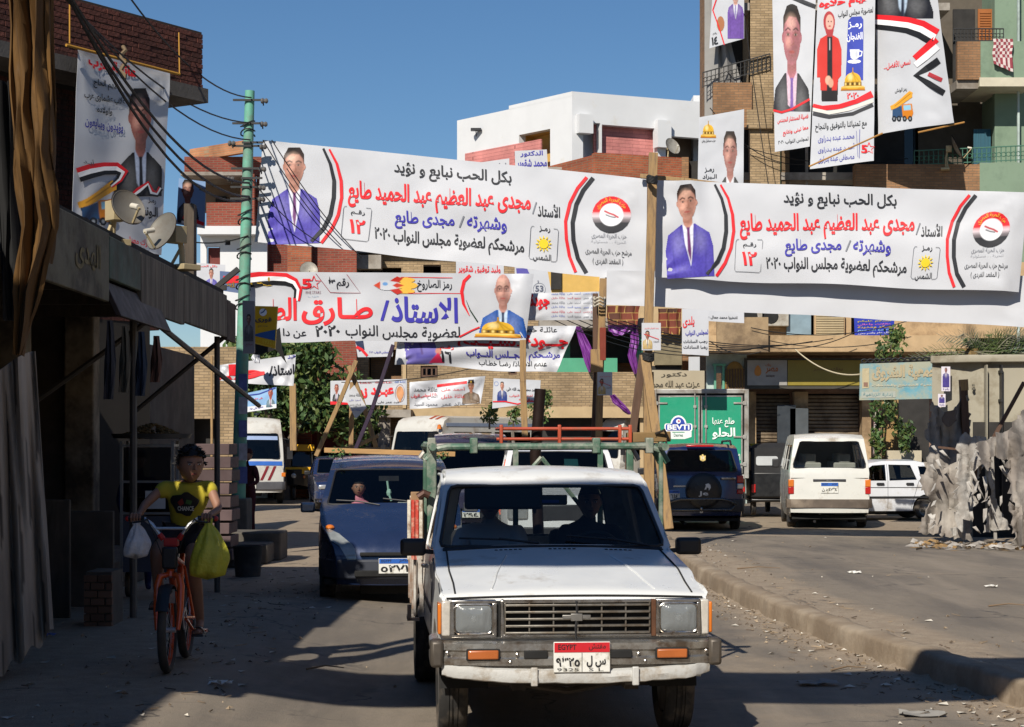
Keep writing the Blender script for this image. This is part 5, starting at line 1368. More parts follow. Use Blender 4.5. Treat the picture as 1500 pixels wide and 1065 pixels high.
def tuktuk(label,u,Y,rz,front=True,z0=0.,body='#17181a'):
	"""three-wheeled taxi: nose at y = 0"""
	t=thing('auto_rickshaw',label,'tuk-tuk',(px2x(u,Y),Y,z0),rz)
	bk=mat('rickshaw black',body,.4,var=.1);yl=mat('rickshaw yellow','#e8ae1c',.5,var=.06);cv=mat('rickshaw canopy',(.015,.015,.016),.75,var=.2,scale=5)
	# floor and rear body
	a=MB();a.box(-.62,.62,.9,2.55,.32,.42);a.box(-.64,.64,1.55,2.6,.42,.95);a.box(-.62,.62,2.5,2.62,.42,1.05);a.build('body',bk,t,bevel=.05,seg=3)
	# nose
	a=MB();a.add([(-.30,.32,.45),(.30,.32,.45),(.36,.30,.98),(-.36,.30,.98),(-.58,.95,.35),(.58,.95,.35),(.58,.75,1.05),(-.58,.75,1.05),(0,.12,.5),(0,.10,.92)],[(0,8,9,3),(8,1,2,9),(4,0,3,7),(1,5,6,2),(3,9,2,6,7)]);a.build('nose',bk,t,solid=.02,bevel=.02)
	a=MB();a.box(-.54,.54,.24,.30,.82,1.02);a.build('yellow_band',yl,t,bevel=.01)
	a=MB();a.lathe([(0,.05),(.07,.04),(.085,0)],14,Matrix.Translation((0,.12,.76)) @ Matrix.Rotation(R(90),4,'X'));a.build('headlight',M_CLEAR,t,smooth=True)
	for x in (-.3,.3):a=MB();a.ball((x,.3,.72),(.05,.03,.05),8,6);a.build('indicator',M_AMB,t)
	a=MB()
	for sg in (-1,1):a.tube([(sg*.56,.75,1.02),(sg*.52,.98,1.62),(sg*.55,1.2,1.68),(sg*.58,2.5,1.62),(sg*.60,2.58,1.0)],.02,6)
	a.build('canopy_frame',M_BLACK,t)
	a=MB();vs=[]
	ys=[(.92,1.60),(1.15,1.70),(1.8,1.74),(2.4,1.70),(2.62,1.60)]
	for y,z in ys:
		for k in range(9):b_=-1 +k/4;vs.append((b_*.62,y,z - .14*b_**4))
	a.add(vs,[(j*9+i,j*9+i+1,(j+1)*9+i+1,(j+1)*9+i) for j in range(4) for i in range(8)]);a.build('canopy',cv,t,smooth=True,solid=.02)
	a=MB();a.box(-.60,.60,2.60,2.62,1.02,1.62);a.build('rear_curtain',cv,t)
	a=MB();a.add([(x,2.635,z) for x,z in rrect(-.02,1.2,.50,1.42,.05)],[tuple(range(20))]);a.build('rear_window',mat('milky plastic','#b9bcbc',.4,var=.1),t,solid=.006)
	a=MB();a.box(-.60,.60,.88,.92,1.52,1.72);a.build('yellow_visor',yl,t,bevel=.01)
	a=MB();a.add([(-.50,.80,1.04),(.50,.80,1.04),(.48,.95,1.52),(-.48,.95,1.52)],[(0,1,2,3)]);a.build('windscreen',M_TINT,t)
	a=MB();a.box(-.5,.5,1.9,2.3,.95,1.05);a.box(-.5,.5,2.35,2.48,1.0,1.4);a.box(-.2,.2,1.15,1.45,.6,.75);a.build('seat',M_SEAT,t,bevel=.03)
	for x in (-.56,.56):a=MB();a.box(x-.05,x+.05,2.6,2.66,.55,.75);a.build('tail_light',M_REDL,t,bevel=.01)
	a=MB();a.tube([(0,.45,.25),(0,.55,.8)],.03,6);a.box(-.1,.1,.18,.62,.44,.5);a.build('fork',M_UNDER,t)
	make_wheel(t,0,.42,.22,.10,1)
	for sg in (-1,1):make_wheel(t,sg*.52,2.15,.22,.11,sg)
	return t
tuktuk('black tuk-tuk with a yellow visor and yellow nose band at the far left',430,57.6,R(4))
tk=tuktuk('black three-wheeled taxi seen from behind between the green truck and white minibus',1122,47.5,R(178),z0=.05,body='#0e0e10')

def fridge_truck():
	Y=44.5
	t=thing('box_truck','refrigerated truck with green rear doors behind the dark blue off-roader','truck',(px2x(1026,Y),Y,.03),R(-4))
	W,H,z0=2.26,3.02,.95
	gr=mat('truck green',(.02,.30,.17),.35,var=.04,coat=.4);st=mat('door frame steel',(.42,.41,.38),.4,.4,var=.12,scale=4,dirt=(.2,.16,.12),damt=.4);bl=mat('truck blue',(.06,.22,.42),.4,var=.08,coat=.3)
	a=MB();a.box(-W/2,W/2,.06,4.2,z0,H);a.build('cargo_box',bl,t,bevel=.02)
	# aluminium frame round the doors
	a=MB();a.box(-W/2-.01,-W/2+.09,-.02,.08,z0-.03,H+.01);a.box(W/2-.09,W/2+.01,-.02,.08,z0-.03,H+.01);a.box(-W/2+.09,W/2-.09,-.02,.08,H-.09,H+.01);a.box(-W/2+.09,W/2-.09,-.02,.08,z0-.03,z0+.06);a.build('door_frame',st,t,bevel=.01)
	a=MB();a.box(-W/2+.09,W/2-.09,.03,.059,z0+.06,H-.09);a.build('door_gap',M_UNDER,t)
	for sg in (-1,1):
		x0,x1=(sg*.05,sg*(W/2-.17));x0,x1=min(x0,x1),max(x0,x1)
		d=MB();d.box(x0,x1,-.005,.03,z0+.12,H-.17);do=d.build('door',gr,t,bevel=.01)
		fr=MB()
		for a_ in ((x0-.03,x0,z0+.09,H-.14),(x1,x1+.03,z0+.09,H-.14)):fr.box(a_[0],a_[1],-.012,.032,a_[2],a_[3])
		fr.box(x0,x1,-.012,.032,H-.17,H-.14);fr.box(x0,x1,-.012,.032,z0+.09,z0+.12);fr.build('door_edge',st,do)
		rd=MB();xr=sg*.13;rd.tube([(xr,-.03,z0+.0),(xr,-.03,H-.05)],.016,8)
		for z in (z0+.3,z0+.75,z0+1.2,H-.4):rd.box(xr-.035,xr+.035,-.05,-.005,z-.03,z+.03)
		rd.build('locking_bar',st,do)
		for z in (H-.32,z0+.95,z0+.3):
			h=MB();xe=sg*(W/2-.05);h.box(min(xe,xe-sg*.30),max(xe,xe-sg*.30),-.035,-.018,z-.02,z+.02);h.box(min(xe,xe-sg*.08),max(xe,xe-sg*.08),-.045,-.015,z-.045,z+.045);h.build('hinge',st,do,bevel=.005)
	# brand badge on the left door, slogan on the right one
	def flat(u,v,l):return Vector((u,-.008 - .004*l,v))
	def sh(pts,col,l,nm='emblem'):
		v,f=fill2d([pts]);me=bpy.data.meshes.new('s');me.from_pydata([flat(x,z,l) for x,z in v],[],f);link(nm,me,mat('ink ' +col,col,.5),t)
	cx,cz=-.52,2.12
	sh([(cx-.31,cz+.05),(cx+.31,cz+.05),(cx+.31,cz-.22),(cx+.15,cz-.27),(cx-.15,cz-.27),(cx-.31,cz-.22)],'#dfe6e2',1)
	sh(rrect(cx-.33,cz-.09,cx+.33,cz+.10,.05),'#f0f0f0',2);sh(arc(cx,cz+.07,.19,0,180,10,.22),'#f0f0f0',2)
	sh(rrect(cx-.30,cz-.07,cx+.30,cz+.09,.05),'#2340a0',3);sh(arc(cx,cz+.07,.155,0,180,10,.18),'#2340a0',3)
	sh(arc(cx,cz+.15,.055,0,350,12),'#e6ebf2',4);sh(arc(cx+.008,cz+.155,.025,0,350,10),'#b04a5a',5)
	def tx(s_,x0,x1,z0_,z1_,col,l=5,b_=.02):
		v,f,_=text2d(s_,b_);me=bpy.data.meshes.new('s');me.from_pydata([flat(x0+(x1-x0)*p[0],z0_+(z1_-z0_)*p[1],l) for p in v],[],f);link('lettering',me,mat('ink ' +col,col,.5),t)
	tx('BEVTI',cx-.26,cx+.26,cz-.05,cz+.075,'#f4f4f4',5,.03);tx('Dairies',cx-.11,cx+.11,cz-.21,cz-.14,'#3c6a58',3,.01)
	sh([(cx-.16,cz-.115),(cx+.16,cz-.115),(cx+.12,cz-.10),(cx-.12,cz-.10)],'#2c9a6a',3)
	tx('طلع عنها',.28,.80,2.13,2.36,'#e4efe9');tx('الحلو',.28,.82,1.84,2.12,'#e4efe9',5,.03)
	tx('٢١',.86,.94,1.35,1.5,'#d8e4de')
	# side pictures, chassis, lamps, wheels, cab far ahead
	fs=lambda u,v,l:Vector((-W/2 - .004*l,v if False else u,v))
	pp=Paint(40,60);pp.ell(.5,.2,.16,.12,'#7a5640',.2);pp.poly([(.2,1),(.3,.35),(.7,.35),(.8,1)],'#c9a95a',.05);pp.line([(.3,.5),(.7,.6)],.1,'#e9e4d6')
	me=pp.mesh(fs,.9,.35,2.55,1.5);link('side_picture',me,M_PRINT,t)
	v,f=fill2d([arc(1.6,2.3,.35,0,350,20)]);me=bpy.data.meshes.new('s');me.from_pydata([fs(a_,b_,1) for a_,b_ in v],[],f);link('side_emblem',me,mat('ink #d9dfe4','#d9dfe4',.5),t)
	a=MB();a.box(-.45,.45,.1,6.0,.62,.82);a.box(-1.08,1.08,-.02,.12,.42,.56);a.box(-1.05,1.05,.3,.36,.55,.94);a.build('chassis',M_UNDER,t)
	for sg in (-1,1):
		a=MB();a.box(min(sg*.75,sg*1.05),max(sg*.75,sg*1.05),-.05,-.02,.60,.72);a.build('tail_light',M_REDL,t,bevel=.01)
		for y in (1.0,4.9):make_wheel(t,sg*(.92),y,.40,.24,sg)
	a=MB();a.prism([(-1.0,.6),(1.0,.6),(1.0,1.6),(.88,2.35),(-.88,2.35),(-1.0,1.6)],1.5,Matrix.Translation((0,4.35,0)));a.build('cab',mat('cab white',(.6,.6,.58),.4),t,bevel=.08,seg=3)
	a=MB();a.box(-1.0,1.0,4.5,5.2,1.55,2.1);a.build('cab_window',M_TINT,t)
fridge_truck()
# ================================================================== BANNERS AND POSTERS
K,RD,BL_,W_='#24262c','#d8232c','#3a35a0','#e2e4e8'
def dome(b,x0,x1,y0,y1,fm=None):
	"""gold parliament dome"""
	p=Paint(36,36)
	p.poly([(.0,.97),(.03,.80),(.14,.78),(.16,.62),(.84,.62),(.86,.78),(.97,.80),(1,.97)],'#c8961e')
	p.ell(.5,.60,.34,.36,'#d9a92c',.05);p.poly([(.47,.25),(.48,.04),(.52,.04),(.53,.25)],'#b8861a')
	p.poly([(.14,.62),(.86,.62),(.86,.78),(.14,.78)],'#8a6412')
	for k in range(7):p.poly([(.18+.095*k,.65),(.23+.095*k,.65),(.23+.095*k,.76),(.18+.095*k,.76)],'#3a2c10' if k % 2 else '#e9cf7a',cut=False)
	for k in (-2,-1,0,1,2):p.line([(.5,.26),(.5+.13*k,.6)],.02,'#7e5c12',.7,False)
	p.ell(.4,.42,.1,.14,'#f6e2a0',1,.7,False);p.line([(.03,.82),(.97,.82)],.03,'#f0d890',.8,False);p.line([(.03,.93),(.97,.93)],.04,'#a02c20',.8,False)
	b.pic(p,x0,x1,y0,y1,2,fm,'gold_dome');return b
def crane(b,x0,x1,y0,y1,fm=None):
	p=Paint(40,44)
	p.poly([(.1,.62),(.6,.45),(.95,.5),(.97,.80),(.1,.88)],'#2c4a6e');p.poly([(.5,.45),(.95,.42),(1,.72),(.9,.92),(.55,.9)],'#d07c1e')
	p.poly([(.58,.48),(.9,.46),(.92,.62),(.6,.64)],'#8cc0d8');p.poly([(.0,.50),(.2,.42),(.85,.02),(.98,.06),(.96,.22),(.3,.55),(.05,.62)],'#e0a032')
	p.line([(.2,.5),(.9,.1)],.03,'#8a5a14',.8,False)
	for x in (.18,.38,.62,.86):p.ell(x,.90,.09,.09,'#15181c',.1);p.ell(x,.90,.04,.04,'#8a8f96',.2,1,False)
	b.pic(p,x0,x1,y0,y1,2,fm,'crane_picture');return b
def star5(b,x0,x1,y0,y1,fm=None):
	cx,cy,r=x0 +(x1-x0)*.62,(y0+y1)/2,(y1-y0)*.55
	pts=[(cx +r*(1 if i % 2 == 0 else .42)*math.sin(i*math.pi/5),cy - r*(1 if i % 2 == 0 else .42)*math.cos(i*math.pi/5)) for i in range(11)]
	b.stroke(pts,r*.13,RD,2,fm,'star_emblem');b.text('5',x0,x0+(x1-x0)*.5,cy+r*.1,cy+r*.1,(y1-y0)*.75,RD,.03,3,fm);return b
def ribbon(b,pts,w,fm=None,cols=(RD,'#f0f1f3','#1d1e22')):
	n=len(pts)
	for k,c in enumerate(cols):
		q=[]
		for i,p in enumerate(pts):
			a_,c_=pts[max(i-1,0)],pts[min(i+1,n-1)];d=Vector((c_[0]-a_[0],c_[1]-a_[1])).normalized()
			ww=w[i] if isinstance(w,(list,tuple)) else w
			q.append((p[0] - d.y*(k-1)*ww,p[1] +d.x*(k-1)*ww))
		b.stroke(q,w if not isinstance(w,(list,tuple)) else list(w),c,2,fm,'flag_ribbon')
	return b
def circ(cx,cy,r,n=24,ry=None):return arc(cx,cy,r,0,360*(n-1)/n,n-1,ry)

def main_content(b,fm):
	T=lambda *a,**k:b.text(*a,fm=fm,**k)
	p=man(Paint(74,112),.575,.0,.165,.19,'#5046a8','#e6e8f2','#6e3a72','#c99482','#2a2422',lap='#2b2480',sw=.43)
	b.pic(p,380,471,216,357,1,fm)
	b.stroke([(477,218),(487,240),(492.5,265),(492,290),(487,315),(477,335),(459,354)],[3.5,4.5,5.5,6,6,6,5],K,3,fm)
	b.stroke([(486,219),(497,240),(503,265),(504,290),(499,315),(489,337),(474,357)],[3,4,5,5,5,5,4.5],RD,2,fm)
	b.stroke([(863,260),(850,276),(839,298),(833,324),(834,350),(838,375),(847,398)],4.6,RD,2,fm)
	b.stroke([(872,261),(858,279),(848,300),(843,326),(844,352),(850,378),(862,399)],6,K,2,fm)
	T('بكل الحب نبايع و نؤيد',583,755,248.5,264.5,25,bold=.02)
	T('مجدى عبد العظيم عبد الحميد طايع',513.5,783,284,302,40,RD,bold=.03)
	T('الأستاذ',793,825,308,310,19,bold=.02);T('/',785,792,305,306,18,'#7d8088',bold=0)
	T('وشهرته',690,748,328,333,24,BL_,bold=.025);T('/',678,687,325,326,17,'#7d8088',bold=0);T('مجدى طايع',584,672,321,327,27,BL_,bold=.025)
	T('مرشحكم لعضوية مجلس النواب ٢٠٢٠',554,773,345.5,366.5,27,bold=.022)
	for q in ([(512,303),(509,303),(507,306),(503.5,348),(505,351),(542,355),(545,353),(549.5,309),(548,306),(541,305.5)],[(788,332.5),(785,332),(783,335),(780,377),(782,380),(789,381)],[(816,335.5),(821,336),(823,339),(820,381),(818,383),(812,383)]):
		b.stroke(q,.7,'#5c5f66',2,fm,'box_outline')
	T('رقـم',518,539,312,314,9);T('١٢',516,540,332,334.5,21,RD,bold=.03)
	T('رمـز',795,811,336,337.5,9);T('الشمس',786,812,377,379,12)
	c=(801.5,357.5)
	b.poly(circ(*c,7,18),'#e3c62a',3,fm,name='sun_symbol')
	for i in range(12):
		a=i*math.pi/6;u=lambda r,t:(c[0]+r*math.cos(t),c[1]+r*math.sin(t))
		b.poly([u(8,a-.2),u(12.5,a),u(8,a+.2)],'#e3c62a',3,fm,name='sun_symbol')
	p=Paint(48,48)
	for r_,cc in ((.5,'#d8232c'),):p.ell(.5,.5,.5,.5,cc,.03)
	for k in range(24):y=.42 +.012*k;p.rgb[int(y*72):]=p.rgb[int(y*72):]*.86 +np.array(hx('#d9dce2' if k < 11 else '#2a2b30'))*.14
	p.rgb[51:]=hx('#2a2b30');p.ell(.5,.5,.31,.31,'#e6e8ec',.04)
	p.line([(.33,.40),(.45,.46),(.56,.50),(.67,.57)],.05,'#b8343c',1,False);p.line([(.36,.50),(.47,.55),(.6,.58)],.035,'#55585e',1,False)
	b.pic(p,870.5,925,288,342,1,fm,'party_logo')
	pol=lambda x,y,l:fm(897.7 +(22 - y)*math.cos(R(180 - x)),315 - (22 - y)*math.sin(R(180 - x)),l)
	b.text('حزب الحرية المصرى',25,155,0,0,8,'#e6c23a',.0,3,pol)
	T('حزب الحرية المصرى',870,919,345,347.5,9,'#7d8088',bold=.0);T('الحرية . . مسئولية',869,918,353,355.5,6,'#b4b7bd',bold=0)
	T('مرشح حزب الحرية المصرى',861,926,368,373,12,bold=.0);T('( المقعد الفردى )',871,914,382,385,10,bold=.0)
GB='street banners hung between the poles'
A=Banner('long white banner tied to the green pole, with sun symbol and purple suit','banner',[(385,205),(948,262),(946,412),(373,353)],[33.6,32.2,32.2,33.6],.05,GB,nx=80,ny=18,seed=1)
main_content(A,A.f);A.done()
B=Banner('long white banner right of the tall timber post, with sun and purple suit','banner',[(961,264),(1506,282),(1493,428),(959,407)],[31.9,30.6,30.6,31.9],.05,GB,nx=80,ny=18,seed=4,
		   curl=lambda u,v:.10*math.exp(-((u-.095-.05*v)/.03)**2)*(1.3-v) +.06*math.exp(-((u-.16)/.03)**2)*v - .12*max(0,u-.96)/.04*v)
main_content(B,lambda x,y,l:B.uv(*A.inv(x,y),l));B.done()
N_=Banner('blank white cloth strip stretched below the right long banner','banner',[(889,396),(1512,404),(1512,480),(888,446)],[32.3,30.85,30.85,32.3],.03,GB,nx=60,ny=12,seed=9);N_.done()

C=Banner('white banner with a rocket and a blue suited man, below the long banner','banner',[(362,398),(782,401),(770,499),(362,501)],[39.3,39.7,39.7,39.3],.06,GB,nx=60,ny=16,seed=12,curl=lambda u,v:.05*math.sin(u*60)*max(0,u-.8)*4*(1-v))
C.text('الاستاذ',572,670,452,455,38,BL_,.03).text('/',556,569,455,455,30,BL_,.02).text('طـارق',441,545,456,457,42,RD,.03).text('الطـ',386,434,452,452,34,RD,.03)
C.text('لعضوية مجلس النواب',505,673,486.5,489,21).text('٢٠٢٠',461,497,485,485,16,bold=.03).text('عن دا',414,448,487,488,14)
C.stroke([(462,401),(483,428.5),(527,429.5),(507,402)],.9,'#8a2a3a').text('رقم',492,510,416,416,16).text('٣',480,490,413,413,18,bold=.05)
C.stroke([(586,406),(662,407)],.9,RD).stroke([(580,429),(674,430)],.9,RD).text('رمز الصاروخ',610,661,418,419,18,bold=.01)
p=Paint(64,26)
p.ell(.72,.2,.2,.14,'#e8b84a',.9);p.ell(.74,.5,.24,.2,'#e8b84a',.9);p.ell(.72,.82,.2,.14,'#e8b84a',.9)
p.poly([(.0,.5),(.18,.25),(.5,.2),(.62,.5),(.5,.8),(.18,.75)],'#c9ccd2',.03);p.poly([(0,.5),(.15,.28),(.15,.72)],'#c8452c');p.poly([(.36,.25),(.52,0),(.66,.1),(.56,.34)],'#b82c22');p.poly([(.36,.75),(.52,1),(.66,.9),(.56,.66)],'#b82c22');p.poly([(.42,.5),(.52,.36),(.68,.5),(.52,.64)],'#c03a26')
p.ell(.26,.42,.06,.1,'#6a9ad0',.2,1,False)
C.pic(p,546,612,405,431,2,name='rocket_picture')
star5(C,441,470,405,424);C.text('FIVE STARS',447,469,428,428,4,'#8d6a74',0).text('حزب',450,466,434,434,3,'#8aa0b8',0)
ribbon(C,[(364,411),(380,409),(400,408),(418,409),(430,414),(436,424),(434,440)],[7,7,6,6,5,4,3])
C.text('إيد',376,399,413,413,13,'#b8962e',.03,3).text('×',363,372,416,416,6,'#b8962e',.0,3)
C.pic(man(Paint(58,70),.52,.0,.155,.25,'#2b5aa8','#c4d8ea','#1e2c50','#c9968a','#c09c80',True,True,sw=.47,lap='#153a78'),698,772,402,494,1)
C.stroke([(688,403),(679,412),(675.5,427),(678,445),(687,463)],[4.5,5,5,4,1],RD,2).stroke([(682,440),(688,455),(699,472)],[.6,1.6,2],'#1f3a2c',3)
C.stroke([(672,494),(690,485),(702,480)],2.2,RD,3);dome(C,694,764,464,496);C.done()

D=Banner('white banner numbered sixteen sagging under the rocket banner','banner',[(585,478),(845,477),(815,547),(578,533)],[39.6,40,40,39.6],.09,GB,nx=50,seed=15,curl=lambda u,v:.06*math.sin(v*9+u*6))
D.text('عائلـة خطـاب',752,816,483,484,10).text('جـــودة السـيــدى',670,832,499,502,23,RD,.04).text('مرشـحكم لمجــلس النــواب',682,821,518,523,15,BL_,.025)
D.text('عنهم الاستاذ/ رضـا خطـاب',701,800,531,536,12).text('رقـم',644,664,510,511,8,RD).text('١٦',645,661,523,525,17,bold=.03)
p=Paint(40,26);p.poly([(.0,0),(.75,0),(.85,.6),(.7,1),(.05,1)],'#6a62a6',.05);p.poly([(.3,.55),(.75,.5),(.8,.75),(.3,.8)],'#544c96',.05);p.ell(.86,.5,.08,.14,'#b87a6a',.3);p.line([(.4,0),(.45,.6)],.05,'#48306a',.8,False);p.poly([(.62,.98),(.85,.55),(1,.98)],'#c02a50')
D.pic(p,592,650,497,534,1);D.done()

def names(b,x0,x1,y0,y1,rows,cols_,cols=('#4b62b0','#c03a4a','#6a6d76'),w=None):
	b.join=True
	ws=['عائلة محمد','أحمد على','الحاج حسن','عائلة خليل','محمود السيد','خالد عمر'];r=random.Random(int(x0));k=0
	for j in range(rows):
		for i in range(cols_):
			dx=(x1-x0)/cols_;y=y0 +(y1-y0)*j/max(1,rows-1)
			b.text(ws[k % 6],x0+dx*i+dx*.06,x0+dx*(i+1)-dx*.08,y,y,min((y1-y0)/max(1,rows-1)*.6,7),cols[(j if r.random() < .7 else k) % len(cols)],.0);k +=1
	b.join=False
	return b
E_=Banner('white banner with columns of small blue names left of the timber post','banner',[(768,430),(880,427),(872,467),(768,471)],40,.05,GB,seed=17)
E_.text('جودة',775,805,443,443,24,RD,.05);names(E_,806,876,430,463,6,3);E_.done()
F_=Banner('white banner with large red lettering behind the green pole','banner',[(320,535),(433,519),(430,566),(320,557)],38,.06,GB,seed=19)
F_.text('استاذ/',394,431,543,541,15,K,.03).text('حـلـ',318,388,546,542,22,RD,.07).text('حـد',421,433,523,521,5,BL_);F_.done()
G_=Banner('small sky blue poster with a portrait behind the green pole','banner',[(356,577),(405,567),(405,598),(356,604)],42,.03,GB,seed=21,cloth='#8db4dc')
G_.text('على خطى الخير',363,385,585,583,4,RD).text('عمارة على طه',366,386,599,596,4,BL_).pic(man(Paint(20,26),.5,.0,.2,.25,'#5d7a88',skin='#b05048'),389,404,568,597,1).stroke([(356,580),(380,577),(404,568)],1.6,'#2c3c9a').poly([(357,596),(405,592),(405,598),(357,604)],W_);G_.done()
H_=Banner('white banner with red lettering and an oval portrait at its right end','banner',[(484,558),(596,555),(596,593),(484,593)],50,.02,GB,seed=23)
H_.text('عبـود',543,577,575,574,15,RD,.06).text('ند',524,538,576,576,15,RD,.05).text('إرادة الله',578,594,560,559,5,'#4b74c0').text('عائلة عمار',520,575,561,560,4,'#c05a60').text('عبد عمر على',553,585,589,589,4).stroke(circ(586,576,7,20,13)+[(593,576)],.5,'#8a5a4a')
H_.pic(Paint(16,26).ell(.5,.45,.45,.42,'#c98f62',.1).poly([(.2,.7),(.8,.7),(.6,1),(.4,1)],'#c98f62'),580,592,565,588,2).pic(man(Paint(20,26),.5,.0,.2,.22,'#1c1c24',skin='#b86a58',hair='#7a2c28'),486,500,563,590,1).poly([(484,588),(520,591),(520,593),(484,593)],RD,2);H_.done()
I_=Banner('white banner with a capped officer portrait on the beige brick wall','banner',[(600,560),(711,551),(704,592),(600,599)],52,.05,GB,seed=25,curl=lambda u,v:.04*math.sin(u*9+v*5))
I_.poly([(640,563),(684,558),(684,562),(640,567)],RD,1);names(I_,604,684,570,592,3,2,(K,RD,'#5a5c64'));I_.text('٢٠٢٠ لمجلس النواب',602,640,581,578,6,RD,.02)
I_.pic(man(Paint(30,40),.5,.12,.14,.19,'#6e5c4a','#8a7660',None,'#b07a60',hat='#1c1c20',open_=True,sw=.46),676,704,553,592,1);I_.done()
J_=Banner('small white banner with blue suited man behind a leaning post','banner',[(723,554),(792,557),(790,590),(721,598)],50,.03,GB,seed=27)
J_.pic(man(Paint(26,36),.5,.0,.15,.19,'#2a3e80','#e8e8ec','#3a2a3a'),727,744,559,588,1).text('محمد محمود عبد الله على',742,789,570,572,6,bold=.02).text('لمجلس النواب',746,780,580,580,4,RD)
J_.text('رقم ٩',760,780,587,586,5,RD).stroke([(722,588),(740,588),(758,592),(775,588),(789,589)],1.8,RD,2).stroke(circ(727,562,3)+[(730,562)],.4,'#4b74c0');J_.done()
for lab,px,Y,ts in (
	('white banner with red lettering half hidden under the long left banner',[(668,372),(738,380),(738,404),(668,404)],46,[('وليد توفيق شقوير',671,733,395,396,14,RD)]),
	('pale board with purple lettering on the brick parapet behind the long banner',[(754,221),(801,219),(803,254),(755,252)],60,[('الدكتور',762,795,226,225,9,BL_),('محمد شقوير',757,801,241,240,15,BL_)]),
	('pale cloth lettered in grey left of the purple lettered board',[(690,240),(746,232),(746,258),(690,258)],62,[('أبو أمانـى',716,742,244,243,9,'#6d6d78')]),
	('white poster numbered fifty-three hanging under the long left banner',[(754,385),(800,385),(808,430),(754,432)],47,[('53',784,796,423,423,9,'#5b6070'),('أ',786,790,413,413,4,'#5b6070')]),
	('white banner with black lettering behind the right end of the blank strip',[(1030,452),(1090,458),(1090,473),(1030,470)],44,[('انتخبوا محمد جمال علوم',1030,1080,465,466,6,K)]),
	('white banner with red and blue lettering beside the bank corner',[(999,452),(1038,454),(1038,521),(999,519)],43,[('يلدى',1000,1017,473,471,16,RD),('لمجلس النواب',1004,1037,489,487,9,BL_),('رجب السادات',1001,1036,501,500,6,K),('رضا السادات',1001,1036,509,509,6,K)]),
	('small white banner with blue lettering above the tree',[(520,497),(578,499),(575,522),(524,523)],46,[('لمجلس النواب ٢٠٢٠',541,570,516,516,4,BL_)])):
	b=Banner(lab,'banner',px,Y,.02,GB,nx=16,ny=6,seed=Y+int(px[0][0]))
	for t in ts:b.text(*t[:-1],t[-1],.02)
	if Y == 46 and px[0][0] == 520:b.poly([(520,500),(532,499),(534,512),(526,515)],'#2c3450').stroke([(522,508),(530,512),(538,521)],4,RD,2)
	if 'fifty' in lab:b.stroke(circ(790,424,9,24)+[(799,424)],.5,'#5b6070').poly([(756,393),(772,393),(776,402),(757,403)],'#5a55a0')
	b.done()
# round logo left of the pole and purple man banner far left
b=Banner('small white banner with a purple suited man between canopy and green pole','banner',[(287,385),(330,388),(330,422),(287,418)],40,.02,GB,nx=12,ny=6,seed=31)
b.pic(man(Paint(24,26),.5,.05,.14,.22,'#5046a8',skin='#b88070'),299,320,392,421,1).text('بكل الحب',290,318,390,390,4,RD);b.done()
b=Banner('flag-striped banner with gold lettering left of the green pole','banner',[(322,397),(362,400),(362,431),(322,425)],39,.02,GB,nx=12,ny=6,seed=33,cloth='#5a6a8c')
b.poly([(327,404),(362,404),(362,414),(327,415)],RD,1).text('إيد',330,346,417,417,8,'#8a6c22',.03).text('يد',350,360,412,412,8,'#b8962e',.03);b.done()

# ---- posters hanging on the right apartment block
PB='election posters on the right apartment block'
b=Banner('white poster with purple jacket and number fourteen on the right block','poster',[(1044,-14),(1090,-16),(1090,57),(1039,71)],55.0,.02,PB,nx=14,ny=20,seed=41,vert=True)
b.pic(man(Paint(30,50),.55,-.28,.2,.17,'#6a4a9a','#dadbe4','#8a80b0','#d8a898',sw=.42),1062,1090,0,57,1).pic(Paint(12,20).ell(.5,.5,.5,.5,'#a8704a',.2),1050,1061,24,46,1).stroke([(1051,-6),(1044,15),(1053,40),(1061,66)],1.8,RD,2).text('١٤',1042,1052,61,59,12,bold=.04).text('رقم',1044,1050,50,49,4);b.done()
b=Banner('white poster with a large dark suited man, left of the poster of the woman','poster',[(1131,-20),(1196,-26),(1186,214),(1135,223)],[54.2,53.9,53.9,54.2],.035,PB,nx=18,ny=40,seed=43,vert=True)
b.pic(man(Paint(60,150),.5,.02,.235,.275,'#26262c','#d8b8c8','#7a5aa0','#b4707a','#1c1614',sw=.52),1133,1187,6,163,1).stroke([(1133,162),(1145,165),(1160,160),(1186,145)],3.2,RD,3).stroke([(1150,-8),(1170,0),(1195,10)],6,K,2)
b.text('فضيلة المستشار المهندس',1139,1184,178,170,9,RD,.02).text('معا نبنى ونتابع',1147,1184,196,187,9,RD,.02).text('لمجلس النواب ٢٠٢٠',1140,1184,210,203,7);b.done()
b=Banner('white poster with a woman in a red jacket and a blue panel with a cup','poster',[(1199,-22),(1282,-26),(1280,236),(1186,247)],[53.7,52.9,52.9,53.7],.035,PB,nx=22,ny=44,seed=45,vert=True)
p=Paint(52,150)
p.poly([(.2,.98),(.16,.55),(.86,.55),(.82,.98)],'#1c1a1c',.02)
p.poly([(.02,.72),(.02,.42),(.16,.30),(.40,.26),(.62,.26),(.86,.30),(.98,.42),(.96,.70),(.84,.74),(.80,.86),(.60,.86),(.58,.4),(.46,.4),(.40,.86),(.16,.86),(.14,.72)],'#c8342c',.02)
p.poly([(.42,.27),(.62,.27),(.62,.82),(.42,.82)],'#1e1c20',.01);p.line([(.52,.3),(.52,.42)],.03,'#c8c8cc',1,False)
p.ell(.50,.12,.22,.115,'#a8383c',.05);p.ell(.52,.125,.15,.085,'#d8a898',.06);p.poly([(.34,.2),(.68,.2),(.62,.28),(.42,.28)],'#a8383c',.02)
p.ell(.47,.115,.025,.008,'#3a2420',.4,1,False);p.ell(.58,.115,.025,.008,'#3a2420',.4,1,False);p.ell(.52,.165,.05,.008,'#a04a48',.4,1,False)
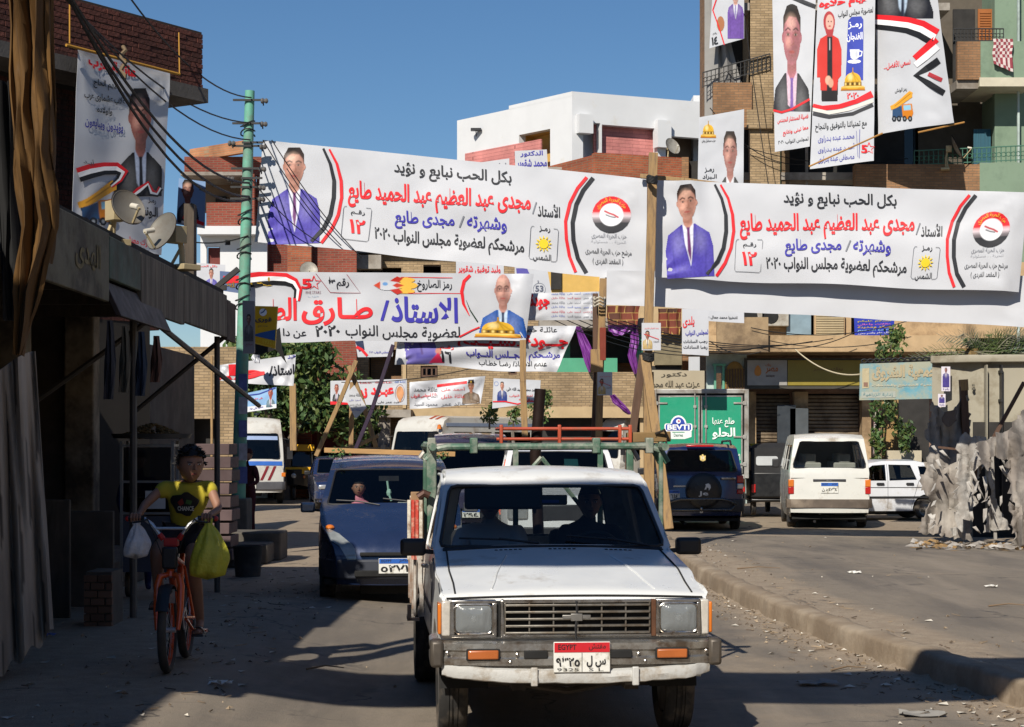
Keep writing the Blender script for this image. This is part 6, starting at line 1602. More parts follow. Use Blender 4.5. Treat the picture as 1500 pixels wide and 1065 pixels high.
p.ell(.46,.75,.12,.05,'#d8a890',.2,1);p.ell(.56,.78,.1,.05,'#c89880',.2,1)
b.pic(p,1196,1234,16,151,1,name='woman_portrait').text('هيام حلاوه',1200,1276,9,-2,16,RD,.05).text('لعضوية مجلس النواب',1228,1279,22,15,11)
b.poly([(1243,30),(1248,25),(1262,24),(1265,29),(1265,118),(1239,118)],'#3a48a8',1,name='blue_panel').text('رمـز',1243,1263,38,37,11,'#eceef4',.03).text('الفنجان',1241,1264,55,54,14,'#eceef4',.03)
p=Paint(26,26);p.poly([(.15,.1),(.8,.1),(.75,.6),(.6,.72),(.35,.72),(.2,.6)],'#dfe1e6',.05);p.line([(.78,.2),(.98,.25),(.92,.5),(.72,.55)],.07,'#dfe1e6');p.ell(.45,.85,.45,.12,'#e8eaee',.1);p.ell(.6,.4,.1,.25,'#a8acb8',1,.6,False)
b.pic(p,1242,1264,70,94,2,name='cup_picture');dome(b,1232,1268,98,134);b.text('٢٠٢٠',1241,1259,141,140,9,RD,.04)
b.stroke([(1191,154),(1205,158),(1230,156),(1255,149),(1278,138)],[5,7,7,7,10],RD,2,name='flag_ribbon').stroke([(1191,160),(1215,165),(1245,160),(1279,148)],5,'#d8d4cc',3,name='flag_ribbon').stroke([(1191,166),(1215,171),(1250,167),(1279,154)],5,'#3c3c40',2,name='flag_ribbon')
b.text('مع تمنياتنا بالتوفيق والنجاح',1194,1270,187,182,13)
for i,t in enumerate(('محمـد عبده بـدراوى','أحمـد عبده بـدراوى','مصطفى عبده بدراوى')):b.text(t,1198,1252,204+15*i,200+15*i,11,'#5a5ca8',.01)
b.stroke([(1260,190),(1259,232)],.8,'#4a4c98',2).stroke([(1255,192),(1257,230)],.5,'#4a4c98',2);star5(b,1262,1280,210,226);b.done()
b=Banner('white poster with flag ribbons and a small orange crane truck, rightmost of the row','poster',[(1281,-20),(1371,-24),(1397,179),(1287,197)],[53.3,52.0,52.0,53.3],.045,PB,nx=22,ny=36,seed=47,vert=True)
b.pic(man(Paint(60,46),.46,-1.4,.14,.6,'#1d1f28','#a9bcd0','#1c2234',sw=.52),1282,1370,-14,27,1)
ribbon(b,[(1282,32),(1305,34),(1330,37),(1350,43),(1371,55)],[7,7.5,8,9,9])
b.stroke([(1341,86),(1356,72),(1373,57)],[9,10,10],RD,2,name='flag_ribbon').stroke([(1342,96),(1358,82),(1375,68)],[8,9,9],'#e4e5e8',3,name='flag_ribbon').stroke([(1376,88),(1358,100),(1343,111),(1360,122),(1383,136)],[10,9,8,9,9],'#1d1e22',2,name='flag_ribbon').stroke([(1360,108),(1380,117)],6,'#a8343c',2,name='flag_ribbon')
b.text('نسعى للأفضل...',1295,1335,98,91,12,RD,.02).text('رمز الونش',1312,1330,134,131,7);crane(b,1305,1339,133,179);b.done()
b=Banner('crumpled white poster with a gold dome on the lower balcony of the right block','poster',[(1024,172),(1090,160),(1089,275),(1022,270)],54.6,.05,PB,nx=20,ny=26,seed=49)
b.pic(man(Paint(40,76),.5,.0,.24,.36,'#4a4846','#d8dade',None,'#b08078','#3a3430',sw=.5,open_=True),1050,1089,192,274,1);dome(b,1026,1049,176,203);b.text('حزب مستقبل وطن',1028,1048,207,206,5).text('رمـز',1032,1046,250,249,8,bold=.02).text('الـبراد',1029,1050,260,259,8,bold=.02);b.done()
for u0,v0,u1,v1,Y,lab in ((940,473,968,513,31.4,'white flyer with a robed man pinned high on the tall timber post'),(875,545,897,579,36.6,'white flyer with a robed man on the second timber post')):
	b=Banner(lab,'flyer',[(u0,v0),(u1,v0),(u1,v1),(u0,v1)],Y,.004,None,'flyer',6,6);w=u1-u0;h=v1-v0
	b.pic(man(Paint(24,30),.45,.02,.2,.2,'#b8a06a','#e8e4d8','#3a3a38','#9a6a54',sw=.48),u0+w*.05,u0+w*.6,v0+h*.28,v1-h*.05,1).stroke([(u0+w*.1,v0+h*.4),(u0+w*.5,v0+h*.5),(u1-w*.1,v0+h*.6)],h*.02,RD,2).text('حفظ القرآن الكريم',u0+w*.15,u1-w*.1,v0+h*.2,v0+h*.2,h*.07,RD).text('أحمد',u0+w*.6,u1-w*.1,v0+h*.66,v0+h*.66,h*.09);b.done()
# ---- posters at the left
b=Banner('tall white poster with a black suited man on the dark brick tower at the left','poster',[(113,71),(249,107),(236,375),(104,350)],[25.5,27,27,25.5],.035,None,'poster',34,44,seed=51,vert=True)
b.text('عائلـة عرب',126,198,89,108,20,RD,.05).text('عنهم الحاج',135,172,121,128,14,bold=.02).text('غلاب عشماوى عرب',121,181,139,149,13,bold=.02).text('واولاده',140,163,160,164,12,bold=.02).text('يؤيدون ويبايعون',122,178,178,188,16,'#2c2c90',.02)
b.pic(man(Paint(66,126),.56,-.0,.2,.26,'#1c1a1c','#b8c4dc','#22222a','#a86a5e','#1c1412',sw=.50),161,236,129,288,1)
ribbon(b,[(113,256),(130,250),(150,246),(168,246),(177,252),(172,262),(160,272)],[7,7,6,6,5,3,2]);ribbon(b,[(186,290),(200,280),(213,270),(218,283),(228,285),(234,276)],[2,4,3,4,3,3])
crane(b,112,170,262,330);b.text('رمـز',213,226,294,297,9,bold=.02).text('الـونش',195,229,309,314,19,bold=.03).text('أيـد',120,135,235,238,9,'#5a5a60');b.text('شارك معنا',186,222,352,360,12,RD,.02);b.done()
b=Banner('narrow blue poster with a man in a dark suit right of the dark brick tower','poster',[(262,261),(301,266),(300,335),(258,328)],30,.02,None,'poster',12,20,seed=53,vert=True,cloth='#7f9cc4')
b.pic(man(Paint(40,66),.42,.0,.22,.24,'#20242e','#c4cede','#2a2a30','#7a4a40',sw=.44,open_=True),260,296,263,326,1).stroke([(268,318),(282,322),(299,329)],5,RD,3).stroke([(266,325),(299,333)],4,'#d8dade',2).text('محمد',292,301,276,277,6);b.done()
# ================================================================== BUILDINGS
def bp(par,name,m,x0,x1,y0,y1,z0,z1,bev=0,**k):
	mb=MB();mb.box(x0,x1,y0,y1,z0,z1);return mb.build(name,m,par,world=True,bevel=bev,**k)
def brick_mat(name,c1,c2,mortar,sc=1.0,bump=.5,rough=.9,row=.075,w=.25):
	if name in _mats:return _mats[name]
	m=bpy.data.materials.new(name);m.use_nodes=True;nt=m.node_tree;N=nt.nodes;Lk=nt.links;b=N['Principled BSDF'];b.inputs['Roughness'].default_value=rough
	tc=N.new('ShaderNodeTexCoord');sp=N.new('ShaderNodeSeparateXYZ');Lk.new(tc.outputs['Object'],sp.inputs[0])
	ad=N.new('ShaderNodeMath');ad.operation='ADD';Lk.new(sp.outputs[0],ad.inputs[0]);Lk.new(sp.outputs[1],ad.inputs[1])
	cb=N.new('ShaderNodeCombineXYZ');Lk.new(ad.outputs[0],cb.inputs[0]);Lk.new(sp.outputs[2],cb.inputs[1])
	t=N.new('ShaderNodeTexBrick');Lk.new(cb.outputs[0],t.inputs['Vector']);t.inputs['Scale'].default_value=1;t.inputs['Brick Width'].default_value=w;t.inputs['Row Height'].default_value=row;t.inputs['Mortar Size'].default_value=.009;t.inputs['Bias'].default_value=-.2
	t.inputs['Color1'].default_value=(*hx(c1),1);t.inputs['Color2'].default_value=(*hx(c2),1);t.inputs['Mortar'].default_value=(*hx(mortar),1)
	n=N.new('ShaderNodeTexNoise');n.inputs['Scale'].default_value=.9;n.inputs['Detail'].default_value=6;n.inputs['Roughness'].default_value=.65;Lk.new(tc.outputs['Object'],n.inputs['Vector'])
	n2=N.new('ShaderNodeTexNoise');n2.inputs['Scale'].default_value=12;Lk.new(tc.outputs['Object'],n2.inputs['Vector'])
	r=N.new('ShaderNodeMapRange');Lk.new(n.outputs[0],r.inputs[0]);r.inputs[1].default_value=.3;r.inputs[2].default_value=.7;r.inputs[3].default_value=.68;r.inputs[4].default_value=1.25
	h=N.new('ShaderNodeHueSaturation');Lk.new(t.outputs['Color'],h.inputs['Color']);Lk.new(r.outputs[0],h.inputs['Value'])
	Lk.new(h.outputs[0],b.inputs['Base Color'])
	s2=N.new('ShaderNodeMath');s2.operation='SUBTRACT';Lk.new(n2.outputs[0],s2.inputs[0]);Lk.new(t.outputs['Fac'],s2.inputs[1])
	bu=N.new('ShaderNodeBump');bu.inputs['Strength'].default_value=bump;bu.inputs['Distance'].default_value=.02;Lk.new(s2.outputs[0],bu.inputs['Height']);Lk.new(bu.outputs[0],b.inputs['Normal'])
	_mats[name]=m;return m
B_BEIGE=brick_mat('beige brick','#a38c6c','#877254','#7a6a54')
B_ORANGE=brick_mat('orange brick','#a5593a','#8a4630','#86705a')
B_DARK=brick_mat('dark red brick','#5e332a','#4a2a22','#4a3c34')
B_TAN=brick_mat('tan brick','#97704e','#7f5e42','#75614c')
CONC=mat('bare concrete',(.33,.30,.26),.9,var=.2,scale=1.5,bump=.2,bscale=12,dirt=(.18,.15,.12),damt=.5)
WHITE=mat('white render',(.64,.65,.66),.85,var=.04,scale=.8,bump=.08,bscale=10,dirt=(.6,.58,.54),damt=.05,dscale=1.0)
DARKR=mat('unlit room',(.03,.028,.026),.95,var=.3)  # near-black colour stands in for the shade inside rooms and recesses
GREENW=mat('green wall paint',(.19,.265,.185),.8,var=.1,scale=1.2,bump=.1,dirt=(.14,.2,.14),damt=.3)
MINT=mat('mint render',(.42,.50,.47),.85,var=.1,scale=2,dirt=(.25,.3,.27),damt=.5)
IRON=mat('black iron',(.02,.02,.02),.6)
WOOD=mat('raw timber',(.36,.225,.095),.75,var=.22,scale=3,bump=.2,bscale=20,stretch=(6,6,.6),dirt=(.17,.11,.06),damt=.5,dscale=3)
WOODD=mat('dark timber',(.10,.055,.035),.8,var=.25,scale=3,stretch=(6,6,.6))
def facade(par,name,p0,p1,z0,z1,holes,m,th=.25,step=2.):
	"""wall over the plan line p0-p1 with rectangular openings (s0, s1, z0, z1)"""
	a,b=Vector((*p0,0)),Vector((*p1,0));L=(b-a).length;d=(b-a)/L
	loops=[[(0,z0),(L,z0),(L,z1),(0,z1)]] +[[(h[0],h[2]),(h[1],h[2]),(h[1],h[3]),(h[0],h[3])] for h in holes]
	v,f=fill2d(loops,frange(0,L,step),frange(z0,z1,step))
	nrm=Vector((d.y,-d.x,0))
	me=bpy.data.meshes.new(name);me.from_pydata([tuple(a +d*p[0] +Vector((0,0,p[1]))) for p in v],[],[q if (nrm.dot(Vector((0,-1,0))) >= 0) else q[::-1] for q in f])
	return link(name,me,m,par,True,solid=th,off=-1)
def window(par,x0,x1,y,z0,z1,fm,gm,bars=1,name='window'):
	mb=MB();w=.06
	mb.box(x0,x0+w,y-.04,y+.04,z0,z1);mb.box(x1-w,x1,y-.04,y+.04,z0,z1);mb.box(x0+w,x1-w,y-.04,y+.04,z0,z0+w);mb.box(x0+w,x1-w,y-.04,y+.04,z1-w,z1)
	for k in range(bars):x=x0 +(x1-x0)*(k+1)/(bars+1);mb.box(x-.025,x+.025,y-.035,y+.035,z0+w,z1-w)
	o=mb.build(name,fm,par,world=True)
	mb=MB();mb.box(x0+w*.5,x1-w*.5,y-.006,y+.006,z0+w*.5,z1-w*.5);mb.build('pane',gm,o,world=True);return o
def railing(par,a,b,h,n=14,m=IRON,name='railing',curl=True):
	mb=MB();a,b=Vector(a),Vector(b);up=Vector((0,0,h))
	mb.bar(a+up,b+up,.05,.03);mb.bar(a+up*.1,b+up*.1,.025)
	for i in range(n+1):
		p=a.lerp(b,i/n);mb.bar(p,p+up,.022)
		if curl and i < n:q=a.lerp(b,(i+.5)/n);r=h*.16;mb.tube([q +Vector(((b-a).normalized()*r*math.cos(t)).to_tuple()) +Vector((0,0,h*.5 +r*math.sin(t))) for t in (0,1.26,2.5,3.77,5.03,6.28)],.012,4,False)
	return mb.build(name,m,par,world=True)
PANE=glass('window pane',(.10,.12,.14),.0)
def dish(label,u,v,Y,r,rz,group='satellite dishes on roofs and balconies',col='#9a968c',tilt=-25,leg=.5):
	p=at(u,v,Y);t=thing('satellite_dish',label,'satellite dish',(p.x,p.y,p.z-leg),R(rz),group)
	M=Matrix.Translation((0,-.08,leg)) @ Matrix.Rotation(R(90+tilt),4,'X')
	mb=MB();mb.lathe([(r*k/6,.16*r*(k/6)**2*1.6) for k in range(7)] +[(r*1.02,.27*r),(r*1.0,.24*r)],28,M @ Matrix.Scale(.92,4,(1,0,0)));mb.build('reflector',mat('dish '+col,col,.55,.2,var=.15,scale=3,dirt='#5a4a3a',damt=.4),t,smooth=True,solid=.006)
	mb=MB();mb.lathe([(r,.25*r),(r*1.03,.28*r),(r*1.05,.25*r),(r*1.03,.22*r)],28,M @ Matrix.Scale(.92,4,(1,0,0)),True);mb.build('rim',mat('dish rim','#2f241d',.7,.3),t,smooth=True)
	q=M @ Vector((0,-r*.95,r*.3));f=M @ Vector((0,-r*.55,r*1.15));c=mat('dish arm','#b0a07c',.6,.1,var=.15)
	mb=MB();mb.tube([q,f],.013,6);mb.build('feed_arm',c,t);mb=MB();mb.tube([f,f +(M.to_3x3() @ Vector((0,.12,-.16)))*.6],.028,10);mb.build('feed_horn',mat('horn','#c9c3b4',.5),t,smooth=True)
	mb=MB();mb.tube([(0,.12,leg),(0,.16,leg*.5),(0,.16,0)],.032,8);mb.box(-.08,.08,.0,.16,leg-.09,leg+.09);mb.box(-.14,.14,.06,.3,-.01,.05);mb.bar((-.1,.1,.05),(.0,.16,leg*.7),.03);mb.build('mount',c,t,bevel=.006);return t
# ---- white modern building on the skyline
def white_building():
	t=thing('white_building','white rendered building with red brick infill on the skyline','building',(2.7,85,0))
	P0,P1,P2=(-2.68,91.6),(2.72,85.0),(9.2,87.8)
	zt=17.65;z=lambda v,Y:CH +(HY-v)*Y/F
	facade(t,'left_wall',P0,P1,0,zt-.2,[(4.75,7.0,12.5,16.15)],WHITE,.4)
	a=Vector((*P0,0));b=Vector((*P1,0));d=(b-a).normalized()
	mb=MB();p=a +d*4.0;mb.add([(*(p.xy),zt-.21),(*(b.xy),zt-.21),(*(b.xy),zt),(*(p.xy),zt-.03),(p.x+1,p.y+1.2,zt-.03),(b.x+.3,b.y+1.2,zt),(p.x+1,p.y+1.2,zt-.21),(b.x+.3,b.y+1.2,zt-.21)],[(0,1,2,3),(3,2,5,4),(0,3,4,6),(4,5,7,6)]);mb.build('parapet',WHITE,t,world=True)
	facade(t,'right_wall',P1,P2,0,zt,[(.55,1.42,8,16.3),(1.5,4.35,8,16.25),(4.75,6.9,8,15.95)],WHITE,.4)
	yl=mat('ochre render','#c9a45a',.85,var=.08)
	n=Vector((d.y,-d.x,0));n=-n if n.y < 0 else n
	q0=a +d*4.6 +n*1.0;q1=a +d*7.2 +n*1.0;facade(t,'ochre_back_wall',q0.xy,q1.xy,10,16.4,[],yl,.1);facade(t,'ochre_side_wall',(a+d*4.68+n*.4).xy,q0.xy,10,16.4,[],yl,.1)
	facade(t,'loggia_ceiling_beam',(a+d*4.6+n*.5).xy,(a+d*7.2+n*.5).xy,16.16,16.4,[],yl,.8)
	rb=brick_mat('rose brick infill','#c9827c','#bf7874','#a06560',row=.16,w=.9)
	e=Vector((*P2,0)) - b;e.normalize();m_=Vector((-e.y,e.x,0));m_=-m_ if m_.y < 0 else m_
	facade(t,'brick_infill',(b+e*1.3+m_*.42).xy,(b+e*4.5+m_*.42).xy,8,16.6,[],rb,.1)
	facade(t,'white_back_wall',(b+e*.4+m_*.9).xy,(b+e*1.6+m_*.9).xy,8,16.6,[],WHITE,.1)
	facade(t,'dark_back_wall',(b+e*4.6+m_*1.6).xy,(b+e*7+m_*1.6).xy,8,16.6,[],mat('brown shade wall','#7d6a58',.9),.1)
	for s_ in (.55,4.55):
		o=b +e*s_ - m_*.35;mb=MB();M=Matrix.Translation(o) @ Matrix.Rotation(math.atan2(e.y,e.x),4,'Z');mb.box(-.35,.35,-.0,.5,15.75 if s_ < 1 else 15.35,16.6,M);mb.build('facade_block',WHITE,t,world=True)
	for s_ in (.2,4.55):mb=MB();M=Matrix.Translation(b +e*s_) @ Matrix.Rotation(math.atan2(e.y,e.x),4,'Z');mb.box(-.02,.25,.02,.45,8,16.5,M);mb.build('pier',WHITE,t,world=True)
	mb=MB();o=a +d*1.4 - n*.03;M=Matrix.Translation(o) @ Matrix.Rotation(math.atan2(d.y,d.x),4,'Z');mb.box(-.7,5.0,-.03,.05,13.6,15.75,M);mb.build('rose_panel',rb,t,world=True)
	mb=MB();mb.box(-.25,.25,-.5,-.2,0,.12);mb.bar((0,-.3,-.0),(0,0,-.2),.04);lp=a +d*1.5;mb2=MB();[mb2.add(mb.v,mb.f,Matrix.Translation((lp.x,lp.y,16.7)))];mb2.build('flood_lamp',M_BLACK,t,world=True)
	mb=MB();mb.add([(*P0,0),(*P1,0),(*P2,0),(9.2,96,0),(-2.6,96,0)] +[(*P0,zt-.25),(*P1,zt-.3),(*P2,zt-.3),(9.2,96,zt-.3),(-2.6,96,zt-.25)],[(5,6,7,8,9),(3,4,9,8),(2,3,8,7),(4,0,5,9)]);mb.build('roof_and_rear_walls',WHITE,t,world=True)
	bp(t,'stair_head',WHITE,8.6,12.5,89,93,14,18.2)
	t2=thing('water_tank','pale rounded water tank on the roof beside the white building','water tank',(9.6,88,17.4));mb=MB();mb.lathe([(0,1.15),(.3,1.1),(.55,.95),(.6,.85),(.6,0)],24);mb.build('tank',WHITE,t2,smooth=True)
white_building()
dish('dark satellite dish at the right end of the white building',982,216,84,.40,35,leg=.6)

def ac(par,x,y,z):
	mb=MB();mb.box(x-.4,x+.4,y-.3,y,z,z+.55);o=mb.build('air_conditioner',mat('ac casing','#a9a59a',.6,var=.1,dirt='#6a5a48',damt=.4),par,world=True,bevel=.02)
	mb=MB();mb.lathe([(0,.02),(.2,.02),(.22,0)],16,Matrix.Translation((x-.12,y-.3,z+.28)) @ Matrix.Rotation(R(90),4,'X'));mb.build('fan_grille',M_UNDER,o,world=True)

# ---- right apartment block and shops
def right_block():
	Y=56.0;X=lambda u:(u-CX)*Y/F;Z=lambda v:CH +(HY-v)*Y/F
	t=thing('apartment_block','part brick, part green apartment block with balconies and shuttered shops','building',(11,60,0))
	pink=mat('dusty pink render','#8a6e5c',.9,var=.12,scale=1.2,dirt='#5c4838',damt=.5);BL=mat('shop beige','#b39874',.9,var=.12,dirt='#7a644a',damt=.4)
	# back wall with door and window openings
	ops=[]
	for zf in (4.75,7.55,10.1,12.75):ops +=[(2.2,3.2,zf+.1,zf+2.1),(4.6,5.8,zf+.1,zf+2.1),(8.2,9.3,zf+.1,zf+2.1)]
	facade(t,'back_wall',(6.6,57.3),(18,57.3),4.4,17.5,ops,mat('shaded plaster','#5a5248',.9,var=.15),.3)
	for i,o in enumerate(ops):
		m_=(WOODD,mat('slate shutter','#2a3a44',.6),mat('brown shutter','#6a4426',.7))[i % 3]
		window(t,6.6+o[0]+.05,6.6+o[1]-.05,57.5,o[2],o[3],m_,PANE,1)
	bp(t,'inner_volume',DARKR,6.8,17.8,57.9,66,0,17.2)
	facade(t,'side_wall',(6.6,66),(6.6,57.3),0,17.5,[],B_TAN,.3)
	facade(t,'brick_pier',(X(1094),55.2),(X(1137),55.2),Z(520),17.5,[],B_BEIGE,.35)
	facade(t,'brick_pier_return',(X(1094),57.2),(X(1094),55.21),Z(160),17.5,[],B_BEIGE,.3)
	for zf,x0 in ((12.35,X(1040)),(9.75,X(1075)),(7.2,X(1075)),(14.75,X(1060))):
		bp(t,'floor_slab',CONC,x0,X(1384),55.35,57.3,zf-.22,zf)
	# balconies at the left corner: brick parapets and iron rails
	a=X(1040)
	bp(t,'parapet',B_TAN,a,X(1096),55.1,55.3,11.0,12.35);bp(t,'parapet',B_TAN,a+.02,a+.2,55.3,57.2,11.6,12.34)
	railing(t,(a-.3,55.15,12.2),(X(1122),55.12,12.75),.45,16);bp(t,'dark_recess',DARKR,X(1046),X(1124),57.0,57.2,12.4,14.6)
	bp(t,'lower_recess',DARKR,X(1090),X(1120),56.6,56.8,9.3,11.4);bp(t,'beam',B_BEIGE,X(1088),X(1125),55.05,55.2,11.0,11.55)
	mb=MB();mb.add([(X(1030),55.6,16.5),(X(1052),55.6,16.5),(X(1048),55.4,11.5),(X(1030),55.6,11.0)],[(0,1,2,3)])
	c=link('awning_cloth',mb.mesh(),mat('grey awning','#8d8b88',.85,var=.08),t,True,solid=.02)
	mb=MB();vs=[];
	for j in range(9):
		for i in range(5):u=i/4;v=j/8;vs.append((X(1052)+u*1.0*(v**1.6)*1.1 - .1,55.5+.15*math.sin(u*9),16.5-5.2*v))
	mb.add(vs,[(j*5+i,j*5+i+1,(j+1)*5+i+1,(j+1)*5+i) for j in range(8) for i in range(4)]);mb.build('awning_cloth',mat('grey awning','#8d8b88',.85),t,world=True,smooth=True,solid=.02)
	# middle bay behind the posters
	bp(t,'mullion',mat('brown trim','#6a563e',.8),X(1140),X(1152),55.4,55.6,7.2,12.1);bp(t,'mullion',mat('green trim','#7d9a78',.7),X(1136),X(1140),55.4,55.6,7.2,12.1)
	bp(t,'pole',CONC,X(1176),X(1180),55.5,55.56,7.2,11.6)
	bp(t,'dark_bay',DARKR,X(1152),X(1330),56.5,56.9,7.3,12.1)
	# lower right balcony, brick edge and iron rail
	z=Z(268);bp(t,'balcony_edge',B_TAN,X(1240),X(1418),54.6,55.0,z-.5,z+.35);bp(t,'balcony_edge',GREENW,X(1418),X(1500)+1,54.6,55.0,z-.5,z+.4)
	railing(t,(X(1325),54.65,z+.3),(X(1490),54.6,z+.45),.45,24,mat('green iron','#3f6a58',.6));railing(t,(X(1175),55.0,7.3),(X(1240),55,7.4),.8,8)
	# upper right balcony with green parapet
	z0,z1=Z(128),Z(76)
	bp(t,'green_parapet',GREENW,X(1418),X(1488),54.5,54.7,z0,z1);bp(t,'brick_parapet',B_TAN,X(1385),X(1418)-.003,54.5,54.7,z0-.05,z1)
	bp(t,'balcony_slab',mat('pale slab','#c2bba6',.8,var=.1),X(1416),X(1492),54.45,57,z0-.26,z0-.003);bp(t,'balcony_underside',CONC,X(1385),X(1416)-.003,54.6,57,z0-.3,z0-.053)
	railing(t,(X(1380),54.58,z1),(X(1452),54.6,z1),.38,14);bp(t,'balcony_side',GREENW,X(1484),X(1488)-.003,54.7,57,z0,z1-.01)
	# right green wall
	facade(t,'green_wall',(X(1452),55.6),(X(1560),55.6),4.4,17.5,[],GREENW,.3);facade(t,'green_wall_return',(X(1452)+.05,57.3),(X(1452)+.05,55.61),7,17.4,[],GREENW,.2)
	sh=MB();x=X(1434);sh.box(x,x+.42,56.1,56.16,Z(76),Z(12));s_=sh.build('shutter_leaf',mat('orange wood','#9a5a24',.6,var=.15),t,world=True)
	for k in range(16):bp(s_,'louvre',mat('orange wood','#9a5a24',.6),x+.05,x+.37,56.07,56.11,Z(74)+k*.075,Z(74)+k*.075+.05)
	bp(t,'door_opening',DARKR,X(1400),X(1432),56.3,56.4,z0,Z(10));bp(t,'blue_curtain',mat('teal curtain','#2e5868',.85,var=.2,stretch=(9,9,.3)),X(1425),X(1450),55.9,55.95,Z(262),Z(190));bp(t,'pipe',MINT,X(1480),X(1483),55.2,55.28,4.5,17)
	# first floor with air conditioners
	zs=Z(497);facade(t,'first_floor_wall',(X(1000),55.3),(X(1500)+1,55.3),zs,7.1,[(3.2,4.0,zs+.1,zs+1.2),(4.9,6.0,zs+.1,6.2)],BL,.25)
	bp(t,'first_floor_slab',BL,X(1010),X(1395),53.9,57.2,Z(520),zs);bp(t,'slab_wall',mat('flaking beige wall','#9c8566',.9,var=.1,dirt='#6a5844',damt=.5),X(1038),X(1110),53.7,53.89,Z(521),Z(472))
	for u in (1098,1128):ac(t,X(u),55.2,Z(481))
	window(t,X(1100)+.1,X(1100)+.8,55.35,zs+.15,zs+1.2,WOODD,PANE);bp(t,'blue_shutter',mat('dull blue film','#7a8f9a',.5,var=.15),X(1146),X(1181),55.1,55.28,Z(493),Z(460));bp(t,'beige_shutter',BL,X(1186),X(1230),55.12,55.28,Z(495),Z(462),bev=.01)
	for k in range(9):bp(t,'shutter_slat',mat('pale slat','#a89878',.8),X(1188),X(1228),55.08,55.12,Z(494)+k*.07,Z(494)+k*.07+.05)
	# shops: piers, roller shutters
	G=0.0
	facade(t,'shop_wall',(X(1085),56.3),(X(1400),56.3),G,Z(521),[(X(1108)-X(1085),X(1160)-X(1085),.2,3.25),(X(1184)-X(1085),X(1262)-X(1085),.2,3.25)],pink,.3)
	for u0,u1 in ((1095,1107),(1163,1183),(1262,1275)):bp(t,'shop_pier',BL,X(u0),X(u1),55.9,56.29,G,Z(574))
	ss=mat('roller shutter steel','#8a7a64',.5,.3,var=.15,scale=3,dirt='#57493a',damt=.4)
	for u0,u1 in ((1108,1160),(1184,1262)):
		k=0;z=.25
		while z < 3.2:bp(t,'shutter_slat',ss,X(u0),X(u1),56.42 +.015*(k % 2),56.50,z,z+.095,bev=.02);z +=.11;k +=1
	sg=thing('shop_sign','long olive and grey bank sign over the shutters','sign',(X(1170),54.4,Z(570)))
	bp(sg,'sign_box',mat('sign dark','#3f3c34',.6),X(1084),X(1262),54.93,55.2,Z(571),Z(527));bp(sg,'olive_panel',mat('olive panel','#8a7a2c',.45,var=.06),X(1146),X(1260),54.9,54.93,Z(566),Z(530));bp(sg,'grey_panel',mat('grey panel','#9a9792',.45),X(1088),X(1145),54.9,54.93,Z(566),Z(530))
	def T(s_,u0,u1,v,h,c):
		q=MB();vv,f,_=text2d(s_,.02);q.add([(X(u0+(u1-u0)*p[0]),54.892,Z(v +h*(.5-p[1]))) for p in vv],f);me=bpy.data.meshes.new('s');me.from_pydata(q.v,[],q.f);link('lettering',me,mat('ink '+c,c,.5),sg,True)
	T('بنك',1114,1122,537,5,'#a8622c');T('مصر',1114,1132,545,9,'#a8622c');T('BANQUE',1115,1127,553,3,'#5a3c2c');T('بنك مصر',1182,1225,543,6,'#7a5a2a')
	mb=MB();mb.add([(X(1103)+.1*math.cos(a_)*(1-.3*math.sin(a_)),54.892,Z(545)+.16*math.sin(a_)) for a_ in [i*.45 for i in range(14)]],[tuple(range(14))]);mb.build('flame_emblem',mat('ink #b87a30','#b87a30',.5),sg,world=True)
	# side facade strip with mint wall and arched gate
	facade(t,'mint_wall',(X(1030),55.0),(X(1088),55.0),0,Z(521),[(X(1044)-X(1030),X(1052)-X(1030),0,Z(548))],MINT,.2)
	ar_=[(X(1056),0),(X(1084),0),(X(1084),Z(552))] +[(X(1070)+(X(1084)-X(1070))*math.cos(R(a_)),Z(552)+.42*math.sin(R(a_))) for a_ in range(20,161,20)] +[(X(1056),Z(552))]
	mb=MB();mb.prism(ar_,.06,Matrix.Translation((0,54.9,0)));gt=mb.build('arched_gate',mat('gold brown gate','#8a6a30',.6,.2,var=.2,scale=6),t,world=True)
	for k in range(7):u=1058+4*k;bp(gt,'gate_bar',WOODD,X(u),X(u)+.03,54.87,54.9,1.5,Z(552)+.2)
	for u0,u1 in ((1040,1043),(1052,1055)):bp(t,'green_frame',mat('green frame','#5f9a80',.7),X(u0),X(u1),54.85,54.95,0,Z(538))
	bp(t,'green_lintel',mat('green frame','#5f9a80',.7),X(1038),X(1057),54.85,54.95,Z(538),Z(535))
	for i,(u,h) in enumerate(((1150,2.0),(1168,1.9))):
		o=thing('wall_board',('dark framed notice board between the roller shutters','grey leaning door panel beside the shutters')[i],'board',(X(u),55.5,.8));bp(o,'panel',mat('board%d' % i,('#2c3238','#4a4f52')[i],.5,var=.2),X(u)-.3,X(u)+.25,55.5,55.6,.9,.9+h,bev=.01)
	return t
right_block()
dish('pale satellite dish on the upper left balcony of the right block',1109,103,56,.42,30,leg=.55);dish('grey satellite dish on the lower right balcony of the right block',1394,218,54.4,.38,75,leg=.6)
t=thing('laundry','red and white patterned cloth drying over the green balcony parapet','laundry',at(1468,88,54.4));mb=MB();vs=[(-.28+.56*i/8 +.02*math.sin(j),-.06-.03*math.sin(i*1.7),.6-.72*j/8 - .03*i*(j > 6)) for j in range(9) for i in range(9)]
mb.add(vs,[(j*9+i,j*9+i+1,(j+1)*9+i+1,(j+1)*9+i) for j in range(8) for i in range(8)]);mb.mi=[((f % 8)+(f//8)) % 2 for f in range(64)];mb.build('cloth',[mat('cloth white','#c9bcb8',.9),mat('cloth red','#8a3a44',.9)],t,smooth=True,solid=.01)
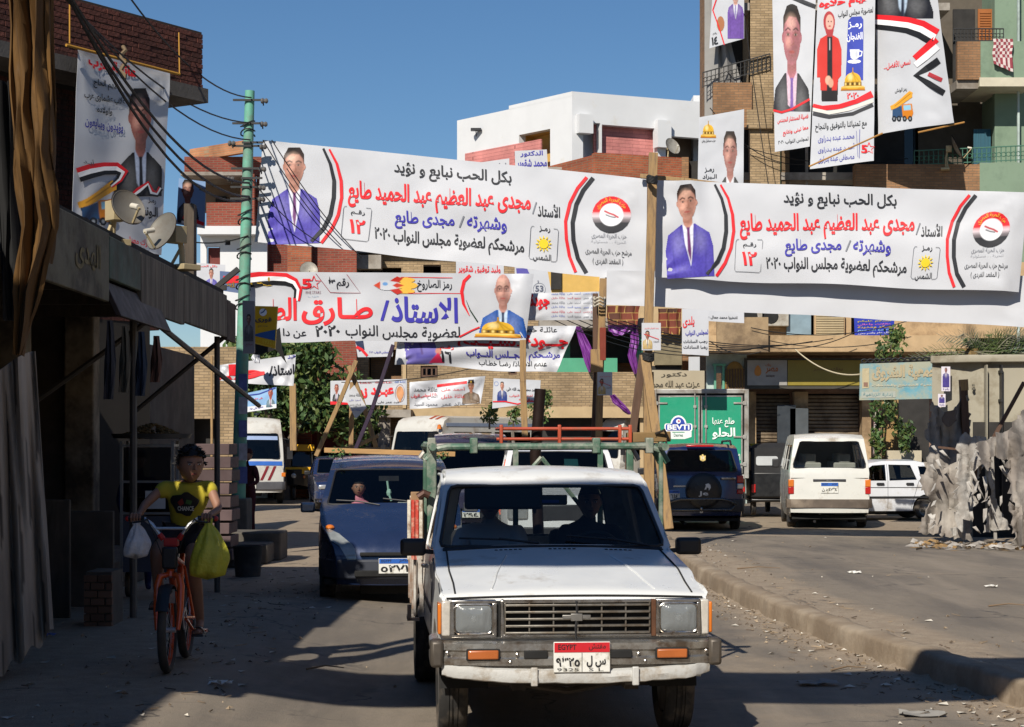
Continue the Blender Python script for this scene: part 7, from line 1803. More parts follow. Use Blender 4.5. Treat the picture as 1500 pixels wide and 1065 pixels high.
for u,v,L in ((1395,182,1.7),(1275,198,1.0)):
	a=at(u-50 if u > 1300 else u-90,v+(12 if u > 1300 else 46),52.6);b=at(u+18,v-3,52.0);mb=MB();mb.tube([a,b],.025,6);tag(mb.build('rod',mat('rod wood','#a8793c',.7)),('thin wooden rod along the foot of the crane poster','thin wooden rod beneath the poster of the woman')[u < 1300],'rod')
b=Banner('blue banner with yellow script on the first floor of the right block','banner',[(1251,466),(1310,468),(1309,489),(1252,496)],54.9,.02,None,nx=12,ny=6,seed=61,cloth='#2a3aa0')
for k,c in enumerate(('#b8a83c','#c86ab0','#c8a83c','#8ab8d8','#c8c8d8')):b.text(('السلام عليكم','عائلات وأهالى','مركز ومدينة','تهنئ الجميع','وكل عام وأنتم بخير')[k],1256,1305,471+4.6*k,470+4.1*k,3.6,c,.02)
b.done()
b=Banner('beige signboard with dark carved lettering left of the mint wall','sign',[(955,542),(1032,543),(1032,578),(955,578)],52,0,None,'signboard',4,4,cloth='#a89c84',thick=.05)
b.text('دكتور',968,1006,549,549,8,'#4a4438').text('عـزت عبد الله محمد',950,1025,564,564,13,'#4a4438',.02);b.done()

# ---- beige brick building in the middle, and the balcony with drapes
def middle():
	Y=62.0;X=lambda u:(u-CX)*Y/F;Z=lambda v:CH +(HY-v)*Y/F
	t=thing('brick_house','long beige brick house behind the minibuses and banners','building',(0,64,0))
	h=lambda u0,u1,v0,v1:(X(u0)-X(455),X(u1)-X(455),Z(v1),Z(v0))
	facade(t,'front_wall',(X(455),Y),(X(925),Y),0,Z(372),[h(524,588,392,440),h(620,646,388,402),h(616,641,536,553),h(540,588,512,560),h(745,757,541,549),h(458,560,606,660),h(600,612,640,700)],B_BEIGE,.3)
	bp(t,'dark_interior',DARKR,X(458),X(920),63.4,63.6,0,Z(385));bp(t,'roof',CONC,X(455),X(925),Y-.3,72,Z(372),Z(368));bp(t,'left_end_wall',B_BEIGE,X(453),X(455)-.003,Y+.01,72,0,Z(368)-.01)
	bp(t,'concrete_lintel',CONC,X(492),X(560),61.4,Y-.003,Z(396),Z(376));bp(t,'window_back',B_TAN,X(540),X(588),63.0,63.1,Z(565),Z(505))
	window(t,X(617),X(640),Y+.1,Z(552),Z(537),WOODD,PANE,2);window(t,X(745),X(757),Y+.1,Z(549),Z(541),WOODD,PANE,0)
	bp(t,'shade_slab',CONC,X(484),X(605),60.6,Y-.003,Z(612),Z(601));bp(t,'plaster_band',mat('beige plaster','#b39c78',.9,var=.1),X(600),X(925),Y-.06,Y-.003,Z(618),Z(598));bp(t,'plaster_band',mat('beige plaster','#b39c78',.9,var=.1),X(590),X(595),Y-.07,Y-.003,Z(598),Z(505))
	for u in (512,538,566):bp(t,'porch_column',CONC,X(u)-.2,X(u)+.2,60.8,61.2,0,Z(612))
	mb=MB()
	for i in range(9):
		a=Vector((X(516+2.6*i),61.3,Z(655)));mb.bar(a,a +Vector((0,0,1.7)),.03)
	for j in range(3):mb.bar((X(514),61.3,Z(655)+.2+.6*j),(X(540),61.3,Z(655)+.2+.6*j),.03)
	mb.build('window_grille',mat('grille paint','#8a8a88',.6),t,world=True)
	t=thing('brick_house','unfinished orange brick upper floor behind the tops of the long banners','building',(3.5,61,0));Y=60.;X=lambda u:(u-CX)*Y/F;Z=lambda v:CH +(HY-v)*Y/F
	P=[(X(786),62.5),(X(870),59.2),(X(1000),60.3)]
	facade(t,'orange_parapet',P[0],P[1],Z(262),Z(232),[],B_ORANGE,.25);facade(t,'orange_parapet',P[1],P[2],Z(262),Z(229),[],B_ORANGE,.25)
	facade(t,'tan_wall',(P[0][0],P[0][1]+.15),(P[1][0],P[1][1]+.15),5,Z(262),[],B_TAN,.25);facade(t,'tan_wall',(P[1][0],P[1][1]+.15),(P[2][0],P[2][1]+.15),0,Z(262),[(.2,1.4,Z(430),Z(385))],B_TAN,.25)
	for k in range(6):u=812+22*k;yy=62.5-3.3*(u-786)/84 if u < 870 else 59.2+1.1*(u-870)/130;mb=MB();mb.box(X(u)-.2,X(u)+.1,yy-.12,yy+.1,Z(270),Z(262)-.02);mb.build('beam_end',CONC,t,world=True)
	bp(t,'side_recess',DARKR,X(1002),X(1028),60.6,61,Z(300),Z(232));bp(t,'side_pier',B_TAN,X(1000),X(1010),60.3,60.6,0,Z(228));bp(t,'roof',CONC,X(790),X(1010),61,70,Z(242),Z(238))
	bp(t,'ochre_wall',mat('ochre render','#a98a48',.85),X(796),X(876),59.0,59.15,Z(440),Z(395));bp(t,'dark_jamb',DARKR,X(806),X(821),58.9,59,Z(428),Z(398));bp(t,'white_jamb',WHITE,X(876),X(884),58.9,59.1,Z(436),Z(400))
	# balcony with green room, drapes and carpets
	Y2=57.5;X=lambda u:(u-CX)*Y2/F;Z=lambda v:CH +(HY-v)*Y2/F
	t=thing('balcony_house','small house with a green walled balcony and a low brick front','building',(3.3,58,0));gi=mat('green inside wall','#4f9a7a',.85,var=.06)
	facade(t,'brick_front',(X(790),Y2),(X(942),Y2),Z(612),Z(545),[],B_BEIGE,.25);bp(t,'lower_opening',DARKR,X(795),X(940),Y2+.6,Y2+.8,0,Z(610));bp(t,'plaster_ledge',mat('beige plaster','#b39c78',.9),X(790),X(942),Y2-.08,Y2-.003,Z(612),Z(596))
	bp(t,'green_wall',gi,X(815),X(940),Y2+2.4,Y2+2.5,Z(545),Z(470));bp(t,'dark_back',DARKR,X(838),X(938),Y2+1.8,Y2+2.0,Z(528),Z(478));bp(t,'green_dado',gi,X(815),X(905),Y2+.26,Y2+.4,Z(545),Z(524));bp(t,'green_jamb',gi,X(934),X(941),Y2,Y2+2,Z(545),Z(490))
	bp(t,'ceiling_slab',CONC,X(790),X(945),Y2-.1,Y2+2.4,Z(480),Z(466));bp(t,'upper_wall',mat('beige plaster','#b39c78',.9),X(870),X(1000),Y2+.3,Y2+.5,Z(470),Z(430));bp(t,'corner_wall',mat('beige plaster','#b39c78',.9),X(938),X(1000),Y2+.1,Y2+.28,0,Z(448));bp(t,'board',mat('faded board','#7a7058',.8,var=.2,scale=4),X(958),X(998),Y2-.2,Y2,Z(535),Z(490));bp(t,'board_painted_shadow',DARKR,X(955),X(998),Y2-.05,Y2+.05,Z(542),Z(536))  # dark bar below the board is its shadow, painted on
middle()
def cloth_strip(label,pts,w,Y,col,name='drape',cat='drape',th=.01,amp=.05,m=None):
	"""pleated cloth along a pixel path, w pixels wide"""
	mb=MB();n=18;k=len(pts);rows=4*(k-1)+1;vs=[]
	for j in range(rows):
		t_=j/4;i=min(k-2,int(t_));f=t_-i;u=pts[i][0]+(pts[i+1][0]-pts[i][0])*f;v=pts[i][1]+(pts[i+1][1]-pts[i][1])*f;ww=(w[i]+(w[i+1]-w[i])*f) if isinstance(w,list) else w
		for q in range(n+1):
			p=at(u +ww*(q/n-.5),v,Y);p.y +=amp*.8*math.sin(q*.75 +j*.12) +amp*.5*math.sin(q*1.7 - j*.31 +.8*math.sin(j*.4)) +amp*.5*math.sin(j*.6);p.x +=amp*.15*math.sin(j*1.1 +q*.5);vs.append(p)
	mb.add(vs,[(j*(n+1)+i,j*(n+1)+i+1,(j+1)*(n+1)+i+1,(j+1)*(n+1)+i) for j in range(rows-1) for i in range(n)])
	return tag(mb.build(name,m or mat('satin ' +col,col,.4,var=.15,scale=4),smooth=True,solid=th,angle=85),label,cat)
cloth_strip('purple satin drape tied back at the left of the green balcony',[(846,478),(855,500),(862,520),(866,545)],[8,14,18,7],57.2,'#7a3a8c')
cloth_strip('purple satin drape gathered at the right of the green balcony',[(928,476),(930,500),(926,520),(932,548)],[12,12,14,5],57.2,'#7a3a8c')
cloth_strip('purple satin swag along the top of the green balcony opening',[(848,478),(880,480),(902,482),(918,480),(934,478)],8,57.1,'#7a3a8c') if False else None
t=cloth_strip('purple satin swag under the carpet on the green balcony',[(910,476),(908,484),(906,492)],[40,32,12],57.1,'#7a3a8c')
cloth_strip('loose purple ribbon blowing below the second timber post flyer',[(896,578),(905,590),(916,600),(922,607)],[8,14,12,4],50,'#7a3a8c','ribbon','ribbon')
cm=brick_mat('carpet','#7a3a2a','#3a3228','#b09050',row=.22,w=.3,bump=.2)
cloth_strip('dark red patterned carpet hung over the balcony left of the tall post',[(913,448),(912,462),(912,476)],[48,46,44],57.0,'','carpet','carpet',m=cm);cloth_strip('dark patterned carpet hung right of the tall timber post',[(981,452),(981,475),(980,490)],[34,33,32],57.0,'','carpet','carpet',m=cm)

def left_far():
	Y=60.;X=lambda u:(u-CX)*Y/F;Z=lambda v:CH +(HY-v)*Y/F
	t=thing('brick_building','red brick building with white lower storey behind the green pole','building',(-8,62,0));rb=brick_mat('red brick','#8a4030','#74362a','#7a6252')
	facade(t,'sunlit_parapet',(X(266),61.5),(X(362),59.6),Z(226),Z(208),[],brick_mat('sun-tinted brick','#b8805a','#a06a48','#9a8266'),.2)  # parapet brick coloured lighter and more orange for the sun on it
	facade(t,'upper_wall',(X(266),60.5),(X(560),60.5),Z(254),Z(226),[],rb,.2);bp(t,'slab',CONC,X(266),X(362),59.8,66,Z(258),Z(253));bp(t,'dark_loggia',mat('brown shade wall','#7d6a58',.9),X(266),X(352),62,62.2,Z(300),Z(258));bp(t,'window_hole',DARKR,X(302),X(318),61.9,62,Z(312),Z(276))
	facade(t,'lower_brick',(X(300),60.3),(X(353),60.3),Z(333),Z(295),[],rb,.2);bp(t,'white_cornice',WHITE,X(292),X(390),59.6,60.4,Z(345),Z(333));facade(t,'white_wall',(X(292),60.2),(X(390),60.2),0,Z(345),[(X(301)-X(292),X(321)-X(292),Z(392),Z(360)),(X(328)-X(292),X(336)-X(292),Z(358),Z(350))],WHITE,.2)
	bp(t,'red_door',mat('maroon door','#6a2c24',.7),X(302),X(320),60.4,60.45,Z(391),Z(361));facade(t,'brick_wall',(X(372),60.6),(X(520),60.6),0,Z(254),[(X(410)-X(372),X(445)-X(372),Z(330),Z(280))],rb,.2)
	bp(t,'brick_pilaster',B_ORANGE,X(420),X(455),60.2,60.55,0,Z(330));bp(t,'grey_pipe',CONC,X(385),X(388),60.4,60.55,0,Z(340));bp(t,'inner_dark',DARKR,X(300),X(520),63,64,0,Z(262))
	for k in range(2):bp(t,'brick_pier',rb,X(352)+.0,X(372),60.1,60.5,Z(333),Z(254)) if k == 0 else None
left_far();dish('grey satellite dish showing above the rocket banner',452,398,59.5,.3,10,leg=.3)
# ================================================================== THE SHADED SHOPS ON THE LEFT
def brickwork(par,p0,p1,z0,z1,m,out=.0,n_ind=300,bw=.25,bh=.075,dp=.11,seed=1):
	"""real bricks along the plan line p0-p1"""
	a,b=Vector((*p0,0)),Vector((*p1,0));L=(b-a).length;d=(b-a)/L;n=Vector((d.y,-d.x,0));ang=math.atan2(d.y,d.x);r=random.Random(seed)
	g=.012;mb=MB();mb.box(-bw/2+g/2,bw/2-g/2,0,dp,0,bh-g);base=mb.mesh();base.materials.append(m)
	half=MB();half.box(-bw/4+g/2,bw/4-g/2,0,dp,0,bh-g);hm=half.mesh();hm.materials.append(m)
	W=MB();k=0;row=0;z=z0
	while z +bh <= z1 +1e-6:
		s=0 if row % 2 == 0 else -bw/2
		while s < L - bw*.3:
			c,me,w=s+bw/2,base,bw
			if s < 0:c,me,w=bw/4,hm,bw/2
			if s +bw > L:c,me=(s+L)/2 if L - s < bw*.6 else c,hm if L-s < bw*.8 else base
			p=a +d*c +n*(out +.012*r.random());
			if k < n_ind:
				o=link('brick',me,None,par);o.location=(p.x,p.y,z +.003*r.random());o.rotation_euler=(R(r.uniform(-1.5,1.5)),R(r.uniform(-.6,.6)),ang +R(r.uniform(-1,1)));o.matrix_parent_inverse=basis(par).inverted()
			else:
				W.add(mb.v,mb.f,Matrix.Translation((p.x,p.y,z)) @ Matrix.Rotation(ang,4,'Z'))
			k +=1;s +=bw
		z +=bh;row +=1
	if W.v:o=W.build('brickwork',m,par,world=True);o['kind']='stuff'
	return k
def dark_tower():
	t=thing('brick_tower','dark rough brick building with an overhanging parapet at the far left','building',(-7,28,0))
	m=mat('rough brick','#5c3228',.95,var=.3,scale=5,bump=.7,bscale=22,objvar=.35,dirt='#38261f',damt=.5,dscale=3);mo=mat('brick mortar','#3c312a',.95,var=.2)
	A0,A1=(-7.6,23.15),(-4.53,28.0);d=Vector((A1[0]-A0[0],A1[1]-A0[1])).normalized();n=Vector((d.y,-d.x))
	a0,a1=Vector(A0),Vector(A1)
	facade(t,'parapet_core',(a0-n*.13).to_tuple(),(a1-n*.13).to_tuple(),7.1,7.95,[],mo,.3);brickwork(t,a0.to_tuple(),a1.to_tuple(),7.1,7.93,m,-.12,300,seed=2)
	b0,b1=a0 - n*.75,a1 - n*.75 - d*.45
	facade(t,'wall_core',b0.to_tuple(),b1.to_tuple(),0,7.1,[],mat('dark core',(.03,.025,.02),.95),.3);brickwork(t,(b0+n*.12).to_tuple(),(b1+n*.12).to_tuple(),3.6,6.85,m,-.12,170,seed=3)  # core coloured near-black to stand for the shade under the canopy
	facade(t,'end_wall',b1.to_tuple(),(b1 +Vector((-d.y,d.x))*3).to_tuple(),3.5,7.1,[],m,.2)
	q=[a0,a1,a1-n*1.3,a0-n*1.3];mb=MB();mb.add([(*p,6.88) for p in q] +[(*p,7.09) for p in q],[(0,1,2,3),(7,6,5,4),(0,4,5,1),(1,5,6,2),(2,6,7,3),(3,7,4,0)]);mb.build('overhang_slab',mat('dark concrete',(.10,.09,.08),.95,var=.25,scale=3,bump=.3),t,world=True)
	mb=MB();w=a0.lerp(a1,.05) - n*.72;mb.bar((*(w),6.6),(*(w+d*1.5),6.6),.08,.5);mb.build('weathered_beam',mat('grey timber',(.10,.09,.075),.95,var=.3,stretch=(1,1,9)),t,world=True)
	y=mat('yellow pole','#a87a28',.7,var=.15)
	for nm,pts,lab in (('pole',[(97,66,25.2),(263,109,27.0)],'yellow pole along the head of the tall left poster'),('cord',[(102,5,25.5),(102,64,25.3)],'left yellow cord holding the tall left poster'),('cord',[(262,48,27.5),(263,108,27.1)],'right yellow cord holding the tall left poster')):
		mb=MB();mb.tube([at(*p) for p in pts],.022 if nm == 'pole' else .01,6);tag(mb.build(nm,y),lab,nm)
	mb=MB();mb.tube([at(180+4*math.sin(i*1.9),68+6*i,25.9-.03*i) for i in range(9)],.03,6);tag(mb.build('rope',mat('frayed rope','#6a5a44',.95)),'frayed rope knotted over the head of the tall left poster','rope')
dark_tower()

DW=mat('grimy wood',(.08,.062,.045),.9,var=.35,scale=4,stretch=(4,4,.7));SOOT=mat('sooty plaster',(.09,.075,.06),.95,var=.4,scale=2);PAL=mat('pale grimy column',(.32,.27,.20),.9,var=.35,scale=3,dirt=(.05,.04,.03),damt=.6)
def shops():
	t=thing('shop_row','row of dark open shops under a metal canopy on the left','shop',(-6.5,20,.18))
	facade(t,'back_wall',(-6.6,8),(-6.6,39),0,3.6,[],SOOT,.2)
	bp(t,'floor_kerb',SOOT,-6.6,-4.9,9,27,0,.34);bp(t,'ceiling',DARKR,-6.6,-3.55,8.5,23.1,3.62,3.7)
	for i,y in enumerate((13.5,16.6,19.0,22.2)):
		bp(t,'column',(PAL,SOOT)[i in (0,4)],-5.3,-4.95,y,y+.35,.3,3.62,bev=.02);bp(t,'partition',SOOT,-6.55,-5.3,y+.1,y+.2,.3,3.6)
	# roller shutters and shelves within the bays
	for y0,y1,k in ((13.9,16.5,0),(17.0,18.9,1),(19.4,22.0,0)):
		for j in range(16):bp(t,'shutter_slat',mat('brown shutter steel',(.10,.07,.045),.6,.3,var=.2),-6.2,-6.15+.01*(j % 2),y0,y1,1.2+.13*j,1.31+.13*j)
	# brick faced pillar and tiled counter
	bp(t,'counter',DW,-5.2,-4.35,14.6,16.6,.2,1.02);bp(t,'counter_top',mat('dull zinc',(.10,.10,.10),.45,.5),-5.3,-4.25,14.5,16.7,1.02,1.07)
	tm=mat('brown tile',(.24,.13,.06),.6,var=.2,objvar=.3)
	bp(t,'tile_pillar',SOOT,-4.52,-4.24,16.02,16.5,.2,1.02)
	for j in range(10):
		for i in range(2):bp(t,'tile',tm,-4.51+.135*i+.002,-4.51+.135*i+.128,15.99,16.015,.2+.082*j,.2+.082*j+.075)
	for i,(x,y,w,h) in enumerate(((-4.55,17.4,.9,1.1),(-4.3,18.6,.7,.95))):bp(t,'stall_panel',(DW,SOOT)[i],x-w/2,x+w/2,y,y+.06,.2,.2+h,bev=.01)
	# canopy
	c=thing('metal_canopy','rusty sheet metal canopy with a deep fascia along the left shops','canopy',(-3.5,18,3.0))
	def fb(y0,y1,z0,z1,m,nm='fascia_panel',x=-3.4,lean=0.):mb=MB();mb.add([(x,y0,z0),(x,y1,z0),(x+lean,y1,z1),(x+lean,y0,z1),(x-.05,y0,z0),(x-.05,y1,z0),(x-.05+lean,y1,z1),(x-.05+lean,y0,z1)],[(0,1,2,3),(7,6,5,4),(0,4,5,1),(3,2,6,7),(0,3,7,4),(1,5,6,2)]);return mb.build(nm,m,c,world=True,bevel=.008)
	st=mat('streaked fascia',(.16,.135,.10),.75,var=.4,scale=5,stretch=(1,3.5,.35),dirt=(.05,.04,.03),damt=.6,dscale=2)
	o=fb(13.55,15.85,3.02,3.6,mat('grimy signboard',(.19,.175,.12),.8,var=.15,scale=2,dirt=(.06,.05,.035),damt=.6,dscale=2))
	q=MB();v,f,_=text2d('الهدى',.03);q.add([(-3.393,14.6+.9*p[0],3.2+.25*p[1]) for p in v],f);me=bpy.data.meshes.new('s');me.from_pydata(q.v,[],q.f);link('lettering',me,mat('ink faded',(.20,.16,.07),.8,var=.4,scale=9),c,True)
	fb(15.87,17.2,3.22,3.58,mat('faded teal panel',(.08,.13,.10),.75,var=.3,scale=3,dirt=(.08,.07,.05),damt=.5));fb(15.87,18.2,2.9,3.2,mat('dark curved sheet',(.05,.035,.028),.6,.3,var=.3),'valance_sheet',-3.3,-.14)
	fb(17.22,19.5,3.05,3.58,st);fb(19.52,22.4,3.08,3.58,st);fb(22.42,23.1,3.05,3.52,mat('rust brown fascia',(.07,.045,.035),.8,var=.3))
	bp(c,'canopy_sheet',mat('canopy sheet',(.05,.045,.04),.8),-6.5,-3.46,13.5,23.1,3.5,3.56)
	for y in (14.5,16.2,18,20,22):bp(c,'rafter',DW,-6.4,-3.5,y,y+.07,3.3,3.46)
	for a,b in (((-3.5,17.4,3.1),(-3.3,24.5,2.3)),((-3.6,19.4,3.2),(-5.0,19.4,2.2)),((-3.5,22.8,3.1),(-4.6,22.9,2.2))):mb=MB();mb.tube([a,b],.03,6);mb.build('brace',mat('grey pipe',(.12,.11,.10),.6,.5),c,world=True)
	for y in (17.6,22.6):mb=MB();mb.tube([(-3.55,y,gz(-3.55,y)),(-3.55,y,3.1)],.035,8);mb.build('post',mat('grey pipe',(.12,.11,.10),.6,.5),c,world=True)
	mb=MB();mb.bar((-3.75,23,3.62),(-3.35,23,3.95),.09,.06);mb.bar((-3.85,23,3.72),(-3.5,23,3.72),.08,.06);mb.build('end_bracket',IRON,c,world=True)
	bp(c,'upper_post',DW,-3.95,-3.83,22.6,22.8,3.4,4.7)
shops()
dish('rusty rimmed satellite dish on the canopy in front of the tall left poster',178,308,17.0,.175,42,leg=.30,col='#6e6a62');dish('larger pale satellite dish on the canopy left of the narrow blue poster',250,343,19.8,.215,-38,leg=.36,col='#77736a')

# hanging mustard curtains and striped tarpaulin in the left foreground
mu=mat('mustard cloth','#5c4019',.85,var=.3,scale=3,stretch=(5,5,.5),bump=.2)
cloth_strip('long mustard curtain hanging at the left edge of the picture',[(38,-30),(42,100),(48,220),(52,330),(38,430),(30,520)],[60,58,56,54,36,10],11.6,'','curtain','curtain',m=mu,amp=.07)
cloth_strip('short mustard curtain fold behind the long one',[(60,-20),(66,150),(70,290),(68,385)],[30,26,22,6],12.2,'','curtain','curtain',m=mu,amp=.06)
cloth_strip('black cloth strip between mustard folds at the left edge',[(8,120),(12,300),(18,470)],[26,30,24],12.0,'','curtain','curtain',m=mat('black cloth',(.01,.01,.01),.95),amp=.05)
tm=bpy.data.materials.new('striped tarpaulin');tm.use_nodes=True;nt=tm.node_tree;N=nt.nodes;Lk=nt.links;tc=N.new('ShaderNodeVertexColor');tc.layer_name='Col';n=N.new('ShaderNodeTexNoise');n.inputs['Scale'].default_value=3;n.inputs['Detail'].default_value=7
h=N.new('ShaderNodeHueSaturation');mr_=N.new('ShaderNodeMapRange');mr_.inputs[1].default_value=.3;mr_.inputs[2].default_value=.7;mr_.inputs[3].default_value=.65;mr_.inputs[4].default_value=1.2;Lk.new(n.outputs[0],mr_.inputs[0]);Lk.new(mr_.outputs[0],h.inputs['Value']);Lk.new(tc.outputs[0],h.inputs['Color']);Lk.new(h.outputs[0],N['Principled BSDF'].inputs['Base Color']);N['Principled BSDF'].inputs['Roughness'].default_value=.9
def tarp():
	mb=MB();nx,ny=60,40;vs=[];cols=[]
	for j in range(ny+1):
		v=j/ny
		for i in range(nx+1):
			u=i/nx;px=-60 +u*(112 +26*v);top=548 +12*math.sin(u*5) - 22*u;bot=1010 - 85*u**1.5 +7*math.sin(u*31)
			p=at(px,top +(bot-top)*v,12.6 +.9*u +.10*math.sin(u*22 +v*1.5) +.05*math.sin(u*47-v*3));vs.append(p)
			s=(u*9 +.25*v) % 1.0;k=.28 if .42 < s < .5 or .6 < s < .64 else 1;cols.append((.46*k,.40*k,.33*k,1))
	mb.add(vs,[(j*(nx+1)+i,j*(nx+1)+i+1,(j+1)*(nx+1)+i+1,(j+1)*(nx+1)+i) for j in range(ny) for i in range(nx)])
	me=bpy.data.meshes.new('t');me.from_pydata([tuple(p) for p in mb.v],[],mb.f);a=me.color_attributes.new('Col','FLOAT_COLOR','POINT');a.data.foreach_set('color',np.array(cols,np.float32).ravel());me.shade_smooth()
	tag(link('tarpaulin',me,tm,solid=.004),'dirty white striped tarpaulin hanging at the bottom left','tarpaulin')
tarp()
def standing(label,x,y,rz,H,top,low,cap=None,skin=M_SKIN):
	k=H/1.75;z0=gz(x,y)
	o=figure('person',label,'person',(x,y,z0),rz,{n:tuple(c*k for c in p) for n,p in {'hip':(0,0,.95),'chest':(0,0,1.28),'neck':(0,0,1.46),'head':(0,-.01,1.55),'sl':(-.18,0,1.40),'el':(-.24,.02,1.12),'wl':(-.20,-.18,.98),'sr':(.18,0,1.40),'er':(.25,.02,1.12),'wr':(.20,-.2,1.0),'hl':(-.10,0,.88),'kl':(-.11,-.03,.48),'al':(-.11,.02,.08),'fl':(-.12,-.12,.04),'hr':(.10,0,.88),'kr':(.11,-.02,.48),'ar':(.11,.02,.08),'fr':(.12,-.12,.04)}.items()},
		[('hip','chest'),('chest','neck'),('neck','head'),('chest','sl'),('sl','el'),('el','wl'),('chest','sr'),('sr','er'),('er','wr'),('hip','hl'),('hl','kl'),('kl','al'),('al','fl'),('hip','hr'),('hr','kr'),('kr','ar'),('ar','fr')],
		{n:r*k for n,r in {'hip':.14,'chest':.15,'neck':.055,'head':.05,'sl':.07,'el':.048,'wl':.035,'sr':.07,'er':.048,'wr':.035,'hl':.10,'kl':.065,'al':.042,'fl':.035,'hr':.10,'kr':.065,'ar':.042,'fr':.035}.items()},top)
	head_obj(o,(0,-.02*k,1.64*k),.115*k,0,0,skin,cap=cap);return o
standing('shopkeeper in black at the counter deep in the shaded left shop',-5.6,16.2,R(30),1.72,mat('black shirt',(.012,.012,.014),.9),None)
standing('man in a dark blue top and cap behind the peanut cart',-4.55,22.9,R(10),1.7,mat('blue shirt','#1a2452',.85),None,cap=mat('dark cap',(.03,.03,.04),.9))
standing('person in maroon clothes standing just right of the green pole',-5.05,36,R(-40),1.68,mat('maroon clothes','#4a1218',.85),None,cap=mat('maroon veil','#3a0e14',.9))
def cart():
	x,y=-4.05,21.0;z=gz(x,y);t=thing('snack_cart','glass sided snack cart heaped with peanuts in the shade of the left shops','cart',(x,y,z),R(4));al=mat('dull aluminium',(.30,.30,.30),.4,.7,var=.15)
	mb=MB()
	for a in (-.28,.28):
		for b in (-.25,.25):mb.bar((a,b,.2),(a,b,1.75),.03)
	for h in (.95,1.3,1.7):
		for a in (-.28,.28):mb.bar((a,-.25,h),(a,.25,h),.025)
		for b in (-.25,.25):mb.bar((-.28,b,h),(.28,b,h),.025)
	mb.build('frame',al,t);mb=MB();mb.box(-.27,.27,-.24,.24,.3,.92);mb.build('cabinet',mat('blue grey cabinet',(.06,.07,.10),.6),t);mb=MB();mb.box(-.26,.26,-.252,-.246,.97,1.68);mb.build('glass_side',PANE,t)
	mb=MB();mb.box(-.02,.2,-.262,-.256,1.0,1.2);mb.build('price_card',mat('card white','#c9ccd0',.6),t);mb=MB();mb.box(-.24,.24,-.22,.22,.93,1.12);mb.build('goods',mat('snack goods','#6a4a2a',.8,var=.4,scale=20),t)
	mb=MB();mb.lathe([(0,0),(.42,.01),(.45,.06),(.44,.06),(.40,.02),(0,.015)],28,Matrix.Translation((.02,0,1.77)));mb.build('tray',mat('tray steel',(.15,.15,.15),.4,.7),t,smooth=True)
	p=MB();r=random.Random(8)
	for i in range(420):
		a=r.random()*6.28;q=.36*math.sqrt(r.random());h=1.80 +.15*max(0,1-(q/.36)**1.4) - .02*r.random();p.ball((.02+q*math.cos(a),q*math.sin(a),h),(.022,.014,.012),5,3)
	o=p.build('peanuts',mat('peanut shells','#7d6238',.85,var=.3,scale=9),t,smooth=True);o['kind']='stuff'
	for sx in (-.25,.25):make_wheel(t,sx,.1,.15,.05,1)
cart()
for i,(u0,u1,v0,v1,Y,m_,lab,nm) in enumerate(((122,166,838,905,16.8,tm,'low broken brick pier in front of the shaded shop counter','brick_pier'),)):
	a,b=at(u0,v1,Y),at(u1,v0,Y);t=thing(nm,lab,'pier',(a.x,Y,gz(a.x,Y)));z0=gz(a.x,Y)-.02
	bp(t,'core',SOOT,a.x+.02,b.x-.02,Y+.02,Y+.5,z0,b.z);brickwork(t,(a.x,Y),(b.x,Y),z0,b.z,mat('sooty brick',(.17,.09,.055),.9,objvar=.3,var=.2),0,60,.13,.07,.06)
t=thing('crate_stack','stack of grey-red boards beside the green pole foot','stack',(-4.75,26.5,.1))
for k in range(9):x0,x1=px2x(286,27),px2x(340,27);bp(t,'board',mat('mauve board',(.10,.065,.065),.8,var=.2,objvar=.25),x0+.03*(k % 2),x1-.02*(k % 3),27,27.8,.12+.19*k,.12+.19*k+.16,bev=.01)
# steps and the plinth of the green pole
t=thing('stone_steps','low worn concrete steps in front of the green pole','steps',(-4.4,29,0))
for k,(y,h) in enumerate(((27.2,.16),(28.0,.30),(28.8,.44))):bp(t,'step',mat('grimy concrete',(.10,.09,.075),.95,var=.3,bump=.3,bscale=10),-5.3,-3.75+.1*k,y,y+.9,0,h,bev=.03)
t=thing('paint_tin','dark plastic tub on the shaded ground below the steps','tub',(px2x(363,25.5),25.5,gz(-3.6,25.5)));mb=MB();mb.lathe([(0,0),(.17,0),(.2,.4),(.21,.42),(.19,.42),(.18,.1),(0,.08)],20);mb.build('tub',mat('dark tub',(.03,.03,.03),.7,dirt=(.08,.07,.06)),t,smooth=True)

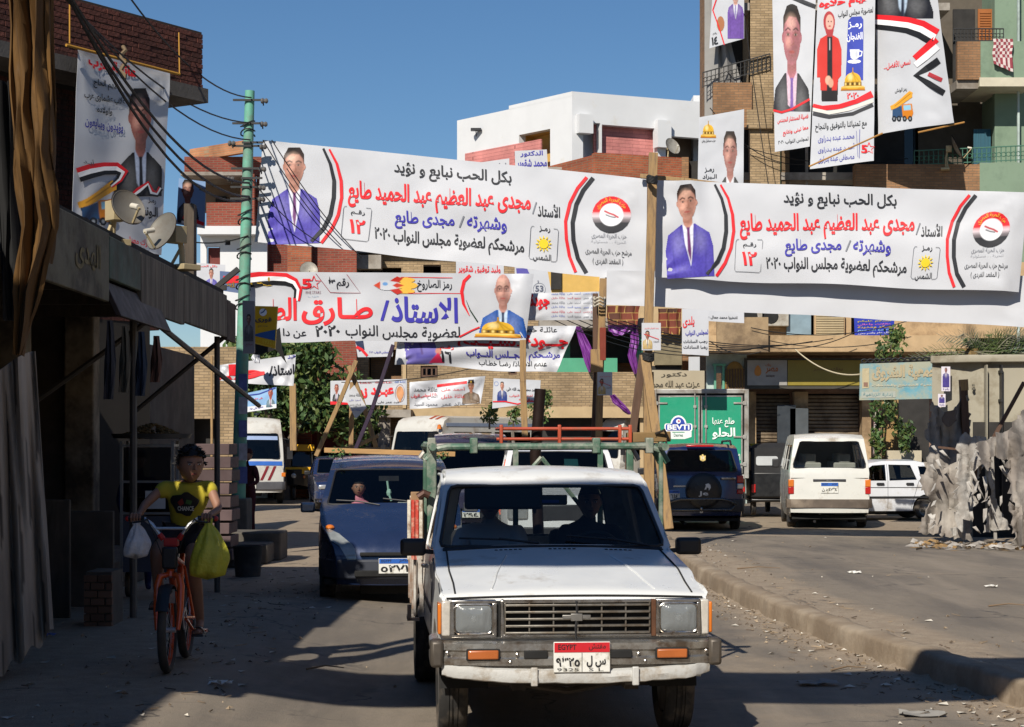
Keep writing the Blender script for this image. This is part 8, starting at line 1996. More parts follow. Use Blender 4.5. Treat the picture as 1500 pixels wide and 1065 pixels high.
# ================================================================== POLES, POSTS, WIRES
def green_pole():
	Y=33.4;b,p=at(348,745,Y),at(366,133,Y);t=thing('utility_pole','mint green utility pole with insulators at the left of the long banner','utility pole',(b.x,Y,0))
	g=mat('mint pole paint',(.13,.38,.27),.6,var=.12,scale=1.5,dirt=(.16,.22,.17),damt=.45,dscale=2);n=12
	pts=[Vector((b.x,Y,.3)).lerp(p,i/n) for i in range(n+1)];mb=MB();mb.tube(pts,[.13-.045*i/n for i in range(n+1)],14);mb.build('shaft',g,t,world=True,smooth=True)
	bp(t,'plinth',mat('grimy concrete',(.10,.09,.075),.95),b.x-.36,b.x+.22,Y-.35,Y+.3,0,.82,bev=.03)
	blk=mat('insulator',(.12,.11,.10),.5,var=.2);
	for v,s in ((148,1),(182,1),(215,1),(248,1),(275,1),(292,1),(210,-1),(262,-1)):
		c=at(366-(v-133)*.028,v,Y);mb=MB();mb.bar((c.x-.18*(s > 0)-.1,Y-.1,c.z),(c.x+.28,Y-.1,c.z),.035);mb.tube([(c.x+.26*s,Y-.1,c.z),(c.x+.26*s,Y-.1,c.z-.1)],.012,5);o=mb.build('bracket',IRON,t,world=True)
		mb=MB();mb.lathe([(0,.07),(.035,.06),(.05,.03),(.03,.0),(.055,-.03),(.04,-.06),(0,-.07)],10,Matrix.Translation((c.x+.28*s,Y-.12,c.z-.02)) @ Matrix.Rotation(R(90),4,'Y'));mb.build('insulator',blk,o,world=True,smooth=True)
	for v in (200,330,380,425,455):c=at(365-(v-133)*.03,v,Y);mb=MB();mb.tube([(c.x+.125*math.cos(a),Y+.125*math.sin(a),c.z+.03*math.sin(a*1.7)+.02*a) for a in [i*.5 for i in range(26)]],.014,5);mb.build('cable_coil',IRON,t,world=True)
	for i in range(5):c=at(355,560+34*i,Y-.2);bp(t,'pasted_bill',mat('bill%d' % (i % 2),('#59649a','#a8a8b0')[i % 2],.7,var=.25,scale=9),c.x-.07,c.x+.08,Y-.155,Y-.15,c.z-.15,c.z+.15)
green_pole()
def sag(a,b,s,n=14):return [a.lerp(b,i/n) - Vector((0,0,s*4*(i/n)*(1-i/n))) for i in range(n+1)]
GP=lambda v:at(368-(v-133)*.02,v,33.3)
wires=[((190,-4,24),GP(143),.3),((92,-6,22),GP(180),.35),((96,-6,22),GP(205),.4),((104,-4,20),GP(268),.5),((98,-6,20.5),GP(288),.55),((100,-6,20.2),GP(292),.7),
		 (None,at(1100,150,55),.0)]
wm=mat('wire',(.012,.012,.012),.7)
for i,(a,b,s) in enumerate(wires[:-1]):
	mb=MB();mb.tube(sag(at(*a),b,s),.013 if i < 3 else .02,5);tag(mb.build('overhead_wire',wm),'black wire reaching the green pole as the ' +('topmost, at its first insulator','second from the top','third from the top','fourth from the top, thick and sagging','fifth from the top, thick and sagging','lowest and most sagging')[i],'wire','overhead wires left of the green pole')
for i in range(7):
	a,b=at(780+22*i,452+3*i,45-i*.3),at(1040+30*i,520-4*i,50);mb=MB();mb.tube(sag(a,b,.35),.012,4);tag(mb.build('overhead_wire',wm),'thin black wire before the green balcony, ' +('uppermost','second from the top','third from the top','middle one','third from the bottom','second from the bottom','lowest')[i] +' of the bundle','wire','thin wires in front of the balcony')
for i,(p,q) in enumerate((((368,262),(470,356)),((385,205),(500,360)),((398,205),(530,378)))):
	mb=MB();mb.tube(sag(at(*p,33.0),at(*q,33.2),.12),.009,4);tag(mb.build('overhead_wire',wm),('lowest slack wire crossing the purple suit of the left long banner','middle slack wire crossing the suited man of the left long banner','upper slack wire crossing towards the arcs of the left long banner')[i],'wire','slack wires over the long banner')
mb=MB();mb.tube(sag(at(1165,512,53.4),at(1262,548,52),.25),.02,5);tag(mb.build('cable',mat('pale cable','#b8ac90',.7)),'pale cable looping in front of the olive bank sign','cable')
mb=MB();mb.tube(sag(at(260,350,33),GP(345),.1),.012,4);mb.tube(sag(at(500,560,44),at(880,470,44),.4),.01,4);tag(mb.build('cable',wm),'thin cable running left from the green pole under the narrow poster','cable')
def post(label,pts,Y,w,m=WOOD,name='timber_post',Y2=None):
	Y2=Y2 or Y;k=len(pts);mb=MB();P=[at(u,v,Y +(Y2-Y)*i/(k-1)) for i,(u,v) in enumerate(pts)]
	for a,b in zip(P,P[1:]):mb.bar(a,b,w,w*.8)
	return tag(mb.build(name,m,bevel=.008),label,'timber')
post('tall bare timber post between the two long banners',[(957,224),(948,545)],31.6,.15)
post('pale timber leg slanting right below the tall post',[(944,520),(962,640),(980,775)],31.4,.15,Y2=31);post('orange-brown timber leg standing behind the slanting leg',[(950,545),(951,800)],31.8,.17)
post('dark round pole leaning against the foot of the tall timber post',[(942,520),(922,670),(917,760)],32,.13,WOODD);post('horizontal timber pole along the top of the right banner',[(938,258),(1003,264),(1068,272)],32.1,.09,Y2=31.8)
for q_ in ((948,518,9,'black rubber strap binding the legs to the tall timber post'),(955,258,7,'black strap binding the crossbar to the top of the tall timber post')):
	mb=MB();mb.tube([at(q_[0]+q_[2]*math.cos(q*.5),q_[1]+q*.18+1.5*math.sin(q),31.45-.15*math.sin(q*.5)) for q in range(56)],.02,5);tag(mb.build('strap',mat('black strap',(.015,.015,.015),.8)),q_[3],'strap')
post('second timber post with a flyer, left of the tall one',[(884,408),(879,545),(876,690)],36.8,.14);post('dark red and black pole tied beside the second timber post',[(872,430),(873,560),(868,690)],37,.11,WOODD);post('square timber block spliced into the second post',[(874,512),(874,545)],36.7,.24)
post('red painted splint on the second timber post',[(883,480),(883,528)],36.65,.12,mat('red brown paint','#7a2e1c',.7,var=.2));mb=MB();[mb.tube([at(878+8*math.cos(a),437+5*i+2*math.sin(a*3),36.7-.2*math.sin(a)) for a in [q*.5 for q in range(14)]],.02,5) for i in range(3)];tag(mb.build('rope',mat('white rope','#b8b0a0',.9)),'white rope wrapped round the second timber post','rope')
post('thin timber post leaning right under the rocket banner corner',[(766,498),(766,560),(769,640)],39,.13);post('dark purple wrapped pole leaning left under the rocket banner',[(576,505),(545,600),(518,665)],39.2,.10,mat('purple wrap','#2c1c34',.7,var=.3))
t1=post('round timber leaning left, crossing two others by the far tree',[(522,528),(497,590),(463,668)],43,.12);post('round timber leaning right, crossing two others by the far tree',[(511,536),(530,585),(551,655)],43.2,.13)
post('straight timber upright behind the crossed timbers',[(516,560),(514,665)],43.6,.11);post('long stick lying across the foot of the crossed timbers',[(476,660),(520,655),(554,638)],42.8,.10);post('brown timber post below the red lettered banner',[(429,562),(430,660)],47,.16)
post('thin steel strut beside the red lettered banner',[(545,500),(552,520)],40,.03,IRON) if False else None
b=Banner('crumpled paper flyer hanging askew on the crossed timbers','flyer',[(504,580),(519,564),(537,596),(521,613)],42.6,.05,None,'flyer',6,6);names(b,510,530,578,600,4,1,(K,'#5a5ca8'));b.done()
# yellow payment sign and grey board on the green pole
t=Banner('yellow and blue payment sign fixed beside the green pole','sign',[(372,448),(407,449),(403,511),(372,503)],31.5,0,None,'sign',4,4,cloth='#d9a812',thick=.06)
t.stroke([(373,449),(406,450),(402.5,509),(373,502)],1.2,'#e8c83a').poly([(373,490),(384,487),(404,483),(403,499),(373,492)],'#2f5a9a',1).poly(circ(385.5,457.5,5.5),'#e8eaee',2).text('فورى',374,398,468,469,9,'#26324a',.03).text('لخدمات الدفع',378,392,478,478,4,'#26324a',0).text('19321',385,401,500,502,7,'#e0c43a',.03).stroke([(382,459),(386,457),(389,453)],1.4,'#26467a',3).done()
t=Banner('grey faded poster board hung on the green pole','sign',[(355,440),(373,441),(373,517),(356,518)],31.2,.005,None,'poster_board',4,6,cloth='#8d8a8c',thick=.05);t.pic(man(Paint(20,50),.5,.3,.2,.12,'#5a5658','#8a8688',None,'#7d6a66'),357,372,444,500,1).text('مرشح',360,370,505,505,5,'#8a4a5a');t.done()
cloth_strip('torn white cloth scrap above the red lettered banner',[(376,514),(374,524),(377,532)],[9,12,8],37.5,'#c9cbd0','rag','rag')
mb=MB();mb.add([at(372,503,34),at(410,480,34),at(413,510,34),at(420,533,34),at(404,512,34),at(380,520,34),at(352,517,34)],[(0,1,2,3,4,5,6)]);tag(mb.build('rag',mat('black cloth',(.01,.01,.01),.95),solid=.01),'black cloth hanging behind the yellow sign','cloth')


# plain wall closing the view under the canopy
t=thing('brick_house','low beige brick house seen under the end of the dark canopy','building',(-8.3,48,0));X=lambda u:(u-CX)*48/F;facade(t,'front_wall',(X(225),48),(X(347),48),0,CH+137*48/F,[(1.0,1.7,1.4,2.4)],B_BEIGE,.25);bp(t,'dark_interior',DARKR,X(228),X(345),48.6,48.7,0,4.1);bp(t,'post',WOOD,X(311),X(314),47.7,47.8,0,4)
for i,(u0,v0,u1,v1,s_) in enumerate(((1090,215,1330,232,.3),(1040,158,1180,240,.5),(1100,480,1330,470,.3),(1110,505,1250,488,.25),(1040,500,1115,515,.2),(1090,20,1130,300,.1))):
	mb=MB();mb.tube(sag(at(u0,v0,53.6 if i > 1 else 55.0),at(u1,v1,53.4 if i > 1 else 54.9),s_),.013,4);tag(mb.build('cable',wm),'slack black cable ' +('below the hanging posters on the right block','from the left balcony of the right block','along the air conditioners over the bank sign','just above the bank sign slab','at the corner left of the bank sign','running down the brick pier of the right block')[i],'cable')

for i,(u,v0,v1,Y,c,lab) in enumerate(((160,470,585,15.2,'#3a3a40','dark grey garment hanging under the canopy, nearest the camera'),(182,478,575,16.0,'#5c5648','dull khaki garment hanging under the canopy'),(206,486,580,16.8,'#2e3a4c','navy garment hanging under the canopy'),(228,492,560,17.6,'#6a4a3c','brown garment hanging under the canopy, farthest one'))):
	cloth_strip(lab,[(u,v0),(u+1,(v0+v1)/2),(u-1,v1)],[7,16,15],Y,c,'garment','garment',amp=.03,m=mat('garment '+c,c,.9,var=.2))
for i,(x,y,w,h,lab) in enumerate(((-4.75,15.2,.5,.55,'plump pale sack leaning at the shaded shop counter'),(-4.95,17.6,.45,.45,'slumped brown sack on the shop floor behind the counter'),(-4.4,19.6,.42,.38,'small tied sack beside the snack cart'))):
	t=thing('sack',lab,'sack',(x,y,gz(x,y)));mb=MB();mb.lathe([(0,0),(w*.42,.02),(w*.5,h*.25),(w*.46,h*.6),(w*.28,h*.85),(w*.12,h*.93),(w*.2,h*1.05),(w*.1,h)],18);mb.v=[(a+.04*noise.noise(Vector((a*6,b*6,c*5+i))),b+.04*noise.noise(Vector((a*6,b*6,c*5+9))),c) for a,b,c in mb.v];mb.build('sack_body',mat('sack%d' % i,('#8a8170','#5f4a34','#7c7464')[i],.95,var=.2,scale=8,bump=.4),t,smooth=True)
# unseen street banner, added to throw its shadow across the bonnet and the kerb
mb=MB();nx,ny=40,10
vs=[(-7.5 +9.2*i/nx,5.45 +.3*i/nx +.05*math.sin(i*.9+j*.3),7.98 - .5*(i/nx)*(1-i/nx) - 1.55*j/ny) for j in range(ny+1) for i in range(nx+1)]
mb.add(vs,[(j*(nx+1)+i,j*(nx+1)+i+1,(j+1)*(nx+1)+i+1,(j+1)*(nx+1)+i) for j in range(ny) for i in range(nx)])
tag(mb.build('banner',mat('banner cloth #d6d8dc','#d6d8dc',.42),smooth=True,solid=.004),'unseen street banner added high over the road to shade the pickup','banner')
# ================================================================== THE BOY ON HIS BICYCLE
def bicycle_and_boy():
	x0,y0=-2.46,13.15;z0=gz(x0,y0) +.0
	t=thing('bicycle','orange bicycle with a silver handlebar ridden towards the camera','bicycle',(x0,y0,z0),R(2))
	om=mat('bright orange paint',(.72,.10,.015),.28,.2,var=.08,coat=.7);sv=mat('silver tube',(.55,.56,.58),.3,.6,var=.1);rd=mat('red grip',(.45,.02,.02),.4)
	ty=mat('bicycle tyre',(.02,.02,.02),.8,var=.2,dirt=(.07,.06,.05))
	for nm,y,rr in (('front_wheel',.31,.31),('rear_wheel',1.27,.31)):
		e=bpy.data.objects.new(nm,None);COL.objects.link(e);e.parent=t;e.location=(0,y,rr);Mx=Matrix.Rotation(R(90),4,'Y')
		mb=MB();mb.lathe([(rr-.03 +.03*math.cos(a),.032*math.sin(a)) for a in [i*math.pi/5 for i in range(10)]],40,Mx,True);mb.build('tyre',ty,e,smooth=True)
		mb=MB();mb.lathe([(rr-.062,-.014),(rr-.045,-.016),(rr-.045,.016),(rr-.062,.014)],40,Mx,True);mb.build('rim',om,e,smooth=True)
		mb=MB();mb.tube([(-.06,0,0),(.06,0,0)],.02,8)
		for k in range(18):a=k*math.pi/9;s_=.03 if k % 2 else -.03;mb.tube([(s_,0,0),(0,(rr-.06)*math.cos(a),(rr-.06)*math.sin(a))],.0018,3,False)
		mb.build('hub_and_spokes',sv,e)
	P={'ft':(0,.50,.86),'fb':(0,.46,.70),'bb':(0,.92,.33),'st':(0,1.06,.80),'ra':(0,1.27,.31),'fa':(0,.31,.31)}
	mb=MB();mb.tube([(0,.53,.92),(0,.45,.68)],.03,10)
	for a,b,r in (((0,.47,.74),(0,.92,.33),.028),((0,.50,.84),(0,1.03,.74),.022),((0,.92,.33),(0,1.08,.84),.02)):mb.tube([a,b],r,10)
	for s_ in (-1,1):
		mb.tube([(s_*.02,.93,.34),(s_*.06,1.27,.31)],.014,8);mb.tube([(s_*.02,1.03,.72),(s_*.06,1.27,.31)],.012,8)
	mb.build('frame',om,t,smooth=True)
	mb=MB()
	for s_ in (-1,1):mb.tube([(s_*.02,.45,.70),(s_*.07,.42,.685),(s_*.085,.40,.62),(s_*.085,.36,.45),(s_*.075,.31,.31)],[.02,.026,.027,.024,.016],10)
	mb.build('fork',om,t,smooth=True)
	mb=MB();vs=[]
	for k in range(9):
		a=R(55 +12*k)
		for w in (-.045,-.03,0,.03,.045):vs.append((w,.31 +(.335 - abs(w)*.3)*math.cos(a),.31 +(.335 - abs(w)*.3)*math.sin(a)))
	mb.add(vs,[(k*5+i,k*5+i+1,(k+1)*5+i+1,(k+1)*5+i) for k in range(8) for i in range(4)]);mb.build('front_mudguard',M_BLACK,t,smooth=True,solid=.004)
	bar=[(-.31,.52,1.10),(-.20,.50,1.105),(-.135,.48,1.06),(-.06,.49,.955),(0,.50,.93),(.06,.49,.955),(.135,.48,1.06),(.20,.50,1.105),(.31,.52,1.10)]
	mb=MB();mb.tube(bar,.014,10);mb.build('handlebar',sv,t,smooth=True);mb=MB();mb.tube([(-.115,.48,1.03),(.115,.48,1.03)],.011,8);mb.build('handlebar_brace',sv,t,smooth=True)
	mb=MB();mb.box(-.05,.05,.46,.56,.90,.96);mb.tube([(-.085,.485,.99),(-.055,.49,.95)],.022,8);mb.tube([(.085,.485,.99),(.055,.49,.95)],.022,8);mb.build('stem',rd,t,bevel=.006)
	mb=MB();mb.box(-.055,.055,.40,.46,.74,.90);mb.build('black_pad',M_BLACK,t,bevel=.015)
	for s_ in (-1,1):
		mb=MB();mb.tube([(s_*.19,.50,1.105),(s_*.31,.52,1.10)],.019,10);mb.build('grip',M_BLACK,t,smooth=True);mb=MB();mb.ball((s_*.318,.522,1.10),.021,8,6);mb.build('grip_end',rd,t,smooth=True)
		mb=MB();mb.tube([(s_*.17,.48,1.10),(s_*.19,.44,1.085),(s_*.27,.445,1.075)],.007,6);mb.tube([(s_*.17,.48,1.1),(s_*.12,.40,1.02),(s_*.04,.42,.80),(s_*.03,.44,.66)],.004,5);mb.build('brake_lever',M_BLACK,t)
		yy,zz=.92 - s_*.0,.33 +s_*.0;mb=MB();q=(s_*.09,.92 +s_*.12,.33 - s_*.10);mb.tube([(s_*.05,.92,.33),q],.012,8);mb.box(min(q[0],q[0]+s_*.10),max(q[0],q[0]+s_*.10),q[1]-.045,q[1]+.045,q[2]-.012,q[2]+.012);mb.build('crank_and_pedal',om if s_ > 0 else rd,t)
	mb=MB();mb.lathe([(.09,-.004),(.09,.004),(.06,.004),(.06,-.004)],24,Matrix.Translation((.04,.92,.33)) @ Matrix.Rotation(R(90),4,'Y'),True);mb.build('chainring',sv,t)
	mb=MB();mb.box(-.08,.08,1.0,1.22,.87,.92);mb.build('saddle',M_BLACK,t,bevel=.025,seg=3);mb=MB();mb.box(-.05,.05,.335,.345,.50,.60);mb.build('reflector',M_CLEAR,t)
	# rider
	J={'pel':(.03,1.02,.98),'wai':(.04,.99,1.10),'che':(.06,.93,1.27),'nk':(.075,.90,1.37),'hd':(.085,.885,1.41),
		 'sl':(-.10,.90,1.335),'el':(-.235,.76,1.19),'wl':(-.25,.585,1.115),'ml':(-.255,.545,1.11),'sr':(.225,.90,1.335),'er':(.31,.77,1.16),'wr':(.265,.59,1.12),'mr':(.26,.55,1.11),
		 'hl':(-.05,1.0,.95),'kl':(-.13,.66,.86),'al':(-.135,.80,.50),'tl':(-.14,.72,.465),'hr':(.11,1.0,.95),'kr':(.13,.66,.80),'cr':(.145,.80,.56),'ar':(.15,.95,.31),'tr':(.155,.84,.262)}
	RD_={'pel':.115,'wai':.10,'che':.105,'nk':.055,'hd':.05,'sl':.042,'el':.034,'wl':.024,'ml':.022,'sr':.042,'er':.034,'wr':.024,'mr':.022,'hl':.085,'kl':.058,'al':.034,'tl':.03,'hr':.085,'kr':.056,'cr':.05,'ar':.033,'tr':.03}
	E=[('pel','wai'),('wai','che'),('che','nk'),('nk','hd'),('che','sl'),('sl','el'),('el','wl'),('wl','ml'),('che','sr'),('sr','er'),('er','wr'),('wr','mr'),('pel','hl'),('hl','kl'),('kl','al'),('al','tl'),('pel','hr'),('hr','kr'),('kr','cr'),('cr','ar'),('ar','tr')]
	p=thing('person','boy in a yellow T-shirt riding the orange bicycle with plastic bags','person',(x0,y0,z0),R(2))
	figure('body','','',None,0,J,E,RD_,M_SKIN,p,part='body')
	sub=lambda ns:{n:J[n] for n in ns}
	ye=mat('yellow T-shirt',(.46,.38,.03),.85,var=.10,scale=7,bump=.25,bscale=9)
	S2=sub(['pel','wai','che']);S2['nk']=(.072,.905,1.36);S2['sl']=(-.10,.90,1.325);S2['sl2']=(-.165,.84,1.26);S2['sr']=(.225,.90,1.325);S2['sr2']=(.265,.845,1.255);S2['pel']=(.03,1.02,1.0)
	figure('shirt','','',None,0,S2,[('pel','wai'),('wai','che'),('che','nk'),('che','sl'),('sl','sl2'),('che','sr'),('sr','sr2')],{'pel':.14,'wai':.135,'che':.138,'nk':.095,'sl':.076,'sl2':.064,'sr':.076,'sr2':.064},ye,p,part='t_shirt')
	sh={'pel':J['pel'],'hl':J['hl'],'kl':(-.115,.74,.875),'hr':J['hr'],'kr':(.125,.74,.825)}
	figure('shorts','','',None,0,sh,[('pel','hl'),('hl','kl'),('pel','hr'),('hr','kr')],{'pel':.13,'hl':.10,'kl':.078,'hr':.10,'kr':.078},mat('dark shorts',(.02,.014,.016),.85),p,part='shorts')
	# print on the chest, lying on the cloth
	mb=MB();r=random.Random(4)
	o=[(.05 +.10*math.cos(a)*(1+.2*math.sin(3*a)),1.195 +.085*math.sin(a)*(1+.15*math.cos(5*a))) for a in [i*.3 for i in range(21)]]
	fz=lambda x,z,k:(x,.93 +(z-1.27)*-.35 - .138*math.sqrt(max(.05,1-((x-.055)/.15)**2)) - .004*k,z)
	for pts,c,k in ((o,'#15171a',1),([(.0,1.21),(.04,1.24),(.05,1.20),(.02,1.18)],'#8a2c24',2),([(.07,1.23),(.11,1.22),(.10,1.19),(.06,1.20)],'#3f6a34',2)):
		v,f=fill2d([pts],frange(-.1,.2,.03),frange(1.1,1.3,.03));me=bpy.data.meshes.new('pr');me.from_pydata([fz(a,b,k*2) for a,b in v],[],f);link('shirt_print',me,mat('print '+c,c,.7),p)
	v,f,_=text2d('CHANCE',.03);me=bpy.data.meshes.new('pr');me.from_pydata([fz(-.0+.12*a,1.145+.035*b,5) for a,b in v],[],f);link('shirt_print',me,mat('print #c9c9c0','#c9c9c0',.7),p)
	head_obj(p,(.09,.865,1.485),.132,R(24),R(4),hairstyle='tuft')
	# hands closed on the grips: four fingers and a thumb each
	for s_ in (-1,1):
		for k in range(4):
			x=s_*(.225 +.021*k);q=.03;mb=MB();mb.tube([(x,.56,1.122),(x,.535,1.133),(x,.505,1.13),(x,.49,1.108),(x,.50,1.085),(x,.515,1.082)],[.010,.0105,.010,.0095,.0085,.007],8);mb.build('finger',M_SKIN,p,smooth=True)
		mb=MB();mb.tube([(s_*.235,.565,1.11),(s_*.205,.555,1.105),(s_*.195,.53,1.095),(s_*.205,.51,1.09)],[.014,.012,.011,.008],8);mb.build('thumb',M_SKIN,p,smooth=True)
	# sandals
	for s_,(fx,fy,fz_) in ((-1,(-.14,.74,.425)),(1,(.155,.87,.215))):
		mb=MB();mb.box(fx-.045,fx+.045,fy-.13,fy+.10,fz_,fz_+.018);mb.build('sandal_sole',M_BLACK,p,bevel=.008)
		mb=MB();vs=[(fx +.047*math.cos(a),fy-.05+dy,fz_+.015 +.055*math.sin(a)) for dy in (-.022,.022) for a in [i*math.pi/8 for i in range(9)]];mb.add(vs,[(i,i+1,10+i,9+i) for i in range(8)]);mb.build('sandal_strap',M_BLACK,p,solid=.005,smooth=True)
		mb=MB();mb.ball((fx,fy-.03,fz_+.033),(.036,.10,.024),10,6)
		for k in range(5):mb.ball((fx-.028+.014*k,fy-.115+.006*abs(k-1-s_*.5),fz_+.026),(.009,.018,.010),6,4)
		mb.build('foot',M_SKIN,p,smooth=True)
	# carrier bags
	for lab,c,x,w,h,m_ in (('knotted white plastic bag hanging from the left grip of the bicycle',(-.27,.50,1.07),0,.085,.25,mat('white film',(.72,.72,.74),.45,var=.08,scale=14,bump=.6,bscale=25)),('full yellow plastic bag hanging from the right grip of the bicycle',(.255,.49,1.07),.0,.125,.40,mat('yellow film',(.60,.56,.05),.38,var=.14,scale=10,bump=.6,bscale=22))):
		b=thing('plastic_bag',lab,'bag',(x0 +c[0],y0 +c[1],z0 +c[2]),0);mb=MB();n,m=30,14;vs=[]
		for j in range(m+1):
			v=j/m;rr=w*(.12 +.95*math.sin(min(1,v*1.05)**.9*math.pi*.62)**1.1 if v < .93 else .8*(1-v)/.07*.9+.08)
			for i in range(n):
				a=2*math.pi*i/n;q=rr*(1 +(.18*(1-v)+.05)*math.sin(a*7+v*3) +.10*noise.noise(Vector((math.cos(a)*2,math.sin(a)*2,v*4))));vs.append((q*math.cos(a) +.01*math.sin(v*4) +x*v,q*math.sin(a)*.75,-h*v +.012*math.sin(a*3)*v))
		mb.add(vs,[(j*n+i,j*n+(i+1) % n,(j+1)*n+(i+1) % n,(j+1)*n+i) for j in range(m) for i in range(n)] +[tuple(m*n+i for i in range(n))]);mb.build('bag_body',m_,b,smooth=True,angle=70)
		mb=MB();mb.tube([(-.02,0,-.01),(-.025,.02,.03),(0,.03,.055),(.02,.02,.03),(.02,0,-.01)],.010,6);mb.build('bag_handle',m_,b,smooth=True)
bicycle_and_boy()

# ================================================================== RIGHT SIDE: KIOSK, SIGN, RAGS, PLANTS
def foliage(name,label,cat,blobs,n,s,mats_,trunk=None,seed=1,root=None):
	"""crown of many small leaves spread through lobes; blobs are (centre, radii)"""
	t=root or thing(name,label,cat,(blobs[0][0][0],blobs[0][0][1],0));r=random.Random(seed);mb=MB()
	for i in range(n):
		c,q=blobs[r.randrange(len(blobs))];d=Vector((r.gauss(0,1),r.gauss(0,1),r.gauss(0,1))).normalized() *(r.random()**.45) *(1 +.25*noise.noise(Vector((i*.01,seed,0))))
		p=Vector((c[0]+d.x*q[0],c[1]+d.y*q[1],c[2]+d.z*q[2]));a=Vector((r.gauss(0,1),r.gauss(0,1),r.gauss(0,.7))).normalized();b=a.orthogonal().normalized();b.rotate(Matrix.Rotation(r.random()*6.3,3,a));e=a.cross(b);k=s*r.uniform(.6,1.4)
		mb.cur=r.randrange(len(mats_));mb.add([p+b*k,p+e*k*.45,p-b*k,p-e*k*.45],[(0,1,2,3)])
	o=mb.build('crown',mats_,t,world=True);o['kind']='stuff'
	if trunk:
		mb=MB()
		for pts,rr in trunk:mb.tube(pts,rr,8)
		mb.build('trunk',mat('bark',(.12,.09,.065),.9,var=.3,scale=6,bump=.5),t,world=True,smooth=True)
	return t
LF=[mat('leaf a',(.035,.075,.018),.55,var=.35,scale=2),mat('leaf b',(.06,.115,.028),.55,var=.3,scale=2),mat('leaf c',(.10,.13,.03),.55,var=.3,scale=2)]
foliage('leafy_tree','dense green tree behind the timbers at the left of the street','tree',[((-8.4,58.5,3.2),(1.5,1.2,1.3)),((-7.3,58,3.6),(1.5,1.4,1.4)),((-6.0,58,3.2),(1.5,1.3,1.3)),((-5.0,58.8,2.8),(1.1,1,1.2)),((-6.4,58.5,2.9),(1.3,1.0,.8)),((-7.8,57,4.4),(1.0,1,.7)),((-6.2,57.5,4.5),(.8,.8,.6))],9000,.12,LF,[([(-7,58,0),(-7,58,1.6),(-7.6,58,2.8),(-8.2,57.8,3.6)],[.2,.17,.11,.05]),([(-7,58,1.6),(-6.4,58,2.6),(-5.9,58,3.6)],[.13,.09,.04])],1)
for i,(u,v,Y,q,n,lab) in enumerate(((717,607,53,.28,240,'sparse bush on the ledge below the capped officer banner'),(790,598,55,.42,420,'tall sparse bush growing on the ledge left of the brick balcony front'),(752,612,54,.22,160,'low tuft of weeds behind the leaning timber on the ledge'),(1305,505,50,.42,380,'leafy climber top spilling over the faded blue signboard'))):
	c=at(u,v,Y);foliage('bush',lab,'bush',[((c.x,Y,c.z),(q,q*.6,q*1.1)),((c.x+q*.4,Y,c.z+q*.7),(q*.5,q*.5,q*.6))],n,.07,LF[1:],[([(c.x,Y,c.z-q*1.5),(c.x,Y,c.z)],[.03,.02])],10+i)
bl=[((at(u,v,45.6).x,45.6 +.2*(i % 2),at(u,v,45.6).z),(.16,.12,.28)) for i,(u,v) in enumerate(((1290,520),(1286,560),(1283,600),(1284,640),(1282,680),(1292,620),(1305,600),(1318,625),(1325,650),(1335,630),(1300,590),(1292,655),(1296,540)))]
foliage('climbing_plant','climbing plant with dark leaves round the post left of the kiosk','plant',bl,1300,.065,LF,[([(at(1284,700,45.9)),at(1285,600,45.9),at(1292,520,45.9)],[.03,.025,.02])],21)
post('peeling red and white post wrapped by the climbing plant',[(1284,590),(1281,740)],46.3,.12,mat('peeling post','#7a4a44',.8,var=.4,scale=5,dirt='#c9c4bc',damt=.6,dscale=6))
t=thing('sand_panel','ochre boards leaning behind the climbing plant','panel',(px2x(1320,42),42,0));bp(t,'board',mat('sand board','#a88a5c',.9,var=.15),px2x(1292,46.8),px2x(1335,46.8),46.8,46.85,.9,3.1);bp(t,'stall_shade_sheet',DARKR,px2x(1335,44.9),px2x(1380,44.9),46.3,46.4,0,3.4);bp(t,'lower_wall',mat('cream wall','#b8ae98',.9),px2x(1300,46),px2x(1350,46),46,46.1,0,1.6)  # the near-black sheet is painted shade under a stall
def palm():
	c=at(1440,520,40);t=thing('palm','palm fronds fanning over the beige kiosk roof','palm',(c.x,40,0));r=random.Random(3);mb=MB();d=MB()
	for k in range(46):
		a=r.uniform(-.15,math.pi+.15);L=r.uniform(.7,1.35);y=r.uniform(-.4,.4);e=Vector((math.cos(a)*L*1.5,y,.25+abs(math.sin(a))*L*.65));q=(d if k % 3 == 0 else mb);B=Vector((c.x+r.uniform(-.15,.9),40.3+r.uniform(-.2,.2),c.z+.0));m_=12
		pr=B
		for j in range(1,m_+1):
			s=j/m_;p=B +e*s +Vector((0,0,-.45*s*s*L));q.bar(pr,p,.018*(1-s)+.006);dr=(p-pr).normalized()
			for w in (-1,1):
				o=Vector((dr.z*w,.3*w*r.random(),-dr.x*w)).normalized()*.26*(1-abs(s-.45)) +dr*.16;q.add([p,p+o*.5+Vector((0,.02,.01)),p+o,p+o*.5-Vector((0,.02,.01))],[(0,1,2,3)])
			pr=p
	mb.build('fronds',mat('palm leaf',(.075,.11,.03),.5,var=.25),t,world=True)['kind']='stuff';d.build('dry_fronds',mat('palm dry',(.20,.19,.13),.6,var=.25),t,world=True)['kind']='stuff'
	mb=MB();mb.tube([(c.x-.25,40.3,0),(c.x-.25,40.3,2.4),(c.x-.25,40.3,c.z+.15)],[.2,.19,.26],10);mb.build('trunk',mat('palm trunk',(.20,.13,.05),.9,var=.35,scale=6,bump=.6),t,world=True)
palm()
